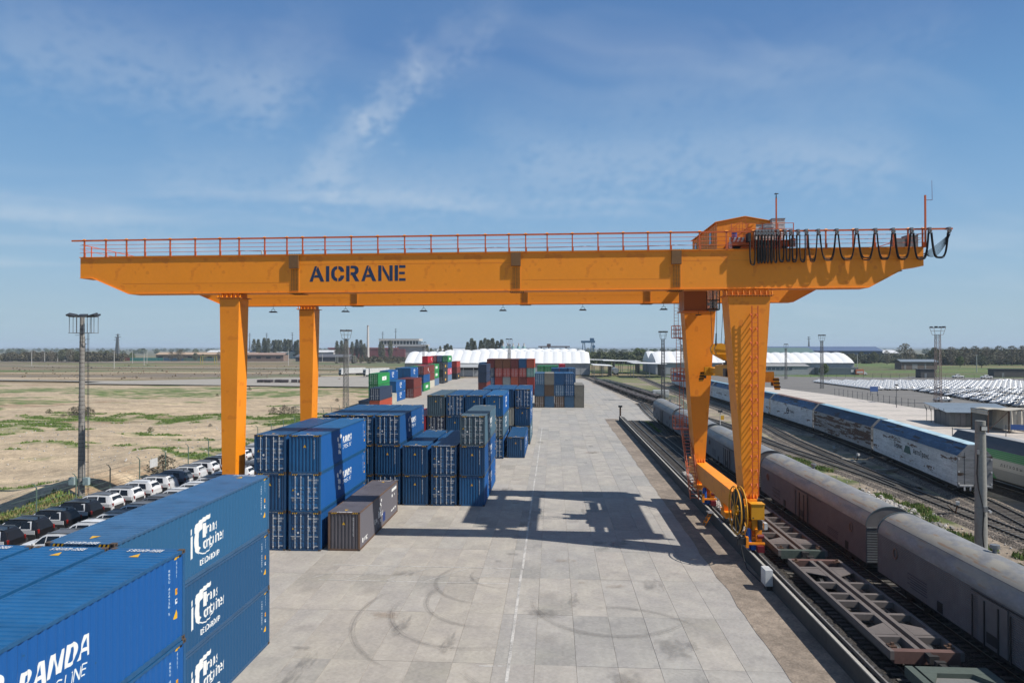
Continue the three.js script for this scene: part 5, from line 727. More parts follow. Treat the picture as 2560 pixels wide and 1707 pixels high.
// ================================================================== railway wagons
const wagonGrey = mat([0.165, 0.152, 0.15], { r: 0.6, map: TX.streak }), wagonMauve = mat([0.135, 0.105, 0.103], { r: 0.6, map: TX.streak }), reeferRoofM = mat([0.88, 0.88, 0.88], { r: 0.55, map: TX.reeferRoof }), under = mat([0.03, 0.027, 0.025], { r: 0.85, map: TX.grime });
const bogieG = (() => { const b = mb(); for (const s of [-1, 1]) { b.box(s * 1.0 - 0.09, 0.42, -1.25, s * 1.0 + 0.09, 0.72, 1.25); for (const z of [-0.92, 0.92]) b.bc(s * 1.02, 0.55, z, 0.28, 0.36, 0.34); } b.box(-0.95, 0.45, -0.25, 0.95, 0.78, 0.25); return b.geo(); })();
const wheelG = (() => { const b = mb(); for (const s of [-1, 1]) { b.cyl([s * 0.70, 0.475, 0], [s * 0.83, 0.475, 0], 0.475, 0.475, 20); b.cyl([s * 0.66, 0.475, 0], [s * 0.70, 0.475, 0], 0.50, 0.50, 20); } b.cyl([-0.7, 0.475, 0], [0.7, 0.475, 0], 0.09, 0.09, 8); return b.geo(); })();
const couplerG = mb().box(-0.12, 0.92, 0, 0.12, 1.16, 0.45).box(-0.22, 0.86, 0.42, 0.22, 1.22, 0.62).geo();
function running(root, L, y, inset = 3) { for (const e of [-1, 1]) { const b = part('bogie', bogieG, under, root); b.position.set(0, y, e * (L / 2 - inset)); for (const d of [-0.92, 0.92]) { const w = part('wheelset', wheelG, M.steel, b); w.position.set(0, 0, d); } const c = part('coupler', couplerG, under, root); c.position.set(0, y, e * (L / 2 - 0.05)); if (e < 0) c.rotation.y = Math.PI; } }
function arcPts(w, y0, rise, n) { const p = []; for (let i = 0; i <= n; i++) { const t = i / n, a = Math.PI * (1 - t); p.push([Math.cos(a) * w, y0 + Math.sin(a) * rise]); } return p; }
function reefer(pos, label, bodyM) {
  const t = thing('refrigerator_wagon', label, 'wagon', pos, 0, 'grey refrigerator wagons'), L = 22.3, w = 1.55, y0 = 1.12, y1 = 3.55;
  // ribbed side walls, one mesh each
  for (const s of [-1, 1]) { const b = mb(), n = 24; for (let i = 0; i < n; i++) { const ya = mix(y0, y1, i / n), yb = mix(y0, y1, (i + 1) / n), m1 = mix(ya, yb, 0.3), m2 = mix(ya, yb, 0.7), xo = s * w, xi = s * (w - 0.03); const q = (xa, ya2, xb, yb2) => s > 0 ? b.quad([xa, ya2, L / 2], [xa, ya2, -L / 2], [xb, yb2, -L / 2], [xb, yb2, L / 2]) : b.quad([xa, ya2, -L / 2], [xa, ya2, L / 2], [xb, yb2, L / 2], [xb, yb2, -L / 2]); q(xi, ya, xo, m1); q(xo, m1, xo, m2); q(xo, m2, xi, yb); } part('side_wall', b, bodyM, t); }
  const roof = mb(), A = arcPts(w, y1, 1.28, 18), nz = 6, nrm = (p) => { const n = [p[0] / (w * w), (p[1] - y1) / 1.64, 0], l = Math.hypot(n[0], n[1]) || 1; return [n[0] / l, n[1] / l, 0]; };
  for (let i = 0; i < A.length - 1; i++) { const a = A[i], c = A[i + 1], u0 = i / 18 * 4.8, u1 = (i + 1) / 18 * 4.8; roof.quad([a[0], a[1], L / 2], [c[0], c[1], L / 2], [c[0], c[1], -L / 2], [a[0], a[1], -L / 2], [nrm(a), nrm(c), nrm(c), nrm(a)], [[0, u0], [0, u1], [L, u1], [L, u0]].map(([a2, b2]) => [a2 + pos[2] * 1.7, b2])); }
  const rf = part('roof', roof, reeferRoofM, t);
  for (const e of [-1, 1]) { const out = [[-w, y0], [w, y0], ...A.slice().reverse()]; const ew = part('end_wall', mb().prism(out, e * L / 2 - 0.03, e * L / 2 + 0.03), wagonGrey, t); const ar = mb(); for (let i = 0; i < A.length - 1; i++) ar.beam([A[i][0] * 1.015, A[i][1] + 0.015, e * (L / 2 + 0.04)], [A[i + 1][0] * 1.015, A[i + 1][1] + 0.015, e * (L / 2 + 0.04)], 0.08, 0.05); part('end_arch', ar, mat([0.08, 0.11, 0.12], { r: 0.5 }), ew); const ld = mb(); for (let k = 0; k < 14; k++) ld.box(-1.5, 1.2 + k * 0.17, e * (L / 2 + 0.05) - 0.03, -0.75, 1.27 + k * 0.17, e * (L / 2 + 0.05) + 0.03); part('end_grille', ld, M.galv, ew); part('end_rail', mb().beam([-1.4, 3.45, e * (L / 2 + 0.1)], [0.4, 3.55, e * (L / 2 + 0.1)], 0.05), M.galv, ew); }
  part('roof_seam', mb().beam([-1.17, y1 + 0.845, L / 2], [-1.17, y1 + 0.845, -L / 2], 0.03, 0.03).beam([1.17, y1 + 0.845, L / 2], [1.17, y1 + 0.845, -L / 2], 0.03, 0.03), mat([0.10, 0.10, 0.11], { r: 0.7 }), rf);
  part('underframe', mb().box(-1.4, 0.95, -L / 2, 1.4, y0, L / 2).box(-0.9, 0.5, -3.5, 0.9, 0.95, 3.5), under, t);
  for (const s of [-1, 1]) { const d = part('sliding_door', mb().box(s > 0 ? w + 0.002 : -w - 0.07, y0 + 0.05, -1.05, s > 0 ? w + 0.07 : -w - 0.002, y1 - 0.15, 1.05), bodyM, t); for (const z of [-1.45, -0.55, 0.45, 1.3]) part('door_bar', mb().box(s > 0 ? w + 0.072 : -w - 0.12, y0, z - 0.035, s > 0 ? w + 0.12 : -w - 0.072, y1 - 0.3, z + 0.035), M.dark, d); part('door_track', mb().box(s > 0 ? w + 0.01 : -w - 0.06, y1 - 0.12, -1.6, s > 0 ? w + 0.06 : -w - 0.01, y1 - 0.07, 3.8), M.dark, d); part('latch_plate', mb().box(s > 0 ? w + 0.071 : -w - 0.09, y0 + 0.25, -0.4, s > 0 ? w + 0.09 : -w - 0.071, y0 + 0.75, 0.35), M.dark, d); }
  { const m = mb(); for (let k = 0; k < 6; k++) m.box(-w - 0.006, 2.2 - k * 0.14, -7.6 + (k % 2) * 0.3, -w + 0.02, 2.25 - k * 0.14, -5.6); for (let k = 0; k < 5; k++) m.box(-w - 0.006, 1.9 - k * 0.12, 5.0, -w + 0.02, 1.95 - k * 0.12, 6.8); part('stencilled_text', m, mat([0.06, 0.06, 0.07], { r: 0.8 }), t); const hg = new THREE.TorusGeometry(0.3, 0.05, 5, 16); hg.scale(0.7, 1, 1); hg.rotateY(Math.PI / 2); const em = mb().add(hg, new THREE.Matrix4().makeTranslation(-w - 0.02, 2.9, L / 2 - 2.2)).add(hg, new THREE.Matrix4().makeTranslation(-w - 0.02, 2.9, -L / 2 + 2.2)); part('rail_emblem', em, mat([0.24, 0.13, 0.09], { r: 0.8 }), t); part('floor_vent', mb().box(-w - 0.012, 1.2, -4.6, -w + 0.01, 1.75, -4.1).box(-w - 0.012, 1.2, 8.0, -w + 0.01, 1.75, 8.5), M.black, t); }
  const v = part('roof_ventilator', mb().cyl([0.55, 4.6, -3.2], [0.55, 5.0, -3.2], 0.10, 0.12, 10).cyl([0.55, 5.0, -3.2], [0.55, 5.18, -3.2], 0.24, 0.22, 14), M.galv, t);
  running(t, L, 0.15, 3.2); return t;
}
{ const zs = [[-32.6, 'grey refrigerator wagon with the most rust on its roof'], [-56.5, 'mauve grey refrigerator wagon beside the cable reel'], [-80.4, 'grey refrigerator wagon between the two stiff crane legs'], [-104.3, 'grey refrigerator wagon second from the end of the train'], [-128.2, 'grey refrigerator wagon at the end of the train by the buffer post']]; zs.forEach(([z, l], i) => reefer([22.1, 0, z], l, i === 1 ? wagonMauve : wagonGrey)); reefer([22.1, 0, -8.7], 'grey refrigerator wagon ahead of the rustiest one', wagonGrey); }
// empty flat wagons for containers: open steel grids
const flatM = mat([0.165, 0.14, 0.127], { r: 0.75, map: TX.grime }), flatGreen = mat([0.085, 0.11, 0.09], { r: 0.75, map: TX.grime }), flatRed = mat([0.16, 0.085, 0.068], { r: 0.75, map: TX.grime });
function flatGrid(pos, label, L = 13.4, endM = flatRed) {
  const t = thing('flat_wagon', label, 'wagon', pos, 0, 'empty flat wagons beside the wall'), w = 1.56, y = 1.32;
  for (const s of [-1, 1]) { part('side_sill', mb().box(s * w - 0.09, 0.92, -L / 2, s * w + 0.09, y, L / 2), flatM, t); part('centre_sill', mb().box(s * 0.26 - 0.12, 0.85, -L / 2 + 0.3, s * 0.26 + 0.12, y - 0.004, L / 2 - 0.3), flatM, t); }
  for (const e of [-1, 1]) { part('end_sill', mb().box(-w + 0.092, 0.75, e * (L / 2 - 0.17) - 0.17, w - 0.092, y - 0.003, e * (L / 2 - 0.17) + 0.17), endM, t); for (const s of [-1, 1]) { part('gusset_plate', mb().hex([[s * 0.4, y - 0.05, e * (L / 2 - 1.9)], [s * 1.47, y - 0.05, e * (L / 2 - 1.9) + (e * s > 0 ? 0 : 0)], [s * 1.47, y - 0.05, e * (L / 2 - 2.6)], [s * 0.4, y - 0.05, e * (L / 2 - 3.3)]].sort((a, b) => Math.atan2(-(b[2] - e * (L / 2 - 2.4)), b[0] - s * 0.9) < Math.atan2(-(a[2] - e * (L / 2 - 2.4)), a[0] - s * 0.9) ? 1 : -1), [[s * 0.4, y - 0.008, e * (L / 2 - 1.9)], [s * 1.47, y - 0.008, e * (L / 2 - 1.9)], [s * 1.47, y - 0.008, e * (L / 2 - 2.6)], [s * 0.4, y - 0.008, e * (L / 2 - 3.3)]].sort((a, b) => Math.atan2(-(b[2] - e * (L / 2 - 2.4)), b[0] - s * 0.9) < Math.atan2(-(a[2] - e * (L / 2 - 2.4)), a[0] - s * 0.9) ? 1 : -1)), flatM, t); const st = part('container_stop', mb().box(s * 1.3 - 0.2, y - 0.002, e * (L / 2 - 0.55) - 0.16, s * 1.3 + 0.14, y + 0.05, e * (L / 2 - 0.55) + 0.16).box(s * 1.3 - 0.06, y + 0.05, e * (L / 2 - 0.55) - 0.06, s * 1.3 + 0.06, y + 0.17, e * (L / 2 - 0.55) + 0.06), M.rust, t); } }
  for (const z of [-5.0, -2.3, -0.55, 0.55, 2.3, 5.0].map((q) => q * L / 13.4)) for (const s of [-1, 1]) part('cross_member', mb().box(Math.min(s * 0.385, s * 1.465), 1.0, z - 0.13, Math.max(s * 0.385, s * 1.465), y - 0.006, z + 0.13), flatM, t);
  part('brake_rod', mb().beam([0, 0.95, -L / 2 + 1], [0, 0.95, L / 2 - 1], 0.06), under, t); part('air_tank', mb().cyl([0.9, 0.75, -0.9], [0.9, 0.75, 0.9], 0.2, 0.2, 12), under, t);
  running(t, L, 0.15, 2.2); return t;
}
flatGrid([17.15, 0, -38.6], 'empty brown flat wagon with an open deck and a red brown end sill', 13.5, flatRed); flatGrid([17.15, 0, -53.9], 'empty flat wagon with a green end sill under the stiff legs', 13.5, flatGreen);
{ // the third one has a closed, sunken deck
  const t = thing('flat_wagon', 'grey flat wagon with a closed sunken deck plate', 'wagon', [17.15, 0, -23.4], 0, 'empty flat wagons beside the wall'), L = 13.9, w = 1.56, y = 1.36;
  for (const s of [-1, 1]) part('side_sill', mb().box(s * w - 0.22, 0.9, -L / 2, s * w + 0.1, y, L / 2), flatGreen, t); part('deck_plate', mb().box(-1.34, 1.10, -L / 2 + 0.6, 1.34, 1.15, L / 2 - 0.6), mat([0.20, 0.20, 0.19], { r: 0.7, map: TX.grime }), t); for (const e of [-1, 1]) part('end_sill', mb().box(-1.34, 0.8, e * (L / 2 - 0.3) - 0.3, 1.34, y - 0.004, e * (L / 2 - 0.3) + 0.3), flatGreen, t); for (const s of [-1, 1]) part('corner_fillet', mb().prism([[0, 0], [0.6, 0], [0, 0.9]].map(([a, b]) => s > 0 ? [1.34 - a, b] : [-1.34 + a, b]).sort(() => 0), 0, 0.2, (x, yy, z) => [x, 1.151 + z, -L / 2 + 0.6 + yy]), flatGreen, t); part('deck_block', mb().box(-0.5, 1.15, -5.6, 0.1, 1.28, -5.1), flatM, t); running(t, L, 0.15, 2.2);
}
// car-carrying wagons with folded roofs
function autorack(pos, turn, label, sideM, roofM, topM, marks, L = 24.3) {
  const t = thing('autorack_wagon', label, 'wagon', pos, turn, 'covered car carrier wagons'), w = 1.62, y0 = 1.12, ye = 4.22, yt = 5.36, wt = 0.62;
  for (const s of [-1, 1]) {
    const b = mb(), n = 15; for (let i = 0; i < n; i++) { const ya = mix(y0, ye, i / n), yb = mix(y0, ye, (i + 1) / n), yc = mix(ya, yb, 0.86), xo = s * w, xi = s * (w - 0.022); const q = (xa, p, xb, r) => s > 0 ? b.quad([xa, p, L / 2], [xa, p, -L / 2], [xb, r, -L / 2], [xb, r, L / 2]) : b.quad([xa, p, -L / 2], [xa, p, L / 2], [xb, r, L / 2], [xb, r, -L / 2]); q(xo, ya, xo, yc); q(xo, yc, xi, yc + 0.004); q(xi, yc + 0.004, xi, yb - 0.004); q(xi, yb - 0.004, xo, yb); }
    for (let i = 0; i < b.u.length; i += 2) { b.u[i] += pos[2] * 0.83; b.u[i + 1] += pos[2] * 0.37; }
    part('side_wall', b, sideM, t);
    const r = mb(), m = 6; for (let i = 0; i < m; i++) { const a = i / m, c = (i + 1) / m, P = (k, d) => [s * mix(w, wt, k) + s * d * 0.5, mix(ye, yt, k) + d * 0.7]; const q = (A, B) => s > 0 ? r.quad([...A, L / 2], [...A, -L / 2], [...B, -L / 2], [...B, L / 2]) : r.quad([...A, -L / 2], [...A, L / 2], [...B, L / 2], [...B, -L / 2]); q(P(a, 0.02), P(c - 0.02, 0.02)); q(P(c - 0.02, 0.02), P(c, 0)); q(P(c, 0), P(c, 0.02)); } for (let i = 0; i < r.u.length; i += 2) { r.u[i] += pos[2] * 0.61; r.u[i + 1] += pos[2] * 0.29; } part('roof_slope', r, roofM, t);
  }
  part('roof_top', mb().box(-wt - 0.02, yt, -L / 2, wt + 0.02, yt + 0.05, L / 2), topM, t);
  for (const e of [-1, 1]) { const out = [[-w, y0 - 0.1], [w, y0 - 0.1], [w, ye], [wt, yt], [-wt, yt], [-w, ye]], z = e * L / 2, ew = part('end_door', mb().prism(out, Math.min(z, z + e * 0.06), Math.max(z, z + e * 0.06)), mat([0.42, 0.42, 0.43], { r: 0.6, map: TX.worn }), t); for (const x of [-0.95, 0, 0.95]) part('door_joint', mb().box(x - 0.015, y0, z + e * 0.065 - 0.006, x + 0.015, 4.6, z + e * 0.065 + 0.006), M.dark, ew); part('door_sill', mb().box(-1.45, 1.15, z + e * 0.12 - 0.06, 1.45, 1.28, z + e * 0.12 + 0.06), M.white, ew); for (const x of [-1.0, -0.45, 0.45, 1.0]) part('bridge_leg', mb().box(x - 0.07, 0.7, z + e * 0.12 - 0.05, x + 0.07, 1.15, z + e * 0.12 + 0.05), M.white, ew); for (const x of [-1.5, 1.5]) for (const y of [1.4, 2.6, 3.9]) part('hinge', mb().bc(x, y, z + e * 0.1, 0.12, 0.16, 0.1), M.white, ew); }
  part('underframe', mb().box(-1.45, 0.85, -L / 2, 1.45, y0 - 0.005, L / 2).box(-0.25, 0.55, -7, 0.25, 0.85, 7), under, t); if (marks) marks(t, w, L);
  running(t, L, 0.18, 3.4); return t;
}
const wornM = mat([1.0, 1.0, 1.0], { r: 0.75, map: TX.worn }), wornRustM = mat([0.92, 0.92, 0.92], { r: 0.8, map: TX.wornRust }), wornBlueM = mat([0.95, 1.0, 1.05], { r: 0.7, map: TX.wornBlue }), topBlue = mat([0.36, 0.60, 0.76], { r: 0.6, map: TX.worn }), topRust = mat([0.17, 0.09, 0.07], { r: 0.85, map: TX.grime }), topPale = mat([0.62, 0.84, 0.95], { r: 0.6, map: TX.worn });
const ink = mat([0.05, 0.055, 0.06], { r: 0.9 }), emGreen = mat([0.10, 0.17, 0.14], { r: 0.9 });
{
  const P = spline([[38.6, -46], [40.3, -57], [42.4, -68], [44.6, -84], [46.9, -110], [47.9, -150], [47.5, -200], [50, -300], [55, -420]], 0.25); let len = []; let a = 0; P.forEach((p, i) => { if (i) a += p.distanceTo(P[i - 1]); len.push(a); });
  const at = (d) => { let i = 1; while (i < len.length - 1 && len[i] < d) i++; return P[i]; }; const start = len[P.findIndex((p) => p.z < -70.6)];
  const specs = [['white autorack wagon with patched blue roof and dark lettering', wornM, wornBlueM, topPale], ['rust eaten autorack wagon with a brown patched blue roof', wornRustM, mat([0.55, 0.58, 0.62], { r: 0.75, map: TX.wornBlue }), topBlue], ['white autorack wagon with a rusty roof top and a round emblem', wornM, wornBlueM, topRust], ['white autorack wagon behind the near stiff leg', wornM, wornBlueM, topBlue], ['white autorack wagon seen between the stiff legs', wornM, wornBlueM, topBlue], ['white autorack wagon sixth from the concrete pole', wornM, wornBlueM, topBlue], ['white autorack wagon by the white hangar', wornM, wornBlueM, topBlue], ['last white autorack wagon near the canopies', wornM, wornBlueM, topBlue]];
  specs.forEach(([l, s, r, tp], i) => { const d0 = start + i * 25.3, p = at(d0), q = at(d0 + 24.3), c = p.clone().add(q).multiplyScalar(0.5), turn = Math.atan2(q.x - p.x, q.z - p.z) + Math.PI;
    autorack([c.x, 0.03, c.z], turn, l, s, r, tp, i === 0 ? (t, w, L) => { const mk = (s, size, u, y, width) => { const g = textGeo(s, size, width); g.rotateY(-Math.PI / 2); g.translate(-w - 0.012, y, u); part('lettering', g, ink, t); }; mk('Сервис', 0.62, -4.6, 2.75, 2.6); mk('АвтоТранс', 0.62, 1.2, 2.75, 4.3); part('emblem', mb().hex([[-w - 0.02, 2.5, -1.6], [-w - 0.02, 2.5, 0.6], [-w - 0.005, 2.5, 0.6], [-w - 0.005, 2.5, -1.6]], [[-w - 0.02, 3.4, -1.0], [-w - 0.02, 3.4, 0.2], [-w - 0.005, 3.4, 0.2], [-w - 0.005, 3.4, -1.0]]), emGreen, t); } : i === 2 ? (t, w) => { const g = new THREE.TorusGeometry(0.55, 0.14, 5, 18); g.rotateY(Math.PI / 2); part('emblem', mb().add(g, new THREE.Matrix4().makeTranslation(-w + 0.06, 2.9, -1)), ink, t); const k = textGeo('Транс', 0.5, 2.2); k.rotateY(-Math.PI / 2); k.translate(-w - 0.012, 2.7, 0.4); part('lettering', k, ink, t); } : null); });
}
{ // the green one and the blue roofed one farther out
  const cv = document.createElement('canvas'); cv.width = 2048; cv.height = 256; const g = cv.getContext('2d'); g.scale(2048 / 24.3, 256 / 3.1); g.fillStyle = '#8b8c88'; g.fillRect(0, 0, 24.3, 3.1); g.fillStyle = '#3f8f54'; g.fillRect(0, 0, 24.3, 0.95); g.beginPath(); g.moveTo(0.8, 0); g.lineTo(5.2, 0); g.lineTo(8.6, 3.1); g.lineTo(4.2, 3.1); g.fill(); g.fillStyle = '#b9b6ac'; g.beginPath(); g.moveTo(5.6, 0.95); g.lineTo(24.3, 0.95); g.lineTo(24.3, 2.0); g.lineTo(7.0, 2.0); g.fill(); say(g, 'Л Е Г К О В Ы Е   А В Т О М О Б И Л И', 9.2, 1.65, 0.3, 9.5, '#3b3f40'); const rr = rng(4); for (let i = 0; i < 300; i++) { g.fillStyle = 'rgba(50,45,40,' + rr() * 0.10 + ')'; g.fillRect(rr() * 24.3, rr() * 3.1, rr() * 1.6, 0.03); }
  const tx = new THREE.CanvasTexture(cv); tx.colorSpace = THREE.SRGBColorSpace; tx.magFilter = THREE.LinearFilter; tx.needsUpdate = true;
  const t = autorack([49.6, 0, -71.9], 0, 'green and grey autorack wagon with a dark grey roof', mat([0.4, 0.4, 0.39], { r: 0.6, map: TX.grime }), mat([0.085, 0.09, 0.10], { r: 0.6, map: TX.grime }), mat([0.42, 0.41, 0.39], { r: 0.6, map: TX.grime }), (o, w, L) => { const b = mb(), n = 15; for (let i = 0; i < n; i++) { const ya = mix(1.12, 4.22, i / n), yc = mix(1.12, 4.22, (i + 0.86) / n); b.quad([-w - 0.006, ya, -L / 2], [-w - 0.006, ya, L / 2], [-w - 0.006, yc, L / 2], [-w - 0.006, yc, -L / 2], null, [[0, (ya - 1.12) / 3.1], [1, (ya - 1.12) / 3.1], [1, (yc - 1.12) / 3.1], [0, (yc - 1.12) / 3.1]]); } part('livery', b, mat([1, 1, 1], { r: 0.6, map: tx }), o); });
  autorack([49.6, 0, -46.6], 0, 'grey autorack wagon coupled to the green one', mat([0.4, 0.4, 0.39], { r: 0.6, map: TX.grime }), mat([0.085, 0.09, 0.10], { r: 0.6, map: TX.grime }), mat([0.42, 0.41, 0.39], { r: 0.6, map: TX.grime }));
  autorack([54.6, 0, -65.6], 0, 'autorack wagon with a clean bright blue roof', wornM, mat([0.012, 0.085, 0.23], { r: 0.5 }), mat([0.06, 0.25, 0.55], { r: 0.5 }));
}
// low empty flats on the curving track and the siding, far off
{
  const g = thing('bare_flat_wagon', '', 'wagon'); scene.remove(g);
  part('deck_sill', mb().box(-1.3, 1.0, -6.8, -1.05, 1.3, 6.8).box(1.05, 1.0, -6.8, 1.3, 1.3, 6.8), flatM, g); part('spine', mb().box(-0.35, 0.9, -6.9, 0.35, 1.28, 6.9), flatM, g); for (let k = 0; k < 7; k++) part('cross_member', mb().box(-1.05, 1.05, -6.6 + k * 2.2 - 0.12, 1.05, 1.26, -6.6 + k * 2.2 + 0.12), flatM, g); running(g, 13.8, 0.15, 2.2);
  const put = (pts, n, d0, label, gp) => { const P = spline(pts, 0.25); let a = 0; const len = P.map((p, i) => i ? (a += p.distanceTo(P[i - 1])) : 0); for (let i = 0; i < n; i++) { const s = d0 + i * 14.7, f = (d) => P[Math.min(P.length - 1, len.findIndex((x) => x >= d))], p = f(s), q = f(Math.min(s + 13.8, a - 0.3)); if (s + 14 > a) break; const c = p.clone().add(q).multiplyScalar(0.5); dup(g, [c.x, 0.0, c.z], Math.atan2(q.x - p.x, q.z - p.z), label, gp); } };
  put([[33.6, -140], [27.7, -180], [18, -313], [15, -360]], 9, 24, 'bare flat wagon in the string curving past the mixed block', 'bare flats on the curve'); put([[31.6, -190], [27.5, -250], [22.3, -306], [20, -350]], 7, 8, 'bare flat wagon on the siding along the green fence', 'bare flats on the siding');
}
// ================================================================== cars
// a body lofted through stations along its length (x forward); each station: [x, half width, sill y, belt y, top y, half width at the top]
function carBody(st) {
  const b = mb(), ring = ([x, w, y0, yb, yt, wt]) => [[x, y0, w * 0.9], [x, y0 + 0.18, w], [x, mix(y0, yb, 0.62), w], [x, yb, w * 0.975], [x, yt - 0.03, wt], [x, yt, wt * 0.86], [x, yt + 0.015, 0]];
  const R2 = st.map(ring); const full = (r) => [...r, ...r.slice(0, -1).reverse().map(([x, y, z]) => [x, y, -z])];
  const F = R2.map(full); for (let i = 0; i < F.length - 1; i++) for (let k = 0; k < F[i].length - 1; k++) b.quad(F[i][k], F[i + 1][k], F[i + 1][k + 1], F[i][k + 1]);
  for (const [f, s] of [[F[0], 1], [F[F.length - 1], -1]]) { const c = [f[0][0], (f[0][1] + f[6][1]) / 2, 0]; for (let k = 0; k < f.length; k++) { const a = f[k], d = f[(k + 1) % f.length]; if (s > 0) b.tri(c, a, d); else b.tri(c, d, a); } }
  return b;
}
// glass between belt and roof of stations i..j on both sides, split at shares
function sideGlass(st, panes, up = [0.12, 0.86]) {
  const b = mb(); const P = (x, k, s) => { let i = 0; while (i < st.length - 2 && st[i + 1][0] < x) i++; const A = st[i], B = st[i + 1], t = (x - A[0]) / (B[0] - A[0]), L = (n) => mix(A[n], B[n], t); return [x, mix(L(3), L(4) - 0.03, k), s * (mix(L(1) * 0.975, L(5), k) + 0.006)]; };
  for (const [x0, x1, x2, x3] of panes) for (const s of [-1, 1]) { const q = [P(x0, up[0], s), P(x1, up[0], s), P(x2, up[1], s), P(x3, up[1], s)]; if (s > 0) b.quad(...q); else b.quad(q[1], q[0], q[3], q[2]); } return b;
}
function sideOne(st, panes, up, s, out = 0.004) { const g = sideGlass(st, panes, up), b = mb(), n = g.p.length / 2 / panes.length; b.p = g.p.slice(s < 0 ? 0 : n, s < 0 ? n : 2 * n); b.n = g.n.slice(s < 0 ? 0 : n, s < 0 ? n : 2 * n); b.u = g.u.slice(s < 0 ? 0 : n / 3 * 2, s < 0 ? n / 3 * 2 : n / 3 * 4); for (let i = 2; i < b.p.length; i += 3) b.p[i] += s * out; return b; }
function endGlass(st, i, j, lo, hi) { const A = st[i], B = st[j], P = (k, s) => [mix(A[0], B[0], k), mix(A[4], B[4], k) + 0.02, s * mix(A[5] * 0.84, B[5] * 0.82, k)]; const b = mb(), q = [P(lo, 1), P(lo, -1), P(hi, -1), P(hi, 1)]; const n = j > i ? 1 : -1; const up = Math.sign((B[0] - A[0])); for (const p of q) p[0] += 0.012 * -up; if (up > 0) b.quad(q[1], q[0], q[3], q[2]); else b.quad(...q); return b; }
const tyre = mat([0.015, 0.015, 0.016], { r: 0.85 }), rim = mat([0.25, 0.25, 0.26], { r: 0.4, m: 0.6 }), carGlass = mat([0.012, 0.014, 0.016], { r: 0.12 }), carWhite = mat([0.74, 0.74, 0.735], { r: 0.3 }), carBlack = mat([0.012, 0.012, 0.014], { r: 0.3 }), carGrey = mat([0.16, 0.17, 0.185], { r: 0.3, m: 0.2 }), carSilver = mat([0.38, 0.40, 0.42], { r: 0.3, m: 0.2 }), cladding = mat([0.035, 0.035, 0.037], { r: 0.7 }), filmGrey = mat([0.13, 0.135, 0.145], { r: 0.45 }), tail = mat([0.30, 0.015, 0.012], { r: 0.3 }), headM = mat([0.6, 0.6, 0.6], { r: 0.15 });
const filmClear = mat([0.75, 0.76, 0.76], { r: 0.4, t: 0.45, side: 1 });
function wheels(t, xs, w, r) { for (const x of xs) for (const s of [-1, 1]) { const wh = part('wheel', gg('wh' + r, () => mb().cyl([0, 0, -0.11], [0, 0, 0.11], r, r, 18)), tyre, t); wh.position.set(x, r, s * (w - 0.10)); part('rim', gg('rm' + r, () => mb().cyl([0, 0, -0.118], [0, 0, 0.118], r * 0.62, r * 0.62, 12)), rim, wh); } }
const SUVS = [[-2.36, 0.86, 0.42, 0.98, 1.02, 0.80], [-2.28, 0.92, 0.34, 1.02, 1.18, 0.80], [-2.05, 0.945, 0.28, 1.04, 1.60, 0.66], [-1.85, 0.95, 0.27, 1.05, 1.75, 0.64], [-0.6, 0.95, 0.26, 1.05, 1.80, 0.66], [0.25, 0.95, 0.26, 1.04, 1.76, 0.65], [0.55, 0.95, 0.26, 1.03, 1.62, 0.66], [1.22, 0.95, 0.27, 1.02, 1.14, 0.78], [1.5, 0.94, 0.27, 1.0, 1.10, 0.76], [2.1, 0.90, 0.32, 0.92, 1.0, 0.70], [2.34, 0.80, 0.42, 0.74, 0.82, 0.6]];
const SEDS = [[-2.35, 0.82, 0.45, 0.86, 0.95, 0.66], [-2.25, 0.88, 0.32, 0.92, 1.06, 0.70], [-1.75, 0.91, 0.26, 0.94, 1.12, 0.66], [-1.05, 0.91, 0.25, 0.93, 1.40, 0.56], [-0.5, 0.91, 0.25, 0.92, 1.46, 0.56], [0.25, 0.91, 0.25, 0.91, 1.44, 0.56], [0.65, 0.91, 0.25, 0.90, 1.28, 0.58], [1.22, 0.91, 0.26, 0.88, 0.98, 0.70], [1.9, 0.88, 0.30, 0.80, 0.90, 0.64], [2.3, 0.76, 0.42, 0.64, 0.74, 0.55]];
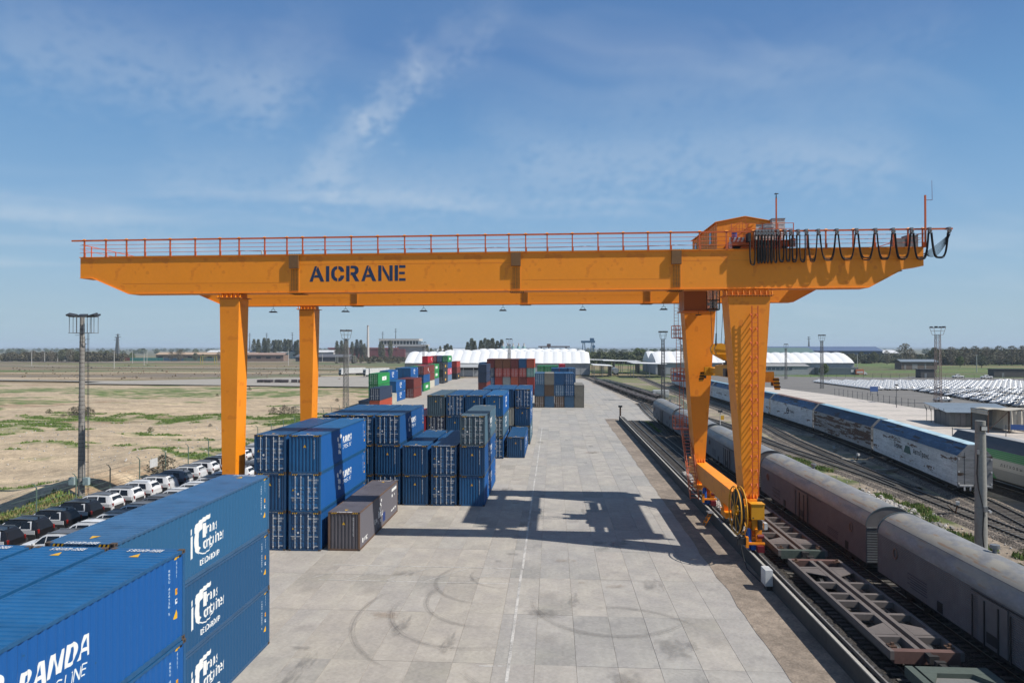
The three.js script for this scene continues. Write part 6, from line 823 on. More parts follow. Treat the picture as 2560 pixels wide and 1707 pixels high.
function suv(kind) { // film: dark film over roof and tail; clear: loose clear film on the tailgate; plain: white all over
  const t = new THREE.Group(); t.name = 'parked_suv';
  part('body', gg('suvB', () => carBody(SUVS)), kind === 'dark' ? carGrey : kind === 'black' ? carBlack : carWhite, t);
  if (kind === 'black' || kind === 'film') { for (const e of [-1, 1]) { part('belt_panel', gg('suvBe' + e, () => mb().box(-2.12, 0.74, e > 0 ? 0.94 : -0.972, 1.9, 1.04, e > 0 ? 0.972 : -0.94)), carWhite, t); } for (const e of [-1, 1]) part('window_surround', gg('suvSu' + e, () => sideOne(SUVS, [[-1.82, 1.12, 0.56, -1.66]], [0.04, 0.95], e)), carWhite, t); }
  const roofM = kind === 'plain' ? carWhite : kind === 'black' ? carBlack : filmGrey;
  if (kind !== 'plain') part('roof_film', gg('suvRf', () => { const b = mb(); for (let i = 3; i < 6; i++) { const A = SUVS[i], B = SUVS[i + 1]; b.quad([A[0], A[4] + 0.022, -A[5] * 0.98], [A[0], A[4] + 0.022, A[5] * 0.98], [B[0], B[4] + 0.022, B[5] * 0.98], [B[0], B[4] + 0.022, -B[5] * 0.98]); } return b; }), roofM, t);
  for (const e of [-1, 1]) [[-1.72, -0.92, -0.92, -1.55], [-0.80, 0.12, 0.12, -0.80], [0.20, 1.02, 0.50, 0.20]].forEach((q, i) => part('side_window', gg('suvG' + i + e, () => sideOne(SUVS, [q], [0.14, 0.84], e, 0.012)), carGlass, t));
  part('windscreen', gg('suvW', () => endGlass(SUVS, 7, 6, 0.12, 0.95)), carGlass, t);
  const tg = part('tailgate', gg('suvT', () => mb().quad([-2.30, 1.12, 0.70], [-2.30, 1.12, -0.70], [-2.07, 1.62, -0.58], [-2.07, 1.62, 0.58])), kind === 'plain' || kind === 'clear' ? carGlass : kind === 'black' ? carBlack : carGlass, t);
  part('tail_panel', gg('suvTp', () => mb().quad([-2.385, 0.5, 0.66], [-2.385, 0.5, -0.66], [-2.345, 1.04, -0.68], [-2.345, 1.04, 0.68])), kind === 'black' ? carBlack : kind === 'film' ? cladding : carWhite, t);
  for (const s of [-1, 1]) { part('tail_lamp', gg('suvL' + s, () => mb().bc(-2.30, 0.96, s * 0.80, 0.12, 0.30, 0.16)), tail, t); part('roof_rail', gg('suvR' + s, () => mb().beam([-1.7, 1.84, s * 0.60], [0.2, 1.84, s * 0.60], 0.05)), M.galv, t); part('sill_cladding', gg('suvC' + s, () => mb().box(-2.2, 0.26, s > 0 ? 0.93 : -0.965, 2.0, 0.72, s > 0 ? 0.965 : -0.93)), cladding, t); part('mirror', gg('suvM' + s, () => mb().bc(0.95, 1.12, s * 1.05, 0.12, 0.16, 0.2)), carWhite, t); }
  part('bumper', gg('suvBp', () => mb().box(-2.43, 0.38, -0.82, -2.3, 0.56, 0.82).box(2.2, 0.36, -0.7, 2.42, 0.56, 0.7)), cladding, t);
  part('head_lamp', gg('suvH', () => mb().box(2.05, 0.80, 0.55, 2.26, 0.92, 0.84).box(2.05, 0.80, -0.84, 2.26, 0.92, -0.55)), headM, t);
  part('roof_antenna', gg('suvA', () => mb().bc(-1.7, 1.83, 0, 0.12, 0.08, 0.05)), M.black, t);
  if (kind === 'clear') part('clear_film', gg('suvF', () => mb().quad([-2.62, 0.35, 0.78], [-2.60, 0.35, -0.75], [-2.2, 1.5, -0.62], [-2.24, 1.5, 0.64]).quad([-2.62, 0.35, 0.78], [-2.24, 1.5, 0.64], [-1.9, 1.6, 0.70], [-2.1, 0.5, 1.02])), filmClear, t);
  wheels(t, [-1.4, 1.42], 0.95, 0.36); return t;
}
{
  const protos2 = { film: suv('film'), black: suv('black'), clear: suv('clear'), plain: suv('plain'), dark: suv('dark') };
  const words = { film: 'white SUV with a grey filmed roof', black: 'white SUV with black filmed roof and tail', clear: 'white SUV with clear film on its tailgate', plain: 'plain white SUV', dark: 'dark grey SUV' };
  const seq1 = ['black', 'black', 'black', 'black', 'film', 'film', 'plain', 'clear', 'dark', 'clear', 'film', 'black', 'clear', 'film', 'film', 'plain', 'film', 'clear', 'film', 'black', 'film', 'film'], seq2 = ['film', 'plain', 'film', 'film', 'dark', 'plain', 'plain', 'film', 'plain', 'film', 'dark', 'clear', 'black', 'film', 'plain', 'film', 'film', 'black', 'film', 'film'], r = rng(9);
  const put = (k, x, z, row) => { const o = protos2[k].clone(); o.name = numbered('parked_suv'); tag(o, words[k] + ' in the row ' + row, 'car', 'new cars parked beside the fence'); o.position.set(x + (r() - 0.5) * 0.2, -0.015, z); o.rotation.y = Math.PI + (r() - 0.5) * 0.05; scene.add(o); };
  seq1.forEach((k, i) => put(k, -42.5, -47.6 - i * 2.95, 'along the wire fence')); seq2.forEach((k, i) => put(k, -36.6, -47.0 - i * 3.0, 'second from the fence')); ['plain', 'film', 'black', 'film', 'clear', 'film'].forEach((k, i) => put(k, -31.0, -66 - i * 3, 'third from the fence'));
}
function sedan(m, far) {
  const t = new THREE.Group(); t.name = 'parked_sedan'; part('body', gg('sedB', () => carBody(SEDS)), m, t);
  part('glazing', gg('sedGl', () => mergeGeometries([sideGlass(SEDS, [[-1.35, -0.5, -0.5, -0.98], [-0.42, 0.98, 0.40, -0.42]]), endGlass(SEDS, 7, 5, 0.12, 0.95), endGlass(SEDS, 2, 3, 0.12, 0.95)].map((q) => q.geo()))), carGlass, t);
  for (const x of [-1.38, 1.4]) { if (far) { const w = part('axle', gg('sedAx', () => mb().cyl([0, 0.33, -0.9], [0, 0.33, -0.68], 0.33, 0.33, 10).cyl([0, 0.33, 0.68], [0, 0.33, 0.9], 0.33, 0.33, 10)), tyre, t); w.position.x = x; } else for (const e of [-1, 1]) { const w = part('wheel', gg('sedWh', () => mb().cyl([0, 0, -0.11], [0, 0, 0.11], 0.33, 0.33, 14)), tyre, t); w.position.set(x, 0.33, e * 0.80); } }
  return t;
}
{
  const near = [carWhite, carBlack, carGrey, carSilver].map((m) => sedan(m)), far = [carWhite, carBlack, carGrey, carSilver].map((m) => sedan(m, true)), nm = ['white', 'black', 'dark grey', 'silver'];
  const list = [], r = rng(42);
  for (let c = 0; c < 15; c++) for (let k = 0; k < 19; k++) { const x = 116 + c * 5.75, z = -247.5 - k * 2.9; if (x / -z > 0.735) continue; list.push([x, z, 0, 0]); }
  for (let c = 0; c < 9; c++) for (let k = 0; k < 24; k++) { const z = -177 - k * 2.85 - c * 1.1, x = 119 + c * 5.7 + (k - 0) * 0.42; if (x / -z > 0.74 || z < -243) continue; const q = r(); list.push([x, z, q < 0.30 ? 0 : q < 0.60 ? 1 : q < 0.78 ? 2 : 3, 1]); }
  list.sort((a, b) => Math.hypot(a[0], a[1]) - Math.hypot(b[0], b[1]));
  const bodyMs = [carWhite, carBlack, carGrey, carSilver], rest = [[], [], [], []];
  list.forEach(([x, z, k, mixd], i) => {
    const turn = Math.PI + (r() - 0.5) * 0.05;
    if (i < 290) { const o = (i < 50 ? near : far)[k].clone(); o.name = numbered('parked_sedan'); tag(o, mixd ? nm[k] + ' sedan in the mixed block of new cars' : 'white sedan in the all white block of new cars', 'car', mixd ? 'mixed block of new sedans' : 'white block of new sedans'); o.position.set(x, -0.02, z); o.rotation.y = turn; scene.add(o); }
    else rest[k].push([x, z, turn]);
  });
  console.log('sedans', list.length);
  // the rest of the lot, past the three hundred that show largest
  const all = rest.flat(); if (all.length) { const root = new THREE.Group(); root.name = 'sedan_rows'; root.userData = { kind: 'stuff', label: 'farther rows of new white sedans in the lot', category: 'cars' }; scene.add(root); const proto = sedan(carWhite, true); proto.updateMatrixWorld(true); const byMat = new Map(); proto.traverse((o) => { if (o.isMesh) { const g = o.geometry.clone().applyMatrix4(o.matrixWorld); if (!byMat.has(o.material)) byMat.set(o.material, []); byMat.get(o.material).push(g); } }); let n = 0; for (const [m, gs] of byMat) { const im = new THREE.InstancedMesh(mergeGeometries(gs), m, all.length), q = new THREE.Object3D(); all.forEach(([x, z, t], i) => { q.position.set(x, -0.02, z); q.rotation.set(0, t, 0); q.updateMatrix(); im.setMatrixAt(i, q.matrix); }); im.name = ['sedan_bodies', 'sedan_windows', 'sedan_tyres', 'sedan_rims'][n++]; shadows(im); im.userData.kind = 'stuff'; root.add(im); } }
  // a few that stand apart
  for (const [x, z, k, l] of [[110, -196, 3, 'silver sedan alone below the grassy strip'], [196, -306, 0, 'white sedan outside the lot fence'], [201, -309, 0, 'second white sedan outside the lot fence']]) { const o = near[k].clone(); o.name = numbered('parked_sedan'); tag(o, l, 'car'); o.position.set(x, -0.02, z); o.rotation.y = Math.PI; scene.add(o); }
}
// pickups beyond the lot fence
{
  const PU = [[-2.7, 0.88, 0.5, 1.05, 1.10, 0.86], [-2.6, 0.93, 0.45, 1.08, 1.14, 0.88], [-0.75, 0.93, 0.42, 1.08, 1.14, 0.88], [-0.68, 0.93, 0.42, 1.06, 1.80, 0.66], [0.5, 0.93, 0.42, 1.06, 1.82, 0.66], [0.8, 0.93, 0.42, 1.05, 1.66, 0.66], [1.35, 0.93, 0.42, 1.04, 1.18, 0.8], [2.4, 0.9, 0.45, 0.98, 1.06, 0.74], [2.65, 0.8, 0.52, 0.8, 0.88, 0.6]];
  for (const [x, z, l] of [[204, -350, 'white pickup truck parked by the dark kiosk'], [213.5, -343, 'white pickup truck behind the first one']]) { const t = thing('pickup_truck', l, 'pickup', [x, 0.03, z], Math.PI + 0.1, 'white pickups'); part('body', gg('puB', () => carBody(PU)), carWhite, t); for (const e of [-1, 1]) [[-0.55, 0.1, 0.1, -0.55], [0.2, 1.0, 0.72, 0.2]].forEach((q, i) => part('side_window', gg('puG' + i + e, () => sideOne(PU, [q], [0.12, 0.86], e)), carGlass, t)); part('bed_floor', gg('puF', () => mb().box(-2.5, 1.14, -0.75, -0.85, 1.165, 0.75)), cladding, t); part('windscreen', gg('puW', () => endGlass(PU, 6, 5, 0.1, 0.95)), carGlass, t); wheels(t, [-1.65, 1.65], 0.95, 0.4); }
}
// lorries by the field, a box van by the hangar
function lorry(pos, turn, label) {
  const t = thing('white_lorry', label, 'lorry', pos, turn, 'white lorries'); part('cab', mb().hex([[-1.22, 0.7, 0], [1.22, 0.7, 0], [1.22, 0.7, -2.1], [-1.22, 0.7, -2.1]], [[-1.15, 3.5, -0.25], [1.15, 3.5, -0.25], [1.15, 3.6, -2.1], [-1.15, 3.6, -2.1]]), M.white, t); part('windscreen', mb().quad([-1.1, 1.95, -0.09], [1.1, 1.95, -0.09], [1.08, 2.95, -0.185], [-1.08, 2.95, -0.185]), M.glass, t); part('grille', mb().box(-0.95, 0.75, 0.005, 0.95, 1.6, 0.02), M.dark, t);
  part('trailer_box', mb().box(-1.28, 1.15, -15.8, 1.28, 4.0, -2.7), M.white, t); part('trailer_frame', mb().box(-1.0, 0.75, -15.6, 1.0, 1.14, -2.2), under, t); for (const z of [-0.9, -3.4, -11.8, -13.1, -14.4]) for (const s of [-1, 1]) part('wheel', mb().cyl([s * 0.85, 0.5, z], [s * 1.2, 0.5, z], 0.5, 0.5, 14), tyre, t); part('roof_deflector', mb().hex([[-1.1, 3.55, -0.5], [1.1, 3.55, -0.5], [1.1, 3.55, -2.0], [-1.1, 3.55, -2.0]], [[-1.1, 3.62, -0.6], [1.1, 3.62, -0.6], [1.1, 4.05, -2.0], [-1.1, 4.05, -2.0]]), M.white, t); return t;
}
lorry([-112, 0.56, -343], 0.0, 'white lorry with a long white trailer by the field'); scene.children[scene.children.length - 1].rotation.y = -0.62; lorry([-97.6, 0.56, -338], -0.62, 'white lorry parked behind the first one');
{ const t = thing('box_van', 'white van with an orange box beside the hangar', 'van', [173, 0.0, -380], Math.PI / 2); part('cab', mb().hex([[-1, 0.5, 0], [1, 0.5, 0], [1, 0.5, -1.9], [-1, 0.5, -1.9]], [[-0.9, 1.5, -0.3], [0.9, 1.5, -0.3], [0.9, 2.4, -1.9], [-0.9, 2.4, -1.9]]), M.white, t); part('box', mb().box(-1.1, 0.8, -6.2, 1.1, 3.3, -2.0), mat([0.6, 0.16, 0.06], { r: 0.6 }), t); part('white_panel', mb().box(-1.12, 1.3, -5.8, 1.12, 2.3, -2.4), M.white, t); for (const z of [-1, -5]) for (const s of [-1, 1]) part('wheel', mb().cyl([s * 0.8, 0.42, z], [s * 1.02, 0.42, z], 0.42, 0.42, 12), tyre, t); }
// ================================================================== light masts and poles
const lampDark = mat([0.04, 0.042, 0.045], { r: 0.5 }), mastGrey = mat([0.20, 0.195, 0.185], { r: 0.7, map: TX.grime }), mastDark = mat([0.075, 0.08, 0.085], { r: 0.65 }), mastRust = mat([0.30, 0.22, 0.19], { r: 0.75, map: TX.grime });
function latticeMast(x, z, h, w, m, label, heads = 3) {
  const t = thing('light_mast', label, 'mast', [x, groundH(x, z) > -0.25 ? groundH(x, z) : 0, z], (x * 0.13) % 1, 'lattice light masts'), wb = w, wt = w * 0.72, hb = h - 2.2, n = Math.round(hb / (w * 1.0));
  const P = (c, y) => { const k = mix(wb, wt, y / hb) / 2; return [[-k, y, -k], [k, y, -k], [k, y, k], [-k, y, k]][c]; };
  for (let c = 0; c < 4; c++) part('mast_leg', mb().beam(P(c, 0), P(c, hb), 0.10), m, t);
  const br = mb(); for (let i = 0; i < n; i++) { const y0 = hb * i / n, y1 = hb * (i + 1) / n; for (let c = 0; c < 4; c++) { const d = (c + 1) % 4; br.beam(P(c, y0), P(d, y1), 0.05); br.beam(P(d, y0), P(c, y1), 0.05); br.beam(P(c, y1), P(d, y1), 0.045); } } part('bracing', br, m, t);
  const k = wt * 0.9; part('platform', mb().box(-k, hb, -k, k, hb + 0.08, k), m, t); const gr = mb(); for (const [a, b] of [[-k, -k], [k, -k], [k, k], [-k, k]]) { gr.beam([a, hb, b], [a * 1.5, hb + 2.0, b * 1.5], 0.07); } for (const y of [1.1, 1.95]) { const s = 1 + 0.5 * y / 2; gr.beam([-k * s, hb + y, -k * s], [k * s, hb + y, -k * s], 0.05).beam([k * s, hb + y, -k * s], [k * s, hb + y, k * s], 0.05).beam([k * s, hb + y, k * s], [-k * s, hb + y, k * s], 0.05).beam([-k * s, hb + y, k * s], [-k * s, hb + y, -k * s], 0.05); } part('guard_frame', gr, m, t);
  const off = [[-1.5, 0.2], [1.5, 0.2], [0, 1.6], [0, -1.6]]; for (let i = 0; i < heads + 1; i++) { const [a, b] = off[i % 4]; part('floodlight', mb().hex([[a * k - 0.42, hb + 1.95, b * k - 0.35], [a * k - 0.42, hb + 1.95, b * k + 0.35], [a * k + 0.42, hb + 1.95, b * k + 0.35], [a * k + 0.42, hb + 1.95, b * k - 0.35]].reverse().map((p) => p).reverse(), [[a * k - 0.35, hb + 2.35, b * k - 0.3], [a * k - 0.35, hb + 2.35, b * k + 0.3], [a * k + 0.35, hb + 2.35, b * k + 0.3], [a * k + 0.35, hb + 2.35, b * k - 0.3]]), lampDark, t); }
}
latticeMast(-52.6, -166, 19.7, 1.1, mastGrey, 'grey lattice light mast at the dirt edge behind the green stack'); latticeMast(31.3, -193, 19.9, 0.95, mastDark, 'dark lattice light mast beside the curving track'); latticeMast(47.2, -248, 18.6, 0.95, mastGrey, 'lattice light mast between the tracks by the white hangar'); latticeMast(100.3, -256, 20, 0.95, mastGrey, 'lattice light mast at the corner of the white car block'); latticeMast(105.5, -190, 21, 1.5, mastRust, 'tall red and grey lattice mast behind the tin shed', 4); latticeMast(-66, -335, 18, 1.1, mastDark, 'lattice light mast beyond the red topped stack'); latticeMast(-19, -285, 19, 1.1, mastDark, 'lattice light mast behind the red block'); latticeMast(113, -332, 17, 0.9, mastGrey, 'slim lattice mast before the hangar windows', 1);
{ // concrete pole by the field, with a lamp basket
  const y = groundH(-48.3, -65.4), t = thing('concrete_light_pole', 'tall weathered concrete light pole with a lamp basket by the fence', 'pole', [-48.3, y, -65.4]), H = 18.4 - y;
  part('shaft', mb().cyl([0, 0, 0], [0, H, 0], 0.33, 0.21, 20), mat([0.34, 0.32, 0.29], { r: 0.9, map: TX.grime }), t); const r = rng(6), bd = mb(); for (let i = 0; i < 40; i++) { const yy = 1 + i * 0.43, a = 3.2 + r() * 1.2, rad = mix(0.33, 0.21, yy / H) + 0.003; bd.cyl([0, yy, 0], [0, yy + 0.05 + r() * 0.05, 0], rad, rad, 14, false); } part('stain_band', bd, mat([0.15, 0.13, 0.115], { r: 0.9, map: TX.sand }), t);
  part('basket', (() => { const b = mb(); for (const x of [-1.0, -0.6, -0.2, 0.5, 0.9, 1.35]) for (const z of [-0.5, 0.5]) b.beam([x, H - 1.6, z], [x, H + 0.1, z], 0.04); for (const yy of [H - 1.6, H + 0.05]) b.beam([-1.1, yy, -0.5], [1.4, yy, -0.5], 0.05).beam([-1.1, yy, 0.5], [1.4, yy, 0.5], 0.05).beam([-1.1, yy, -0.5], [-1.1, yy, 0.5], 0.05).beam([1.4, yy, -0.5], [1.4, yy, 0.5], 0.05); return b; })(), M.galv, t);
  for (const [x, z, a] of [[-0.75, 0.5, -0.2], [-0.35, -0.5, 0], [1.35, 0.4, 0.25], [1.0, -0.5, 0]]) { const f = part('floodlight', mb().box(-0.42, -0.08, -0.3, 0.42, 0.08, 0.3), lampDark, t); f.position.set(x, H + 0.22, z); f.rotation.set(0.35, 0, a); for (let i = 0; i < 3; i++) part('lens', mb().box(-0.36 + i * 0.26, -0.1, -0.24, -0.16 + i * 0.26, -0.082, 0.24), M.galv, f); }
  part('cable_ladder', (() => { const b = mb(); b.beam([0.50, 0.6, -0.2], [0.42, H - 0.6, -0.2], 0.03).beam([0.66, 0.3, -0.2], [0.56, H - 1.6, -0.2], 0.035); for (let yy = 1; yy < H - 1; yy += 1.4) b.beam([0.2, yy, -0.15], [0.66, yy, -0.2], 0.03); return b; })(), mastDark, t); part('spare_pipe', mb().cyl([0.62, 1.6, 0.3], [0.56, 8, 0.3], 0.04, 0.04, 8), M.galv, t); for (const s of [-1, 1]) part('switch_box', mb().box(s * 0.75 - 0.28, 1.55, 0.1, s * 0.75 + 0.28, 2.3, 0.45), mat([0.36, 0.46, 0.46], { r: 0.5 }), t); for (let i = 0; i < 9; i++) part('step_iron', mb().beam([-0.3, 6 + i * 1.35, 0], [-0.75, 6 + i * 1.35, 0], 0.03), mastDark, t);
}
{ // concrete pole between the wagons and the tracks
  const t = thing('concrete_light_pole', 'stout concrete pole with a small floodlight beside the rusty roofed wagon', 'pole', [28.6, -0.3, -46.6]); part('shaft', mb().cyl([0, 0, 0], [0, 10.7, 0], 0.40, 0.30, 24), M.pole, t); const lp = part('floodlight', mb().box(-0.22, 10.05, 0.30, 0.22, 10.38, 0.42), M.dark, t); part('lens', mb().box(-0.18, 10.09, 0.421, 0.18, 10.34, 0.43), mat([0.62, 0.62, 0.58], { r: 0.2 }), lp); part('clamp_band', mb().cyl([0, 9.85, 0], [0, 9.92, 0], 0.318, 0.318, 18).cyl([0, 4.9, 0], [0, 4.97, 0], 0.362, 0.362, 18), M.galv, t);  part('side_box', mb().box(-0.1, 4.7, 0.36, 0.14, 5.05, 0.52), M.galv, t); part('camera', mb().cyl([0.25, 4.75, 0.42], [0.25, 4.75, 0.62], 0.09, 0.09, 10), M.white, t); part('side_box', mb().box(-0.42, 8.5, 0.1, -0.26, 8.8, 0.34), M.galv, t); part('drop_cable', mb().path([[-0.31, 8.6, 0.22], [-0.36, 7.2, 0.2], [-0.30, 6.2, 0.26], [-0.05, 4.8, 0.4], [-0.12, 3.2, 0.38], [-0.02, 1.8, 0.4], [0, 0.2, 0.42]], 0.03, 6), M.black, t);
}
for (const [x, z, h, l] of [[87.5, -176, 5.6, 'slim dark lamp post on the pale apron'], [26.5, -108, 5.0, 'white lamp post with a yellow sign between the tracks']]) { const t = thing('lamp_post', l, 'lamp post', [x, 0, z]); part('shaft', mb().cyl([0, -0.3, 0], [0, h, 0], 0.09, 0.06, 8), x > 50 ? mastDark : M.white, t); part('lamp', mb().box(-0.3, h, -0.2, 0.3, h + 0.35, 0.2), lampDark, t); if (x < 50) part('sign', mb().box(0.05, h - 1.2, -0.02, 0.6, h - 0.5, 0.02), M.yellowMark, t); }

// ================================================================== fences
function fence(name, pts, h, step, m, label, wires, curved) {
  const t = thing(name, label, 'fence'), P = []; for (let i = 0; i < pts.length - 1; i++) { const [x0, z0] = pts[i], [x1, z1] = pts[i + 1], n = Math.max(1, Math.round(Math.hypot(x1 - x0, z1 - z0) / step)); for (let k = 0; k < n + (i === pts.length - 2 ? 1 : 0); k++) { const x = mix(x0, x1, k / n), z = mix(z0, z1, k / n); P.push([x, Math.max(groundH(x, z), -0.05), z]); } }
  P.forEach(([x, y, z]) => { const p = part('fence_post', gg(name + 'p', () => { const b = mb().beam([0, -0.3, 0], [0, h, 0], 0.085); if (curved) b.beam([0, h, 0], [-0.22, h + 0.28, 0], 0.06).beam([-0.22, h + 0.28, 0], [-0.42, h + 0.36, 0], 0.05); return b; }), m, t); p.position.set(x, y, z); });
  for (const w of wires) { const b = mb(); for (let i = 0; i < P.length - 1; i++) b.beam([P[i][0], P[i][1] + w, P[i][2]], [P[i + 1][0], P[i + 1][1] + w, P[i + 1][2]], 0.022); part('fence_wire', b, m, t); } return P;
}
const postGreen = mat([0.13, 0.20, 0.16], { r: 0.6 }), meshGreen = mat([0.20, 0.33, 0.27], { r: 0.7 });
fence('wire_fence', [[-47.4, -38], [-47.4, -150]], 2.5, 5.2, postGreen, 'wire fence with bent green posts along the field', [0.5, 1.1, 1.7, 2.3], true);
fence('lot_fence', [[92, -176], [91, -222]], 2.2, 3, mastDark, 'dark wire fence at the edge of the pale apron', [1.0, 2.1]); fence('lot_fence', [[60, -112], [100, -128]], 2.2, 6.5, mastDark, 'dark rail fence with a blue board before the tin shed', [2.1]);
fence('lot_fence', [[132, -352], [160, -345], [255, -318]], 2.0, 4, mastDark, 'dark mesh fence behind the white car block', [0.4, 0.9, 1.4, 1.9]);
{ const f = fence('mesh_fence', [[19.6, -310], [34.6, -184], [30.8, -150]], 1.7, 3, meshGreen, 'pale green mesh fence along the siding', [0.2, 0.6, 1.0, 1.4, 1.65]); const f2 = fence('mesh_fence', [[-56, -300], [-62, -345], [-100, -372]], 2.0, 4, meshGreen, 'pale green mesh fence behind the lorries', [0.3, 0.7, 1.1, 1.5, 1.9]); const panel = (a, b, h) => { const g = mb(); g.quad([a[0], 0.1, a[2]], [b[0], 0.1, b[2]], [b[0], h, b[2]], [a[0], h, a[2]]); return g; }; const pm = mat([0.24, 0.36, 0.30], { r: 0.8, t: 0.42, side: 1 }); const o1 = scene.children.filter((o) => o.name.startsWith('mesh_fence')); [[f, o1[0]], [f2, o1[1]]].forEach(([P, o]) => { for (let i = 0; i < P.length - 1; i++) part('mesh_panel', panel(P[i], P[i + 1], 1.6), pm, o); }); }
{ const t = thing('fence_sign', 'white board hung on the wire fence', 'sign', [-47.2, 0.3, -76]); part('board', mb().box(-0.02, 0.9, -0.75, 0.02, 1.9, 0.75), M.white, t); const b = thing('fence_sign', 'blue board hung on the dark rail fence', 'sign', [79.5, 0, -119.5]); part('board', mb().box(-1.0, 1.2, -0.03, 1.0, 2.1, 0.03), mat([0.05, 0.14, 0.42], { r: 0.5 }), b); b.rotation.y = -0.4; }
{ const t = thing('entry_barrier', 'blue and white board at the apron gate', 'sign', [101.5, 0, -218]); part('board', mb().box(-1.2, 1.4, -0.05, 1.2, 3.0, 0.05), mat([0.08, 0.16, 0.40], { r: 0.5 }), t); for (const s of [-1, 1]) part('leg', mb().box(s - 0.06, 0, -0.06, s + 0.06, 1.4, 0.06), mastDark, t); }

// ================================================================== buildings
const roofWhite = mat([0.80, 0.80, 0.79], { r: 0.7 }), wallPale = mat([0.46, 0.47, 0.48], { r: 0.8, map: TX.grime }), wallGrey = mat([0.26, 0.28, 0.29], { r: 0.8, map: TX.grime }), tin = mat([0.30, 0.345, 0.38], { r: 0.45, m: 0.3, map: TX.grime });
function hangar(x0, x1, zf, depth, ye, yr, seg, label, wallM = wallPale) { // long hangar with a skin that bellies out between ribs
  const t = thing('fabric_hangar', label, 'hangar'), n = Math.round((x1 - x0) / seg), d = (x1 - x0) / n, prof = [[0, 0], [0.10, 0.34], [0.26, 0.70], [0.40, 0.93], [0.5, 1], [0.6, 0.93], [0.74, 0.70], [0.90, 0.34], [1, 0]];
  const Pt = (x, k, bulge) => { const [a, b] = prof[k]; return [x, ye + b * (yr - ye) + bulge * (b > 0 ? 0.35 + 0.65 * b : 0.1), zf - a * depth + (a < 0.5 ? bulge * 0.7 * (1 - b) : -bulge * 0.7 * (1 - b))]; };
  for (let i = 0; i < n; i++) { const b = mb(), m = 4; for (let j = 0; j < m; j++) { const ta = j / m, tb = (j + 1) / m, xa = x0 + (i + ta) * d, xb = x0 + (i + tb) * d, ba = 0.5 * Math.pow(Math.sin(Math.PI * ta), 0.8), bb = 0.5 * Math.pow(Math.sin(Math.PI * tb), 0.8); for (let k = 0; k < prof.length - 1; k++) b.quad(Pt(xa, k, ba), Pt(xb, k, bb), Pt(xb, k + 1, bb), Pt(xa, k + 1, ba)); } part('roof_bay', b, roofWhite, t); }
  part('wall', mb().box(x0, 0, zf - depth, x1, ye - 0.02, zf - 0.1), wallM, t); part('eave', mb().box(x0 - 0.1, ye - 0.25, zf - 0.1, x1 + 0.1, ye, zf + 0.5), wallGrey, t);
  for (let i = 1; i < n; i += 3) part('wall_joint', mb().box(x0 + i * d - 0.06, 0, zf - 0.1, x0 + i * d + 0.06, ye - 0.3, zf - 0.04), wallGrey, t);
  for (const [x, s] of [[x0, -1], [x1, 1]]) { const g = mb(); for (let k = 0; k < prof.length - 1; k++) { const a = Pt(x, k, 0), c = Pt(x, k + 1, 0), m = [x, ye, zf - depth / 2]; if (s > 0) g.tri(m, a, c); else g.tri(m, c, a); } part('gable', g, roofWhite, t); } return t;
}
hangar(-85, 20.5, -376, 34, 6.5, 12.6, 5.4, 'long white fabric hangar behind the container blocks'); hangar(-70, 20, -414, 30, 6.5, 13.4, 5.6, 'second white fabric hangar behind the first', wallGrey); hangar(-52, 16, -450, 30, 6.5, 14.2, 5.6, 'third white fabric hangar farthest in the row', wallGrey);
{ const h = hangar(58.5, 169, -386, 34, 6.7, 12.1, 5.7, 'white fabric hangar beyond the car lot'); part('annex', mb().box(96, 0, -385.9, 141, 5.0, -378), wallPale, h); const ar = part('annex_roof', mb().hex([[95.5, 4.95, -377.6], [141.5, 4.95, -377.6], [141.5, 6.2, -386.6], [95.5, 6.2, -386.6]], [[95.5, 5.1, -377.6], [141.5, 5.1, -377.6], [141.5, 6.35, -386.6], [95.5, 6.35, -386.6]]), mat([0.34, 0.335, 0.325], { r: 0.7 }), h); for (let k = 0; k < 6; k++) { const w = part('window', mb().box(105 + k * 4.6, 3.0, -377.98, 109 + k * 4.6, 4.2, -377.9), M.glassBlue, h); part('frame', mb().box(106.95 + k * 4.6, 3.0, -377.9, 107.1 + k * 4.6, 4.2, -377.85), M.white, w); } part('porch', mb().box(147, 0, -385.9, 168.5, 4.2, -380), mat([0.13, 0.17, 0.19], { r: 0.7, map: TX.grime }), h); part('porch_window', mb().box(164.5, 1.6, -379.95, 166, 3.2, -379.9), M.white, h); }
hangar(60, 118, -424, 30, 6.5, 12.6, 5.7, 'white fabric hangar behind the lot hangar', wallGrey);
{ const t = thing('open_warehouse', 'low grey warehouse with an open shed front beside the first hangar', 'warehouse', [-46.5, 0, -352]); part('wall', mb().box(-7, 0, -8, 7, 4.6, -1.2), wallPale, t); part('roof', mb().hex([[-7.6, 4.7, 0.4], [7.6, 4.7, 0.4], [7.6, 6.2, -8.4], [-7.6, 6.2, -8.4]], [[-7.6, 4.9, 0.4], [7.6, 4.9, 0.4], [7.6, 6.4, -8.4], [-7.6, 6.4, -8.4]]), mat([0.42, 0.42, 0.41], { r: 0.6 }), t); for (const x of [-6.8, -1.5, 4.0, 6.8]) part('post', mb().box(x - 0.12, 0, 0, x + 0.12, 4.7, 0.2), M.white, t); part('dark_band', mb().box(-6.9, 3.4, -1.2, 6.9, 4.6, -1.15), M.dark, t); }
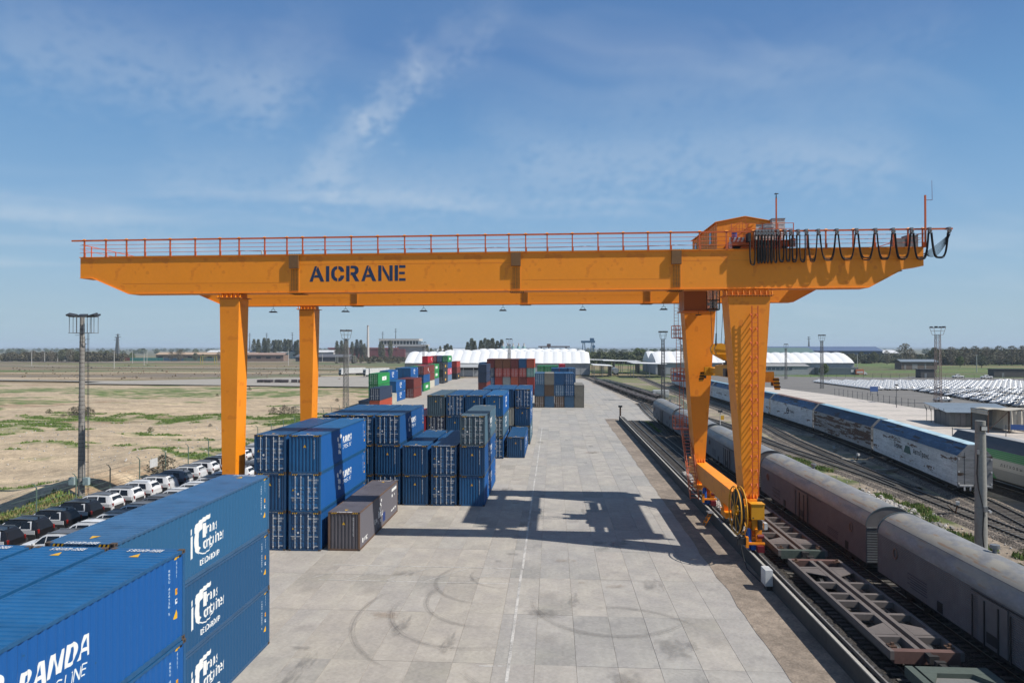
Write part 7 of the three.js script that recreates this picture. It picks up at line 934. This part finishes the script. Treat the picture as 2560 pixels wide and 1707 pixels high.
function canopy(x0, x1, z0, z1, y, label) { const t = thing('loading_canopy', label, 'canopy', [0, 0, 0], 0, 'white loading canopies'); part('roof', mb().hex([[x0, y, z0], [x1, y - 0.5, z0], [x1, y - 0.5, z1], [x0, y, z1]], [[x0, y + 0.3, z0], [x1, y - 0.2, z0], [x1, y - 0.2, z1], [x0, y + 0.3, z1]]), roofWhite, t); for (const x of [x0 + 0.6, (x0 + x1) / 2, x1 - 0.6]) for (const z of [z0 - 0.8, (z0 + z1) / 2, z1 + 0.8]) part('post', mb().box(x - 0.13, 0, z - 0.13, x + 0.13, y - 0.45, z + 0.13), M.galv, t); part('back_wall', mb().box(x1 - 0.4, 0, z1 + 0.3, x1 - 0.2, y - 0.6, z0 - 6), M.dark, t); }
canopy(40.5, 58, -345, -372, 7.2, 'white loading canopy at the hangar corner'); canopy(30, 52, -400, -424, 7.4, 'white loading canopy deeper in the siding'); canopy(20.8, 31, -352, -376, 6.0, 'white loading canopy at the end of the long hangar'); canopy(22, 40, -432, -450, 7.4, 'white loading canopy farthest along the siding');
{ const t = thing('tank_wagon', 'pale round ended tank wagon under the canopies', 'wagon', [34.5, 0, -372]); part('tank', mb().cyl([0, 2.6, 0], [0, 2.6, -11], 1.55, 1.55, 20), mat([0.42, 0.46, 0.48], { r: 0.5, map: TX.grime }), t); running(t, 11.4, 0.05, 2.2); }
{ // tin shed and tarpaulin shelter by the tracks
  const t = thing('tin_shed', 'shed with a blue grey tin roof beside the pale apron', 'shed', [80, 0.02, -133], -0.16); part('wall', mb().box(-3.6, 0, -8, 8.5, 2.7, -0.4), mat([0.19, 0.19, 0.185], { r: 0.8, map: TX.grime }), t); for (let k = 0; k < 9; k++) part('wall_sheet', mb().box(-3.6 + k * 0.95, 0.05, -0.4, -2.75 + k * 0.95, 2.6, -0.34), mat([0.20 + 0.04 * (k % 3), 0.205 + 0.03 * (k % 3), 0.20 + 0.03 * (k % 3)], { r: 0.7, map: TX.grime }), t); for (let k = 0; k < 12; k++) part('roof_sheet', mb().hex([[-4.4 + k * 1.12, 2.78, 0.4], [-3.30 + k * 1.12, 2.78, 0.4], [-3.30 + k * 1.12, 3.75, -11.5], [-4.4 + k * 1.12, 3.75, -11.5]], [[-4.4 + k * 1.12, 2.84, 0.4], [-3.30 + k * 1.12, 2.84, 0.4], [-3.30 + k * 1.12, 3.81, -11.5], [-4.4 + k * 1.12, 3.81, -11.5]]), tin, t); for (let k = 0; k < 5; k++) part('eave_strut', mb().beam([-4.2, 2.2, -0.5 - k * 2.4], [-4.2, 3.3, -1.6 - k * 2.4], 0.08).beam([-4.2, 0, -0.5 - k * 2.4], [-4.2, 2.9, -0.5 - k * 2.4], 0.07), mastDark, t);
  const s = thing('tarpaulin_shelter', 'shelter of beige tarpaulin hung on a steel frame', 'shelter', [82, 0.02, -124.5], -0.08), tarp = mat([0.58, 0.53, 0.44], { r: 0.9, map: TX.grime, side: 1 });
  const sheet = (f, nu, nv, name) => { const b = mb(); for (let i = 0; i < nu; i++) for (let j = 0; j < nv; j++) b.quad(f(i / nu, j / nv), f((i + 1) / nu, j / nv), f((i + 1) / nu, (j + 1) / nv), f(i / nu, (j + 1) / nv)); part(name, b, tarp, s); };
  sheet((u, v) => [mix(-0.6, 4.4, u), mix(0.35 + 0.12 * Math.sin(u * 9), 4.0, v), 0.2 + 0.22 * Math.sin(u * 17 + v * 2) * (1 - 0.6 * v) + 0.14 * Math.sin(u * 41)], 26, 10, 'front_tarp'); sheet((u, v) => [mix(-4.2, 4.6, u) , mix(4.15, 4.05, v) + 0.12 * Math.sin(u * 12 + v * 5), mix(0.25, -5.5, v)], 18, 10, 'roof_tarp'); sheet((u, v) => [-4.2 + 0.1 * Math.sin(v * 14), mix(3.2, 4.1, v), mix(0.3, -5.5, u)], 10, 4, 'side_flap'); sheet((u, v) => [mix(-0.75, -0.5, v) + 0.12 * Math.sin(u * 15), mix(0.5, 4.0, v), mix(0.2, -5.4, u)], 10, 8, 'inner_tarp');
  for (const [x, z] of [[-4.1, 0.1], [-0.7, 0.1], [4.5, 0.1], [-4.1, -5.4], [4.5, -5.4]]) part('frame_post', mb().box(x - 0.08, 0, z - 0.08, x + 0.08, 4.0, z + 0.08), M.rust, s); part('frame_brace', mb().beam([-4.1, 0.3, -0.1], [-0.7, 3.8, -0.1], 0.08), M.rust, s); part('back_sheet', mb().box(-4.1, 0, -5.5, 4.5, 3.9, -5.42), wallGrey, s);
  const w = thing('plank_stack', 'stack of grey planks beside the tarpaulin shelter', 'planks', [89.5, 0.02, -124]); for (let k = 0; k < 6; k++) part('plank', mb().box(-2.4, k * 0.5 + 0.05, -1, 2.4, k * 0.5 + 0.45, 0.4 - (k % 2) * 0.2), mat([0.22, 0.215, 0.205], { r: 0.9, map: TX.wood }), w);
}
{ // brick hut in the grass and two dark kiosks
  const t = thing('brick_hut', 'brown brick hut with a low tin gable roof in the grass', 'hut', [252, 0.4, -476]); part('wall', mb().box(-12, 0, -9, 12, 5.0, 0), mat([0.23, 0.17, 0.14], { r: 0.9, map: TX.grime }), t); part('roof', mb().hex([[-12.8, 5.0, 0.6], [12.8, 5.0, 0.6], [12.8, 6.6, -4.5], [-12.8, 6.6, -4.5]], [[-12.8, 5.2, 0.6], [12.8, 5.2, 0.6], [12.8, 6.8, -4.5], [-12.8, 6.8, -4.5]]).hex([[-12.8, 6.6, -4.5], [12.8, 6.6, -4.5], [12.8, 5.0, -9.6], [-12.8, 5.0, -9.6]], [[-12.8, 6.8, -4.5], [12.8, 6.8, -4.5], [12.8, 5.2, -9.6], [-12.8, 5.2, -9.6]]), tin, t); for (const [x, w2, h2] of [[-9.5, 1.2, 3], [-3, 3.5, 3.6], [4, 1.0, 3.8]]) part('door', mb().box(x - w2 / 2, 0, 0, x + w2 / 2, h2, 0.08), mat([0.32, 0.31, 0.30], { r: 0.8 }), t);
  for (const [x, z, w2, l] of [[189, -349, 3.5, 'small dark kiosk by the lot fence'], [233, -356, 7.5, 'long dark kiosk by the lot fence']]) { const k = thing('kiosk', l, 'kiosk', [x, 0, z]); part('wall', mb().box(-w2, 0, -5, w2, 4.2, 0), mat([0.10, 0.095, 0.092], { r: 0.9, map: TX.grime }), k); part('roof', mb().box(-w2 - 0.3, 4.2, -5.3, w2 + 0.3, 4.4, 0.3), M.dark, k); part('door', mb().box(-w2 * 0.5, 0, 0, -w2 * 0.5 + 1.1, 2.4, 0.05), M.galv, k); }
}
// ------------------------------------------------------------------ far industry
{ const t = thing('factory_chimney', 'tall white factory chimney beside the red factory', 'chimney', [-254.6, 0, -900]); part('stack', mb().cyl([0, 0, 0], [0, 45.8, 0], 2.1, 1.25, 18), mat([0.66, 0.62, 0.58], { r: 0.8 }), t); part('band', mb().cyl([0, 44.2, 0], [0, 45.9, 0], 1.36, 1.33, 18), mat([0.40, 0.34, 0.30], { r: 0.8 }), t); }
{ const t = thing('red_factory', 'dark red factory hall with a glazed white top floor', 'factory', [-240, 0, -930]); part('hall', mb().box(-80, 0, -40, 30, 13.5, 0), mat([0.22, 0.06, 0.065], { r: 0.8 }), t); part('hall_roof', mb().box(-81, 13.5, -41, 20, 15.4, 0.5), mat([0.34, 0.12, 0.13], { r: 0.7 }), t); part('tower_base', mb().box(18, 0, -30, 58, 17, -4), wallPale, t); part('window_band', mb().box(-6, 20, -26, 48, 25, -3), M.glass, t); for (let k = 0; k < 12; k++) part('mullion', mb().box(-6 + k * 4.6, 20, -3.0, -5.2 + k * 4.6, 25, -2.6), M.white, t); part('top_roof', mb().box(-8, 25, -28, 50, 28, -2), mat([0.6, 0.58, 0.54], { r: 0.7 }), t); part('floor_slab', mb().box(-8, 17, -28, 60, 20, -2), mat([0.5, 0.5, 0.5], { r: 0.7 }), t); }
for (let k = 0; k < 5; k++) { const x = -37 + k * 3.7 + (k > 2 ? 0.6 : 0), t = thing('cement_silo', 'pale teal silo in the row of five behind the hangars', 'silo', [x, 0, -486 + (k % 2) * 3], 0, 'row of five teal silos'); part('tank', mb().cyl([0, 4, 0], [0, 16.2, 0], 1.3, 1.3, 16), mat([0.34, 0.54, 0.54], { r: 0.6, map: TX.grime }), t); part('dome', mb().cyl([0, 16.2, 0], [0, 17.2, 0], 1.3, 0.45, 16), mat([0.55, 0.58, 0.56], { r: 0.6 }), t); part('filter', mb().cyl([0, 17.2, 0], [0, 18.6, 0], 0.4, 0.4, 10), mat([0.5, 0.4, 0.34], { r: 0.6 }), t); for (const s of [-1, 1]) part('leg', mb().box(s * 0.9 - 0.12, 0, -0.12, s * 0.9 + 0.12, 4.3, 0.12), M.galv, t); }
{ const t = thing('blue_gantry_crane', 'small blue gantry crane above the far trees', 'crane', [37, 0, -720]), m = mat([0.06, 0.16, 0.28], { r: 0.6 }); part('beam', mb().box(-7.5, 20.5, -1.5, 7.5, 22.8, 1.5), m, t); for (const s of [-1, 1]) for (const e of [-1, 1]) part('leg', mb().beam([s * 4.5 + e * 2.6, 0, 0], [s * 4.5 + e * 0.8, 20.5, 0], 0.8), m, t); part('winch_house', mb().box(2, 22.8, -1.5, 6.5, 25.6, 1.5), m, t); part('cab', mb().box(4.5, 15, -1, 7.5, 18, 1), m, t); }
{ const t = thing('girder_frame', 'rusty travelling crane frame beyond the silos', 'crane', [-5, 0, -700]), m = mat([0.16, 0.10, 0.09], { r: 0.8 }); part('beam', mb().box(-11, 15.8, -1, 22, 17, 1), m, t); for (const x of [-8, 0, 18]) part('leg', mb().box(x - 0.6, 0, -0.6, x + 0.6, 16, 0.6), m, t); part('winch', mb().box(-2, 17, -1, 2, 19.4, 1), m, t); }
{ const boxes = [[-66, -440, 26, 20, 8.5, [0.03, 0.08, 0.26], 'low blue roofed hall behind the end of the long hangar'], [-410, -760, 120, 18, 9.5, [0.42, 0.30, 0.20], 'long tan brick hall on the field horizon'], [-330, -740, 46, 16, 9.5, [0.30, 0.20, 0.15], 'brown brick hall next to the tan one'], [-255, -720, 60, 20, 6.5, [0.10, 0.10, 0.11], 'dark open shed beside the yellow pipe frame'], [-395, -905, 180, 20, 12, [0.55, 0.55, 0.54], 'long white hall at the horizon behind the tan hall'], [-140, -1250, 160, 30, 12, [0.52, 0.53, 0.54], 'long white hall at the horizon behind the trees'], [245, -760, 90, 40, 13, [0.30, 0.31, 0.31], 'grey hall with a green roof beyond the hangar'], [355, -900, 150, 40, 15, [0.07, 0.11, 0.20], 'long blue hall beyond the hangar'], [470, -1000, 60, 30, 10, [0.6, 0.6, 0.6], 'white hall at the horizon beside the blue one'], [560, -950, 60, 30, 9, [0.08, 0.14, 0.34], 'bright blue roofed hall among the far trees'], [-570, -722, 30, 14, 7, [0.45, 0.46, 0.44], 'pale house among the far field trees'], [-108, -980, 70, 20, 10, [0.55, 0.56, 0.57], 'white hall behind the poplar trees'], [150, -560, 130, 12, 9, [0.20, 0.21, 0.22], 'long grey roofed hall behind the hangars']];
  for (const [x, z, w, d, h0, c, l] of boxes) { const h = h0 * 0.72; const t = thing('far_hall', l, 'hall', [x, 0, z]); part('wall', mb().box(-w / 2, 0, -d, w / 2, h, 0), mat(c, { r: 0.8, map: TX.grime }), t); const rc = l.includes('green roof') ? [0.10, 0.17, 0.16] : c.map((q) => Math.min(0.7, q * 1.15)); part('roof', mb().hex([[-w / 2 - 0.8, h, 0.8], [w / 2 + 0.8, h, 0.8], [w / 2 + 0.8, h + d * 0.14, -d / 2], [-w / 2 - 0.8, h + d * 0.14, -d / 2]], [[-w / 2 - 0.8, h + 0.4, 0.8], [w / 2 + 0.8, h + 0.4, 0.8], [w / 2 + 0.8, h + d * 0.14 + 0.4, -d / 2], [-w / 2 - 0.8, h + d * 0.14 + 0.4, -d / 2]]), mat(rc, { r: 0.7 }), t); const n = Math.max(2, Math.round(w / 12)); for (let k = 0; k < n; k++) part('window', mb().box(-w / 2 + (k + 0.25) * w / n, h * 0.45, 0, -w / 2 + (k + 0.7) * w / n, h * 0.72, 0.15), M.glass, t); } }
for (const [x, z, w, c, l] of [[-520, -742, 60, [0.22, 0.05, 0.04], 'red sheet wall at the field road'], [-470, -742, 40, [0.05, 0.24, 0.22], 'teal sheet wall at the field road'], [-437, -741, 24, [0.06, 0.14, 0.22], 'blue sheet wall at the field road'], [-362, -738, 14, [0.03, 0.20, 0.12], 'green sheet wall at the field road'], [-404, -739, 40, [0.12, 0.20, 0.16], 'grey green sheet wall at the field road']]) { const t = thing('sheet_wall', l, 'wall', [x, 0, z]); const n = Math.round(w / 4); for (let k = 0; k < n; k++) part('sheet', mb().box(-w / 2 + k * 4 + 0.1, 0, -0.15, -w / 2 + k * 4 + 3.9, 3.6, 0.15), mat(c, { r: 0.7 }), t); }
for (const [x, z, w, h, m, l] of [[-309, -579, 15, 7.5, mat([0.46, 0.38, 0.10], { r: 0.7 }), 'yellow pipe arch in the field'], [-203, -640, 20, 7, mat([0.42, 0.42, 0.36], { r: 0.7 }), 'grey pipe arch before the poplars']]) { const t = thing('pipe_arch', l, 'pipe arch', [x, 0.5, z]); part('beam', mb().box(-w / 2, h - 0.4, -0.25, w / 2, h, 0.25), m, t); for (const q of [-w / 2, -w / 2 + 2, w / 2 - 2, w / 2]) part('post', mb().box(q - 0.2, 0, -0.2, q + 0.2, h - 0.4, 0.2), m, t); }
{ const p = [[-330, -481, 12.5, 0], [-460, -560, 12, 0], [-357, -560, 11, 0], [-260, -530, 13, 0], [-228, -560, 13, 0], [-217, -575, 11, 0], [-244, -690, 9, 0], [-420, -640, 12, 0], [-405, -640, 12, 0], [-520, -650, 11, 0], [-440, -690, 10, 0], [-545, -700, 10, 0], [-590, -560, 13, 0], [-175, -560, 15, 0], [-95, -600, 12, 0], [-60, -520, 12, 0], [262, -430, 11, 0], [310, -420, 12, 0], [360, -500, 12, 0], [230, -520, 10, 0], [330, -640, 12, 0], [290, -520, 14, 0], [178, -420, 9, 0]]; for (const [x, z, h] of p) { const t = thing('utility_pole', x < 0 ? 'thin pale utility pole standing in the field' : 'thin pale utility pole standing in the green', 'pole', [x, Math.max(0, groundH(x, z)), z], 0, x < 0 ? 'utility poles in the field' : 'utility poles in the green'); part('shaft', mb().cyl([0, -0.6, 0], [0, h, 0], 0.26, 0.2, 7), mat([0.55, 0.53, 0.49], { r: 0.9 }), t); part('crossarm', mb().box(-1.0, h - 0.7, -0.1, 1.0, h - 0.5, 0.1), M.galv, t); } }
{ const py = [[-1405, -1900, 66], [-960, -2050, 62], [-905, -2050, 62], [-826, -2060, 64], [-520, -2000, 64], [-480, -2000, 74], [-1560, -1150, 50], [310, -1400, 66], [560, -1500, 40], [-600, -880, 30], [-585, -860, 34]]; for (const [x, z, h] of py) { const t = thing('lattice_pylon', 'thin far lattice pylon on the horizon', 'pylon', [x, 0, z], 0, 'far lattice pylons'), m = mat([0.12, 0.13, 0.14], { r: 0.8 }); part('tower', mb().hex([[-2.2, 0, 2.2], [2.2, 0, 2.2], [2.2, 0, -2.2], [-2.2, 0, -2.2]], [[-0.5, h, 0.5], [0.5, h, 0.5], [0.5, h, -0.5], [-0.5, h, -0.5]]), m, t); part('arm', mb().box(-4, h * 0.86, -0.4, 4, h * 0.88, 0.4).box(-3, h * 0.95, -0.4, 3, h * 0.97, 0.4), m, t); } }
{ const t = thing('dark_flare_tower', 'dark trussed tower above the field trees', 'tower', [-648, 0, -880]), m = mat([0.05, 0.05, 0.06], { r: 0.8 }); part('shaft', mb().box(-1.8, 0, -1.8, 1.8, 22, 1.8), m, t); part('platform', mb().box(-2.6, 20, -2.6, 2.6, 21, 2.6).box(-2.2, 25, -2.2, 2.4, 26, 2.4), m, t); part('top', mb().box(-1, 22, -1, 1.6, 31, 1), m, t); }
// stacks of rail pieces on the soil by the truck apron, and litter along the tracks
for (let k = 0; k < 6; k++) { const x = -127 + k * 3.6, t = thing('steel_stack', 'dark bundle in the row of steel bundles on the soil', 'steel bundle', [x, groundH(x, -283) , -283 + (k % 2)], 0.1 * k, 'dark steel bundles'); for (let j = 0; j < 4; j++) part('bundle_layer', mb().box(-1.3 + (k % 3) * 0.1, 0.02 + j * 0.42, -2.2, 1.3, 0.36 + j * 0.42, 2.2), mat([0.05 + 0.02 * (j % 2), 0.05, 0.055], { r: 0.8 }), t); }
for (const [x, z, a, l] of [[38.3, -92, 0.3, 'broken switch lever beside the middle track'], [34.8, -64, -0.5, 'broken switch lever beside the grass']]) { const t = thing('switch_lever', l, 'lever', [x + 2.2, -0.2, z], a); part('base_plank', mb().box(-1.4, 0, -0.15, 1.4, 0.12, 0.15), M.sleeper, t); part('lever', mb().beam([0, 0.1, 0], [0.2, 1.2, 0.1], 0.09), M.rust, t); part('weight', mb().bc(0.2, 1.2, 0.1, 0.3, 0.3, 0.3), M.white, t); part('arm', mb().beam([0, 0.3, 0], [-0.6, 0.9, 0], 0.07), M.rust, t); }
for (const [x, z] of [[43.2, -86], [41.5, -92], [44, -104], [45.2, -120]]) { const t = thing('concrete_beam', 'pale broken concrete beam lying beside the autorack track', 'beam', [x - 1.5, 0.02, z], 1.2 + x, 'broken concrete beams'); part('beam', mb().box(-1.6, -0.2, -0.15, 1.6, 0.16, 0.15), M.capConc, t); part('stub', mb().box(-1.9, -0.2, -0.22, -1.62, 0.24, 0.22), M.capConc, t); }
{ const t = thing('pallet_stack', 'stack of white blocks on the siding fence', 'blocks', [33.2, 0, -209]); for (let k = 0; k < 4; k++) part('block', mb().box(-2.4, k * 0.55, -1, 2.4, k * 0.55 + 0.5, 1), M.white, t); }
// ================================================================== trees and shrubs
const bark = mat([0.14, 0.115, 0.09], { r: 0.95, map: TX.grime });
function crownGeo(seed, h, shape, n, leaf) { // leaf clumps through the crown's volume, colours vary from clump to clump
  const r = rng(seed), b = mb(); b.c = [];
  for (let i = 0; i < n; i++) {
    let x, y, z; const a = r() * 6.283, q = Math.sqrt(r()); y = r(); const rad = shape(y) * (0.8 + 0.4 * vn(a * 1.6 + seed, y * 7)); const gap = fbm(a * 1.2 + seed * 3, y * 6 + q * 2, 3); if (gap < 0.36) continue; x = Math.cos(a) * q * rad; z = Math.sin(a) * q * rad; y *= h;
    const s = leaf * (0.6 + r() * 0.9), u = r() * 6.283, v = r() * 3.14, e = [Math.cos(u) * s, Math.sin(v) * s * 0.7, Math.sin(u) * s], f = [-Math.sin(u) * s * 0.6, Math.cos(v) * s, Math.cos(u) * s * 0.6], t = 0.7 + r() * 0.6;
    b.tri([x - e[0], y - e[1], z - e[2]], [x + e[0], y + e[1], z + e[2]], [x + f[0], y + f[1], z + f[2]]); b.tri([x + e[0] * 0.4, y + e[1], z - e[2]], [x - f[0], y - f[1], z - f[2]], [x + f[0], y + f[1] * 0.6, z + f[2]]); for (let k = 0; k < 6; k++) b.c.push(t, t, t * 0.95);
  } return b.geo();
}
function limbs(seed, h, sp, n, th) { const r = rng(seed), b = mb(); b.cyl([0, -0.4, 0], [0, h * 0.55, 0], th, th * 0.55, 7).cyl([0, h * 0.55, 0], [0, h * 0.92, 0], th * 0.55, th * 0.12, 5); for (let i = 0; i < n; i++) { const y = h * (0.16 + 0.7 * i / n), a = r() * 6.283, l = sp * (0.5 + r() * 0.6) * (1 - 0.55 * i / n); const e = [Math.cos(a) * l, y + l * (0.7 + r() * 0.6), Math.sin(a) * l]; b.cyl([0, y, 0], e, th * 0.3, th * 0.06, 4); const e2 = [e[0] + (r() - 0.5) * l, e[1] + l * 0.4, e[2] + (r() - 0.5) * l]; b.cyl([e[0] * 0.6, mix(y, e[1], 0.6), e[2] * 0.6], e2, th * 0.15, th * 0.04, 4); } return b.geo(); }
const leafM = (c) => { const m = mat(c, { r: 0.95, vc: true, side: 1 }); return m; };
const olive = leafM([0.13, 0.14, 0.06]), greyGreen = leafM([0.15, 0.16, 0.10]), fresh = leafM([0.12, 0.16, 0.035]), twig = leafM([0.19, 0.165, 0.12]);
const poplarS = (y) => 3.3 * Math.pow(Math.sin(Math.PI * clamp(0.1 + y * 0.80)), 0.8), roundS = (y) => 5.2 * Math.pow(Math.sin(Math.PI * clamp(0.04 + y * 0.94)), 0.6), bushS = (y) => 2.0 * Math.pow(Math.sin(Math.PI * clamp(0.25 + y * 0.75)), 0.7);
const kinds = { poplar: [1, 2, 3].map((s) => [limbs(s, 24, 2.6, 16, 0.42), crownGeo(s + 10, 23, poplarS, 1900, 0.5), greyGreen, 1.6]), round: [4, 5, 6].map((s) => [limbs(s, 13, 5, 14, 0.35), crownGeo(s + 10, 11, roundS, 1300, 0.5), [olive, greyGreen, fresh][s - 4], 2.6]), bare: [7, 8, 9].map((s) => [limbs(s, 13, 5, 34, 0.34), crownGeo(s + 10, 11.5, roundS, 700, 0.34), twig, 2.2]), bush: [11, 12].map((s) => [limbs(s, 2.4, 1.4, 16, 0.07), crownGeo(s + 10, 2.6, bushS, 420, 0.16), s === 11 ? olive : twig, 0]) };
const tp = {};
function tree(kind, v, x, z, s, label, group, name) { const key = kind + v, y = Math.max(groundH(x, z), -0.3); let o = tp[key]; const nm = name || (kind === 'poplar' ? 'poplar_tree' : kind === 'bush' ? 'shrub' : kind === 'bare' ? 'bare_tree' : 'leafy_tree'); if (!o) { const [lg, cg, cmat, lift] = kinds[kind][v]; o = new THREE.Group(); part('trunk', lg, bark, o); const c = part('crown', cg, cmat, o); c.position.y = lift; tp[key] = o; } const t = o.clone(); t.name = numbered(nm); t.userData = {}; tag(t, label, kind === 'bush' ? 'shrub' : 'tree', group); t.position.set(x, y, z); t.rotation.y = (x * 7 + z) % 6; t.scale.setScalar(s); scene.add(t); return t; }
{
  const r = rng(12), gp = 'poplars beyond the field';
  for (let i = 0; i < 17; i++) tree('poplar', i % 3, -420 + 4.5 * i + (r() - 0.5) * 3 + 0, -905 + (r() - 0.5) * 14, 0.98 + r() * 0.22, 'grey green poplar in the dense row behind the slim legs', gp); // row between the slim legs
  for (const [px, z, s] of [[833, -900, 1.0], [845, -890, 1.02], [856, -905, 1.1], [872, -900, 0.95], [884, -905, 1.08], [895, -900, 1.05], [904, -895, 0.85], [945, -860, 0.95], [952, -862, 0.8], [971, -850, 1.0]]) tree('poplar', (px | 0) % 3, (px - 1384) / 1665 * -z, z, s, 'grey green poplar before the red factory', 'poplars before the factory');
  for (const [px, z, s] of [[1065, -800, 0.75], [1075, -820, 0.6], [1098, -800, 0.7], [1110, -640, 0.72], [1117, -640, 0.78], [1126, -640, 0.72], [1168, -640, 0.85], [1178, -640, 1.0], [1186, -640, 0.9], [1202, -640, 0.92], [1212, -640, 1.0], [1221, -645, 0.95], [1231, -640, 1.0], [1243, -640, 0.9], [1254, -640, 0.95]]) tree('poplar', (px | 0) % 3, (px - 1384) / 1665 * -z, z, s, 'poplar standing behind the long white hangar', 'poplars behind the hangar');
  for (const [px, z, s, k, v] of [[1415, -640, 0.9, 'bare', 0], [1400, -640, 0.8, 'round', 1], [1430, -660, 0.75, 'round', 0], [1592, -700, 1.1, 'round', 2], [1605, -710, 1.0, 'round', 2], [1625, -720, 1.0, 'round', 2], [1583, -690, 0.8, 'round', 2]]) tree(k, v, (px - 1384) / 1665 * -z, z, s, 'leafy tree above the hangar roofs', 'trees above the hangar roofs');
  for (const [px, z, s, k, v] of [[2232, -520, 1.3, 'bare', 0], [2245, -560, 1.0, 'bare', 1], [2190, -600, 0.9, 'bare', 2], [2300, -600, 1.1, 'round', 0], [2340, -590, 1.15, 'bare', 1], [2370, -580, 1.15, 'bare', 2], [2395, -585, 1.2, 'bare', 0], [2420, -580, 1.15, 'bare', 1], [2450, -575, 1.2, 'bare', 2], [2480, -580, 1.2, 'bare', 0], [2505, -570, 1.2, 'bare', 1], [2535, -560, 1.35, 'bare', 2], [2556, -560, 1.3, 'bare', 0], [2410, -500, 0.7, 'round', 1], [2360, -510, 0.6, 'round', 2], [2270, -540, 0.7, 'round', 1], [2160, -640, 0.8, 'round', 0], [2130, -650, 0.8, 'round', 1], [2085, -640, 0.8, 'round', 1]]) tree(k, v, (px - 1384) / 1665 * -z, z, s, k === 'bare' ? 'bare spring tree at the edge of the green field' : 'olive tree at the edge of the green field', 'trees beyond the green field');
  for (const [px, z, s] of [[2043, -374, 0.85], [2036, -376, 0.6]]) tree('round', 2, (px - 1384) / 1665 * -z, z, s * 0.55, 'fresh green bush before the hangar wall', 'green bush before the hangar', 'green_bush');
  for (const [px, z, s, k, v] of [[20, -700, 0.9, 'bare', 0], [45, -690, 0.85, 'bare', 1], [70, -700, 0.9, 'bare', 2], [100, -680, 1.0, 'round', 1], [112, -690, 1.05, 'round', 1], [123, -680, 1.0, 'bare', 1], [142, -690, 0.85, 'round', 0], [185, -740, 0.8, 'round', 0], [205, -760, 0.9, 'round', 1], [222, -760, 0.9, 'round', 0], [240, -750, 0.9, 'bare', 0], [290, -760, 0.7, 'round', 2], [395, -730, 0.8, 'bare', 1], [415, -730, 0.9, 'bare', 2], [420, -735, 1.0, 'bare', 0], [460, -720, 0.7, 'round', 1], [480, -720, 0.6, 'round', 1], [522, -730, 0.8, 'bare', 2]]) tree(k, v, (px - 1384) / 1665 * -z, z, s, 'olive tree in the line along the field horizon', 'trees along the field horizon');
  // bushes in the field and by the tracks
  const rb = rng(55); for (let i = 0; i < 13; i++) { const x = -52 - rb() * 130, z = -95 - rb() * 160; tree('bush', i % 2, x, z, 0.22 + rb() * 0.35, 'low dry shrub on the bare field', 'low shrubs on the field'); }
  for (const [x, z, s] of [[-108, -146, 0.95], [-105.5, -145, 0.8], [-110.5, -147, 0.7], [-62, -150, 0.8], [-59, -148, 0.7], [-65, -151, 0.6]]) tree('bush', 1, x, z, s, 'heap of dead branches on the bare field', 'brushwood heaps on the field', 'brushwood');
  for (const [x, z, s] of [[30, -44, 0.28], [32, -48, 0.3], [29, -56, 0.34], [33, -38, 0.26], [31, -33, 0.3], [34.5, -42, 0.25], [28, -60, 0.3], [35, -52, 0.24]]) tree('bush', 0, x, z, s, 'small green weed bush between wagons and tracks', 'weed bushes by the tracks');
  { const o = tree('bush', 1, -47.9, -79, 0.9, 'thin dead sapling behind the white fence board'); }
}
// far woods: read as one mass
{
  const g = crownGeo(91, 8, roundS, 260, 0.85), r = rng(14), spots = [];
  for (let i = 0; i < 170; i++) { const px = -60 + r() * 330, z = -700 - r() * 120; spots.push([(px - 1384) / 1665 * -z, z, 0.8 + r() * 0.5, 0]); }
  for (let i = 0; i < 150; i++) { const px = 1380 + r() * 260, z = -620 - r() * 160; spots.push([(px - 1384) / 1665 * -z, z, 0.8 + r() * 0.7, 1]); }
  for (let i = 0; i < 230; i++) { const px = 2300 + r() * 300, z = -600 - r() * 130; spots.push([(px - 1384) / 1665 * -z, z, 1.0 + r() * 0.7, 2]); }
  for (let i = 0; i < 200; i++) { const px = 1930 + r() * 420, z = -640 - r() * 260; spots.push([(px - 1384) / 1665 * -z, z, 0.5 + r() * 0.6, 2]); }
  for (let i = 0; i < 150; i++) { const px = 830 + r() * 280, z = -640 - r() * 200; spots.push([(px - 1384) / 1665 * -z, z, 0.35 + r() * 0.35, 0]); }
  for (let i = 0; i < 420; i++) { const px = -100 + r() * 2800, z = -1500 - r() * 2200; spots.push([(px - 1384) / 1665 * -z, z, 0.9 + r() * 0.8, 1]); }
  for (let i = 0; i < 420; i++) { const px = -40 + r() * 900, z = -310 - r() * 260; spots.push([(px - 1384) / 1665 * -z, z, 0.03 + r() * r() * 0.13, 3]); }
  const m = new THREE.InstancedMesh(g, leafM([1, 1, 1]), spots.length), q = new THREE.Object3D(), c = new THREE.Color(); spots.forEach(([x, z, s, k], i) => { q.position.set(x, Math.max(groundH(x, z), -0.3) - 0.4 * s, z); q.rotation.y = r() * 6; q.scale.set(s * (0.9 + r() * 0.5), s, s); q.updateMatrix(); m.setMatrixAt(i, q.matrix); const t = 0.8 + r() * 0.5, col = [[0.115, 0.10, 0.06], [0.10, 0.115, 0.045], [0.125, 0.125, 0.07], [0.34, 0.27, 0.19]][k]; c.setRGB(col[0] * t, col[1] * t, col[2] * t); m.setColorAt(i, c); });
  m.name = 'far_woods'; m.userData = { kind: 'stuff', label: 'far woods and scrub along the horizon', category: 'woods' }; shadows(m); scene.add(m);
}

renderer.render(scene, camera);
